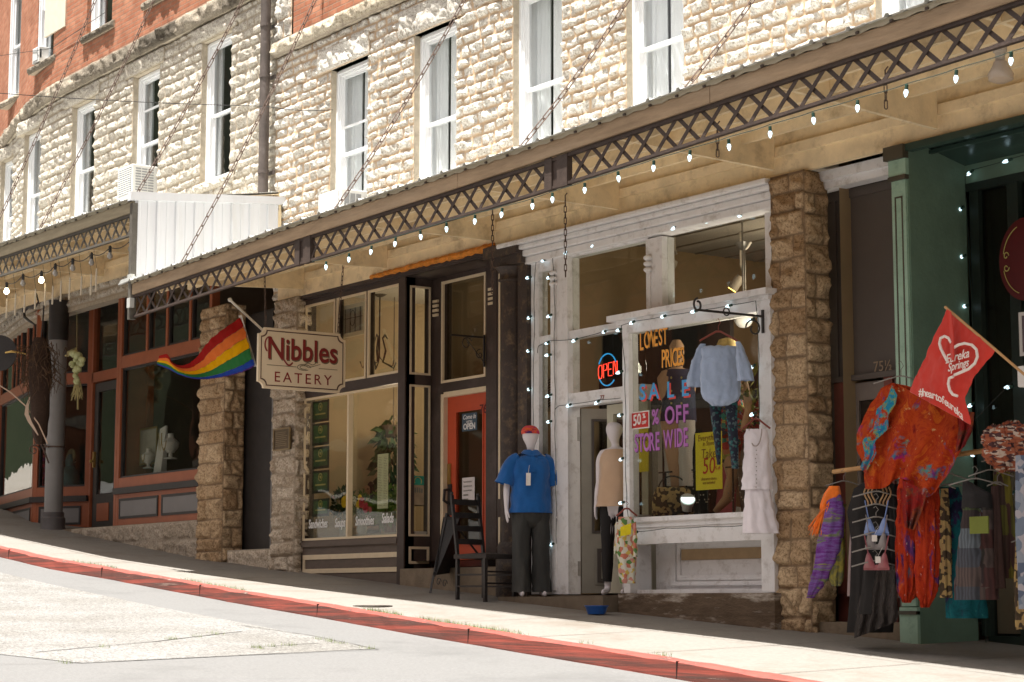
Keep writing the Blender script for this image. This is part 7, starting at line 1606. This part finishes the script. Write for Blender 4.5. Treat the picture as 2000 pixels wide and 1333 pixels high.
# ceiling fittings of the clothing shop
def tracklight(label, px, py, Y, lit):
    c = at(px, py, Y); t = thing('track_light', label, 'lamp', c, 'spotlights on the shop ceiling'); d = Vector((-.3, -.2, -.5)).normalized()
    k = MB(); k.tube([(c.x, c.y, 3.94), (c.x, c.y, c.z+.12), c+Vector((.03, 0, .06))], .014, 6); k.build('stem', M('beige_metal', (.45, .40, .33), .5, .05), t); k = MB(); k.tube([c, c+d*.05, c+d*.17], [.04, .055, .055], 14); k.build('can', MATS['beige_metal'], t, smooth=True)
    k = MB(); k.tube([c+d*.171, c+d*.176], [.048, .048], 12); k.build('lens', emis('lamp_amber', (1, .6, .1), 5) if lit else MATS['beige_metal'], t)
tracklight('beige spotlight on the shop ceiling, unlit, left of the metal rod', 1318, 508, 1.4, False); tracklight('ceiling spotlight lit amber beside the metal rod', 1447, 540, 1.8, True)
c = at(1452, 480, 1.3); t = thing('ceiling_rod', 'brushed metal rod hanging from the shop ceiling', 'ceiling rod', c)
k = MB(); k.tube([(c.x, c.y, 2.9), (c.x, c.y, c.z)], .02, 10); k.build('rod', steel, t, smooth=True); k = MB(); k.lathe((c.x, c.y, c.z-.03), [(.025, -.02), (.05, .0), (.085, .05), (.09, .06)], 16); k.build('canopy', steel, t, smooth=True)
c = at(1452, 622, .9); t = thing('globe_lamp', 'white globe ceiling lamp seen through the top of the display window', 'lamp', c); k = MB(); k.ball(c, .10, n=12); k.build('globe', jw, t, smooth=True); k = MB(); k.tube([c+Vector((0, 0, .09)), (c.x, c.y, 3.94)], .010, 6); k.build('stem', steel, t)
t = thing('hanging_jacket', 'dark red jacket hanging on the wall inside the open shop door', 'jacket', at(1140, 860, 1.6)); k = MB(); hang(k, 1.6, [(830, 1130, 1150), (850, 1122, 1158), (900, 1124, 1156)], .12, 5, .01); k.build('jacket', M('dark_red_cloth', (.16, .015, .02), .7, .2), t, smooth=True); hanger(t, 1140, 826, 1.6, .1, .05)
t = thing('hanging_dress', 'black dress hanging deeper inside the open shop door', 'dress', at(1160, 860, 2.0)); k = MB(); hang(k, 2.0, [(820, 1152, 1172), (850, 1150, 1176), (950, 1146, 1178)], .12, 5, .01); k.build('dress', MATS['black_cloth'], t, smooth=True); hanger(t, 1162, 818, 2.0, .1, .05)

# ================================================================ clothes rack at the right
YR = -.78; rail_m = MATS['wood_pole']
pa, pb = at(1628, 922, YR), at(1915, 882, YR+.0); pe = at(2060, 862, YR)
t = thing('clothes_rail', 'round wooden clothes rail held across the doorway and the green column', 'clothes rail', (pa.x, YR, pa.z))
k = MB(); k.tube([pa, pb, pe], .020, 12); k.build('rail', rail_m, t, smooth=True)
k = MB(); k.tube([(pa.x+.25, YR, pa.z+.02), (pa.x+.25, -.3, pa.z+.6), (pa.x+.3, .28, pa.z+1.0)], .003, 5); k.tube([(-10.9, YR, pb.z), (-10.9, .6, pb.z+1.0)], .003, 5); k.build('stay_wire', wire_m, t)
def rail_z(x): return pa.z+(pb.z-pa.z)*(x-pa.x)/(pb.x-pa.x)
def rhang(parent, px, py, Y, hw=.17, drop=.05, hook=.08): return hanger(parent, px, py, Y, hw, drop, clear_h, .0055, hook)
dye1 = tiedye('tie_dye_orange', [(.12, .006, .005), (.26, .018, .006), (.38, .05, .007), (.28, .02, .006), (.46, .10, .010), (.22, .010, .006)], [(.12, .20, .03), (.01, .20, .26), (.10, .02, .12), (.42, .01, .12), (.01, .15, .2)], 2.3, .60, (.55, .35, .15), (1, 1, 1), 1.7)
t = thing('shawl', 'orange red tie dye shawl spread out on a hanger above the rail', 'shawl', at(1760, 760, -1.0))
L_ = [(1742, 748), (1721, 759), (1699, 791), (1671, 848), (1674, 880), (1688, 917), (1690, 956)]; R_ = [(1762, 752), (1872, 780), (1900, 815), (1898, 838), (1884, 865), (1850, 925), (1826, 956)]
k = MB(); gsheet(k, L_, R_, -1.0, 70, 46, .032, 4.3, 0, lambda u: -22*exp(-((u-.5)/.16)**2)+16*exp(-((u-.88)/.12)**2), .004); k.build('cloth', dye1, t, smooth=True); rhang(t, 1760, 735, -1.0, .22, .06, .10)
k = MB(); gsheet(k, [(1742, 752), (1733, 780), (1712, 800), (1708, 832), (1684, 862), (1690, 888), (1680, 915)], [(1752, 772), (1749, 790), (1734, 812), (1735, 838), (1708, 862), (1712, 886), (1690, 925)], -1.04, 12, 28, .012, 1.4); k.build('dyed_band', tiedye('tie_dye_band', [(.12, .22, .02), (.25, .22, .03), (.01, .22, .28), (.02, .12, .3), (.22, .01, .14)], [(.40, .06, .01), (.28, .02, .008), (.45, .10, .012)], 7, .50, (.5, .5, .4), (1, 1, 1), 7.7), t, smooth=True)
k = MB(); gsheet(k, [(1868, 800), (1872, 840), (1866, 885)], [(1903, 806), (1899, 842), (1884, 872)], -1.06, 14, 14, .03, 2.0); k.build('dark_drape', tiedye('tie_dye_dark', [(.10, .005, .008), (.22, .012, .008), (.05, .01, .02)], [(.02, .02, .03), (.25, .05, .01)], 5, .5, (.4, .3, .25), (1, 1, 1), 5.1), t, smooth=True)
k = MB(); gsheet(k, [(1755, 935), (1762, 990), (1768, 1030)], [(1812, 960), (1800, 1000), (1785, 1036)], -1.03, 14, 12, .03, 2.5); k.build('lower_drape', MATS['tie_dye_dark'], t, smooth=True)
dye2 = tiedye('tie_dye_red', [(.08, .004, .01), (.26, .014, .008), (.36, .035, .008), (.20, .01, .006), (.40, .06, .012)], [(.02, .14, .18), (.03, .01, .06), (.10, .03, .13), (.5, .1, .02)], 3.6, .56, (.6, .45, .38), (1.5, 1.5, .6), 4.1)
t = thing('harem_trousers', 'red and orange tie dye harem trousers hanging under the shawl', 'trousers', at(1805, 960, -.9))
for a in ([(950, 1755, 1800, .10), (1020, 1753, 1800, .14), (1100, 1752, 1796, .16), (1150, 1757, 1790, .12), (1178, 1766, 1776, .06)], [(950, 1790, 1835, .10), (1020, 1792, 1836, .15), (1100, 1790, 1835, .17), (1155, 1794, 1828, .14), (1187, 1803, 1812, .06)]): k = MB(); hang(k, -.9, a, folds=9, amp=.020, n=64); k.build('leg', dye2, t, smooth=True)
k = MB(); hang(k, -.9, [(915, 1762, 1825, .10), (955, 1755, 1834, .16)], folds=8, amp=.010); k.build('waist', dye2, t, smooth=True); rhang(t, 1795, 906, -.85, .15, .04)
dye3 = tiedye('tie_dye_purple', [(.05, .02, .09), (.13, .03, .20), (.16, .10, .30), (.10, .02, .16)], [(.20, .19, .04), (.10, .14, .10), (.30, .26, .05)], 4, .52, (.25, .22, .35), (.6, .6, 4), 2.2)
t = thing('harem_trousers', 'purple and yellow tie dye trousers slanting down beside the stone pier', 'trousers', at(1620, 960, -.9))
k = MB(); hang(k, -.95, [(960, 1618, 1642, .07), (1000, 1612, 1650, .10), (1050, 1600, 1646, .13), (1100, 1592, 1634, .12), (1140, 1583, 1612, .08), (1168, 1578, 1588, .04)], folds=6, amp=.010); k.build('leg', dye3, t, smooth=True)
k = MB(); hang(k, -.86, [(985, 1628, 1652, .06), (1050, 1618, 1650, .12), (1120, 1620, 1648, .12), (1145, 1626, 1640, .06)], folds=6, amp=.010); k.build('leg', cloth_pat('tie_dye_olive', 'dye', [(.05, .03, .02), (.26, .22, .03), (.06, .07, .05), (.18, .14, .05)], 6), t, smooth=True); rhang(t, 1648, 940, -.8, .15, .04)
orn = M('orange_fringe', (.75, .16, .01), .8, .25, 12, sheen=.2)
t = thing('tassel_scarf', 'bright orange fringed scarf knotted over the leftmost hanger', 'scarf', at(1620, 955, -.98)); c = at(1625, 968, -.98)
k = MB(); hang(k, -.98, [(950, 1620, 1640, .05), (965, 1610, 1642, .08), (985, 1604, 1626, .08), (995, 1604, 1620, .06)], folds=5, amp=.010); k.build('knot', orn, t, smooth=True)
k = MB()
for i in range(34): a = at(1606+random.uniform(-2, 14), 985+random.uniform(-6, 8), -1.0+random.uniform(-.03, .03)); b_ = at(1578+random.uniform(0, 26), 1036+random.uniform(-8, 12), -1.02+random.uniform(-.03, .03)); m_ = a.lerp(b_, .5)+Vector((0, 0, .015)); k.tube([a, m_, b_], .004, 4)
k.build('fringe', orn, t)
# bras and sheer skirt on stacked hangers
t = thing('hanger_ladder', 'stack of clear hangers holding lingerie below the left end of the rail', 'hanger', at(1712, 950, -.95), 'clear hangers')
for i, py in enumerate((960, 985, 1010, 1040, 1068, 1096)): hanger(t, 1712-i*.5, py, -.98-i*.012, .19, .045, clear_h, .006, .07)
def bra(label, py, Y, col, w=24):
    t = thing('bra', label, 'lingerie', at(1712, py, Y), 'bras on the hanger stack'); m_ = M('bra_'+str(py), col, .6, .15, 20, sheen=.3)
    for s_ in (-1, 1):
        k = MB(); cx_ = 1712+s_*w*.52; P = []
        for a_ in range(11):
            v = a_/10; hw = (.12+.88*v**.75)*w*.46; P.append([at(cx_+s_*w*.12*(1-v)-hw+2*hw*b_/10, py+2+30*v, Y-.030*sin(pi*b_/10)*sin(pi*min(1, v*1.0)*.85)) for b_ in range(11)])
        k.sheet(P, .004); k.build('cup', m_, t, smooth=True)
        k = MB(); k.tube([at(1712+s_*w*.6, py+10, Y-.01), at(1712+s_*w*.95, py-32, Y)], .005, 5); k.build('strap', m_, t)
    k = MB(); k.sheet([[at(1712-w+2*w*i/8, py+27+2*sin(i), Y+.0), at(1712-w+2*w*i/8, py+36, Y+.0)] for i in range(9)], .004); k.build('band', m_, t)
bra('light blue lace bra, topmost on the hanger stack', 1010, -1.02, (.13, .20, .42)); bra('pale mesh bra hanging just under the light blue one', 1038, -1.04, (.16, .14, .14), 22); bra('dusky pink bra, lowest on the hanger stack', 1078, -1.06, (.22, .05, .06), 25)
t = thing('sheer_skirt', 'long sheer black skirt hanging below the bras with its hem near the pavement', 'skirt', at(1705, 1110, -.95))
k = MB(); gsheet(k, [(1690, 1112), (1680, 1160), (1672, 1210), (1667, 1248)], [(1748, 1105), (1750, 1150), (1753, 1200), (1753, 1215)], -.98, 26, 20, .03, 4.0, 0, None, .003); k.build('cloth', sheer_mat('sheer_black', (.02, .014, .012), .86), t, smooth=True)
k = MB(); hang(k, -.93, [(1100, 1688, 1746), (1200, 1680, 1752)], .06, 7, .010); k.build('lining', MATS['black_cloth'], t, smooth=True)
t = thing('black_top', 'black cardigan with tan lattice front hanging behind the bras', 'top', at(1700, 950, -.75))
k = MB(); hang(k, -.78, [(940, 1690, 1740, .06), (955, 1668, 1756, .10), (1000, 1655, 1762, .12), (1060, 1664, 1750, .12), (1160, 1662, 1748, .12), (1236, 1656, 1742, .12)], folds=8, amp=.010); k.build('cloth', MATS['black_cloth'], t, smooth=True)
k = MB()
for s_ in (-1, 1):
    for j in range(3): k.tube([at(1714+s_*(8+j*7)+s_*4*sin(q*5), 952+q*34, -.90) for q in np.linspace(0, 1, 9)], .007, 5)
k.build('lattice', M('tan_ribbon', (.42, .26, .13), .6), t)
t = thing('tan_top', 'tan blouse hanging between the purple trousers and the bras', 'top', at(1680, 975, -.88)); k = MB(); hang(k, -.86, [(968, 1668, 1684, .04), (1000, 1664, 1684, .08), (1080, 1660, 1690, .1), (1165, 1658, 1672, .06)], folds=5, amp=.01); k.build('cloth', M('mauve_knit', (.25, .19, .19), .85, .1), t, smooth=True)
for lab, px, py in (('small white tag hanging below the light blue bra', 1708, 1058), ('small white tag hanging on the dusky pink bra', 1715, 1100)):
    c = at(px, py, -1.12); t = thing('swing_tag', lab, 'tag', c, 'white swing tags'); k = MB(); k.hexa([c-RV*.02, c+RV*.02, c+RV*.02+FV*.003, c-RV*.02+FV*.003], [c-RV*.02+Vector((0, 0, .05)), c+RV*.02+Vector((0, 0, .05)), c+RV*.02+FV*.003+Vector((0, 0, .05)), c-RV*.02+FV*.003+Vector((0, 0, .05))]); k.tube([c+Vector((0, 0, .05)), c+Vector((0, .05, .12))], .0015, 4); k.build('card', MATS['tag_card'], t)
# teal dress, patchwork dress, yellow brown dress, blue grey skirt at the edge
teal = tiedye('tie_dye_teal', [(.008, .025, .03), (.008, .08, .10), (.01, .12, .14), (.01, .06, .08)], [(.05, .02, .09), (.01, .02, .04)], 4, .54, (.03, .2, .2), (1, 1, .7), 3.3)
t = thing('dress', 'long teal and purple tie dye dress behind the patchwork dress', 'dress', at(1880, 960, -.7)); k = MB(); hang(k, -.68, [(952, 1836, 1872, .06), (1000, 1850, 1890, .1), (1080, 1848, 1900, .12), (1150, 1850, 1920, .14), (1190, 1850, 1926, .15), (1208, 1852, 1927, .15)], folds=7, amp=.014); k.build('cloth', teal, t, smooth=True); rhang(t, 1860, 945, -.7, .16, .04)
patch_m = cloth_pat('patchwork', 'patch', [(.05, .055, .07), (.06, .02, .018), (.035, .03, .025), (.10, .12, .14), (.05, .07, .02), (.03, .018, .018), (.08, .055, .05)], 7.0)
t = thing('dress', 'striped patchwork dress with a black yoke at the middle of the rail', 'dress', at(1905, 945, -.95))
k = MB(); hang(k, -.98, [(992, 1880, 1938, .10), (1040, 1876, 1942, .13), (1100, 1868, 1946, .15), (1172, 1864, 1950, .17)], folds=6, amp=.010); k.build('skirt', patch_m, t, smooth=True)
k = MB(); hang(k, -.98, [(940, 1880, 1892, .04), (965, 1880, 1936, .08), (994, 1879, 1939, .11)], folds=6, amp=.006); k.build('yoke', MATS['black_cloth'], t, smooth=True); k = MB(); a, b_ = at(1893, 1010, -1.09), at(1930, 1042, -1.09); Fr(a.x, -1.09).box(k, 0, b_.x-a.x, 0, .012, b_.z, a.z); k.build('pocket', M('green_patch', (.12, .14, .02), .8, .1), t); rhang(t, 1905, 935, -.98, .20, .05)
t = thing('dress', 'brown and mustard striped dress right of the patchwork dress', 'dress', at(1960, 900, -.7)); st_m = cloth_pat('brown_mustard', 'patch', [(.07, .025, .02), (.16, .13, .01), (.06, .03, .02), (.10, .09, .01)], 6, stretch=(2.5, 2.5, .7))
k = MB(); hang(k, -.7, [(900, 1945, 1968, .05), (950, 1940, 1975, .1), (1030, 1938, 1982, .12), (1130, 1932, 1988, .14)], folds=8, amp=.012); k.build('cloth', st_m, t, smooth=True); rhang(t, 1955, 892, -.7, .15, .04)
t = thing('scarf', 'bundled rust and white striped scarf over the rail near the right edge', 'scarf', at(1965, 880, -.9)); c = at(1965, 872, -.92); k = MB(); rr = random.Random(4)
for (dx, dz, r) in ((-.07, .05, .10), (.05, .07, .11), (.0, -.06, .12), (.10, -.04, .09), (-.09, -.05, .08)):
    q = c+RV*dx+Vector((0, 0, dz)); nR = []
    for a in range(1, 16):
        th_ = pi*a/16; nR.append([q+(RV*(r*sin(th_)*cos(p_))+FV*(r*.6*sin(th_)*sin(p_))+Vector((0, 0, -r*cos(th_))))*(1+.16*sin(9*p_+a*.8)+.08*sin(17*p_-a*1.7)) for p_ in np.linspace(0, 2*pi, 40, endpoint=False)])
    k.rings(nR, True, True)
k.build('cloth', cloth_pat('rust_stripe', 'spots', [(.25, .06, .025), (.30, .09, .04), (.45, .35, .28), (.06, .02, .02)], 24, stretch=(1, 1, 3)), t, smooth=True)
t = thing('skirt', 'blue grey paisley wrap skirt cut by the right edge of the picture', 'skirt', at(1992, 900, -1.0)); k = MB(); hang(k, -1.0, [(890, 1984, 2010, .06), (960, 1984, 2040, .12), (1040, 1985, 2060, .14), (1110, 1990, 2064, .14), (1190, 1994, 2064, .12)], folds=8, amp=.014); k.build('cloth', cloth_pat('paisley_blue', 'spots', [(.07, .09, .14), (.20, .22, .26), (.05, .06, .09), (.12, .15, .2), (.3, .28, .3)], 16), t, smooth=True)
for i, (px, py, lab) in enumerate(((1850, 925, 'empty clear hanger left of the patchwork dress'), (1935, 918, 'empty clear hanger above the patchwork dress'), (1968, 880, 'clear hanger sticking out beside the striped scarf'))):
    t = thing('hanger', lab, 'hanger', at(px, py, -.9), 'clear hangers'); hanger(t, px, py, -.9, .17, .05, clear_h, .0055, .09)
for lab, px, rows, Y, cm in (('narrow black and gold patterned dress between the red trousers and the teal dress', 1846, [(955, 1838, 1852, .05), (1040, 1836, 1856, .08), (1168, 1838, 1858, .09)], -.82, MATS['leopard']),
    ('dark brown wrap skirt tucked behind the patchwork dress', 1948, [(950, 1936, 1950, .05), (1040, 1934, 1956, .08), (1150, 1930, 1962, .10)], -.85, M('dark_brown_cloth', (.045, .022, .018), .9, .2)),
    ('black sleeveless top between the hanger stack and the red trousers', 1748, [(946, 1738, 1760, .05), (990, 1738, 1764, .08), (1100, 1744, 1768, .08)], -.80, MATS['black_cloth']),
    ('animal print wrap low at the right edge under the blue grey skirt', 1996, [(1060, 1984, 2012, .08), (1130, 1982, 2020, .10), (1230, 1986, 2020, .10)], -.8, MATS['leopard'])):
    t = thing('garment', lab, 'garment', at(px, rows[0][0], Y)); k = MB(); hang(k, Y, rows, folds=6, amp=.012); k.build('cloth', cm, t, smooth=True); rhang(t, px, rows[0][0]-8, Y, .08, .03)
# signs at the right edge
c = at(2004, 506, .45); t = thing('round_sign', 'dark red round sign with gold scrolls cut by the right edge', 'sign', c); k = MB(); P_ = [(.28*cos(q), .28*sin(q)) for q in np.linspace(0, 2*pi, 40, endpoint=False)]; k.prism([(c.x+x, c.z+z*1.25) for x, z in P_], lambda p, q: (p[0], .44+.02*q, p[1])); k.build('disc', M('maroon_sign', (.09, .008, .01), .3, .1), t)
k = MB(); k.tube([(c.x+.235*cos(q), .435, c.z+.235*1.25*sin(q)) for q in np.linspace(1.9, 2.9, 12)], .004, 4); k.tube([(c.x+.235*cos(q), .435, c.z+.235*1.25*sin(q)) for q in np.linspace(3.4, 4.4, 12)], .004, 4)
for s_ in (1, -1): k.tube([(c.x-.20+.03*cos(q)*(1-q/9), .435, c.z+s_*(.05+.035*sin(q)*(1-q/9))) for q in np.linspace(0, 6, 16)], .005, 4)
k.build('scroll', gold, t)
c = at(2003, 650, .3); t = thing('card_sign', 'white bordered card sign fixed at the right edge above the rail', 'sign', c); a, b_ = at(1989, 611, .3), at(2040, 690, .3); F = Fr(a.x, .3); k = MB(); F.ring(k, 0, b_.x-a.x, b_.z, a.z, .03, 0, .015); k.build('border', jw, t); k = MB(); F.box(k, .03, b_.x-a.x-.03, .004, .012, b_.z+.03, a.z-.03); k.build('card', M('grey_purple', (.12, .09, .10), .6), t)
c = at(2000, 740, -.95); t = thing('flag_bracket', 'white plastic flag holder at the right edge', 'bracket', c); a, b_ = at(1986, 716, -1.05), at(2030, 752, -1.05); k = MB(); k.box(a.x, b_.x, -1.05, -.9, b_.z, a.z); k.box(a.x+.08, b_.x, -1.02, -.92, b_.z-.12, b_.z); k.build('bracket', jw, t, bevel=.008)

# ================================================================ things in front of the left shop
gc = at(148, 735, -.5)
t = thing('garlic_braid', 'braid of pale garlic hanging right of the grey column', 'garlic', gc); k = MB(); rr = random.Random(8)
for i in range(26): f = rr.random(); p = at(150+rr.uniform(-13, 13)*(1-.3*f), 690+f*58, -.5+rr.uniform(-.08, .04)); k.ball(p, .042+rr.uniform(-.01, .012), n=7)
k.build('bulbs', M('garlic_skin', (.50, .52, .26), .5, .25, 8), t, smooth=True); k = MB()
for i in range(30): k.tube([at(150+rr.uniform(-8, 8), 745, -.5), at(150+rr.uniform(-12, 12), 775+rr.uniform(-8, 8), -.5)], .005, 4)
for i in range(10): k.tube([at(148, 680, -.5), at(128+rr.uniform(-4, 26), 690+rr.uniform(-6, 8), -.5)], .012, 5)
k.tube([at(152, 760, -.5), at(152, 800, -.5)], .014, 6); k.tube([at(150, 610, -.5), at(150, 684, -.5)], .004, 4); k.build('stalks', M('dry_stalk', (.36, .30, .13), .8, .2), t)
t = thing('twig_bundle', 'big hanging bundle of brown dried vines left of the grey column', 'dried vines', at(80, 740, -1.2)); k = MB(); rr = random.Random(12)
for i in range(420):
    a = rr.uniform(0, 2*pi); r1 = abs(rr.gauss(0, .17)); c0 = at(78, 668+rr.uniform(0, 75), -1.2); p = c0+RV*r1*cos(a)+FV*r1*sin(a)*.7; q = p+Vector((rr.gauss(0, .08), rr.gauss(0, .06), -rr.uniform(.1, .38))); m_ = (p+q)/2+Vector((rr.gauss(0, .06), rr.gauss(0, .06), rr.gauss(0, .04))); k.tube([p, m_, q], [.006, .005, .003], 4, cap=False)
k.build('vines', M('dried_vine', (.085, .045, .022), .85, .35, 12), t)
k = MB(); k.rings([ring(at(78, py, -1.2), w, w*.8, 18, 6, .012, py) for py, w in ((660, .16), (690, .30), (735, .34), (770, .30), (810, .26), (850, .20), (868, .10))], True, True); k.build('woven_core', M('woven_twigs', (.04, .02, .011), .9, .4, 22, .8, 40, stretch=(1, 1, 4)), t, smooth=True)
k = MB(); k.tube([at(86, 590, -1.2), at(84, 625, -1.2), at(80, 665, -1.2)], .012, 6); k.build('cord', blk, t)
t = thing('iron_hook', 'large curled black iron hook above the bundle of dried vines', 'hook', at(60, 620, -1.3)); k = MB(); k.tube([at(x, y, -1.3) for x, y in ((71, 574), (75, 590), (68, 601), (56, 600), (47, 608), (48, 620), (58, 628), (67, 634), (69, 643))], [.012, .014, .018, .02, .022, .022, .02, .014, .008], 8); k.build('hook', blk, t, smooth=True)
t = thing('column_bracket', 'rusty scroll bracket strapped round the lower grey column', 'bracket', at(107, 876, -.1)); k = MB(); c = at(107, 874, -.1); k.tube([c+Vector((.16*cos(q), .16*sin(q), 0)) for q in np.linspace(0, 6.3, 20)], .014, 6)
c2_ = at(66, 880, -.35); k.tube([c2_+RV*(.09*cos(q)*(1-q/11))+Vector((0, 0, .09*sin(q)*(1-q/11))) for q in np.linspace(0, 8, 26)], .011, 6); k.tube([at(95, 874, -.25), at(82, 866, -.3), at(68, 868, -.35)], .012, 6); k.tube([at(95, 905, -.25), at(88, 885, -.3), at(80, 868, -.35)], .012, 6); k.build('scroll', rust, t)
t = thing('ribbon', 'long pale ribbons blowing below the bundle of dried vines', 'ribbon', at(50, 800, -1.3)); k = MB()
k.sheet([[at(x, y, -1.3), at(x+w, y-1, -1.32)] for x, y, w in ((57, 776, 3), (50, 795, 6), (48, 810, 8), (55, 825, 7), (66, 840, 4), (74, 851, 1))], .003); k.sheet([[at(x, y, -1.3), at(x+1.5, y-2, -1.3)] for x, y in ((-5, 752), (20, 768), (50, 795), (75, 830), (92, 868))], .003); k.build('strips', M('pale_ribbon', (.38, .26, .18), .6, .1), t)
c = at(-2, 690, -1.6); t = thing('round_sign', 'black round hanging sign with brass scroll cut by the left edge', 'sign', c); k = MB(); k.tube([c-FV*.02, c+FV*.02], [.27, .27], 36); k.build('disc', blk, t); k = MB(); k.tube([c+RV*.10-FV*.03, c+RV*.2-FV*.03+Vector((0, 0, .02)), c+RV*.34, c+RV*.42+Vector((0, 0, -.02))], [.012, .02, .012, .008], 6); k.build('scroll', MATS['old_brass'], t)
F5z = at(140, 930, .35)
t = thing('peacock_ornament', 'round fan ornament with teal centre in the angled orange window', 'ornament', at(137, 950, .55)); c = at(138, 905, .55)
k = MB()
for i in range(15): a = pi*i/14; k.hexa([c+Vector((-.02, 0, 0)), c+Vector((.02, 0, 0)), c+Vector((.02, .01, 0)), c+Vector((-.02, .01, 0))], [c+Vector((.22*cos(a)-.03, 0, .22*sin(a))), c+Vector((.22*cos(a)+.03, 0, .22*sin(a)+.02)), c+Vector((.22*cos(a)+.03, .01, .22*sin(a)+.02)), c+Vector((.22*cos(a)-.03, .01, .22*sin(a)))])
k.build('fan', M('fan_olive', (.10, .10, .05), .6, .4, 9), t); k = MB(); k.lathe((c.x, c.y, 1.82), [(.25, 0), (.2, .2), (.08, .35), (.09, .45), (.04, .55)], 14); k.build('body', M('deep_teal', (.02, .09, .10), .5, .4, 6), t, smooth=True)
t = thing('doll', 'pink and magenta fabric doll at the left end of the angled orange window', 'doll', at(84, 950, .3)); c = at(84, 950, .3); k = MB(); k.lathe((c.x, c.y, 1.82), [(.16, 0), (.13, .3), (.06, .5), (.07, .6), (.05, .68)], 14); k.build('body', cloth_pat('pink_fabric', 'spots', [(.45, .03, .08), (.2, .03, .15), (.5, .12, .12), (.15, .02, .05)], 22), t, smooth=True)

# garments on the rail deeper inside the clothing shop
t = thing('clothes_rail', 'chrome rail of garments inside the clothing shop behind the display mannequins', 'clothes rail', (-15.2, 1.9, .06)); k = MB(); k.tube([(-16.6, 1.9, 1.75), (-13.4, 1.9, 1.75)], .015, 8)
for x in (-16.6, -13.4): k.tube([(x, 1.9, .06), (x, 1.9, 1.75)], .015, 8)
k.build('rail', steel, t)
for i, (nm, col) in enumerate((('rose', (.35, .08, .09)), ('white', (.55, .52, .48)), ('teal', (.03, .18, .19)), ('mustard', (.40, .27, .04)), ('grey', (.2, .2, .2)), ('coral', (.48, .15, .08)), ('violet', (.16, .06, .22)), ('cream', (.5, .45, .33)), ('navy', (.02, .03, .10)), ('olive', (.13, .14, .05)))):
    x = -16.3+i*.31; k = MB(); R = [ring((x, 1.9, z), w, .16, 24, 5, a, i, Vector((.5, .87, 0)), Vector((-.87, .5, 0))) for z, w, a in ((1.70, .08, 0), (1.62, .36, .004), (1.3, .38, .01), (1.0-.03*(i % 4), .44, .016), (.75-.05*(i % 3), .48, .02))]
    k.rings(R, True, False); o = k.build('hanging_garment', M('cloth_'+nm, col, .9, .1), None, (x, 1.9, .75), smooth=True); tag(o, nm+' garment hanging on the rail inside the clothing shop', 'garment', 'garments on the inside rail')
# soft creases: real displacement from procedural noise
def crease(o, strength, size, sub=2, direction='NORMAL'):
    tx = bpy.data.textures.new('cloth_noise', 'CLOUDS'); tx.noise_scale = size; tx.noise_depth = 2
    a = o.modifiers.new('fine', 'SUBSURF'); a.subdivision_type = 'SIMPLE' if sub < 0 else 'CATMULL_CLARK'; a.levels = abs(sub); a.render_levels = abs(sub)
    d = o.modifiers.new('crease', 'DISPLACE'); d.texture = tx; d.strength = strength; d.mid_level = .5; d.direction = direction; d.texture_coords = 'LOCAL'
WR = {'polo_shirt': (.05, .09, 'NORMAL'), 'trouser_leg': (.035, .07, 'NORMAL'), 'tank_top': (.03, .09, 'NORMAL'), 'bodice': (.03, .06, 'NORMAL'), 'skirt': (.03, .07, 'NORMAL'), 'stripe': (.05, .12, 'Y'), 'sleeve': (.03, .06, 'NORMAL')}
for o in list(SC.objects):
    n_ = o.name.split('.')[0]
    if n_ in WR and o.type == 'MESH': crease(o, WR[n_][0], WR[n_][1], 1, WR[n_][2])
    elif n_ == 'cloth' and o.parent is not None and o.parent.name.split('.')[0] in ('shawl', 'heart_flag', 'sheer_skirt'): crease(o, .035 if 'shawl' in o.parent.name else .04, .11, 1, 'Y')
    elif n_ == 'leg' and o.parent is not None and 'trousers' in o.parent.name: crease(o, .035, .06, 1)
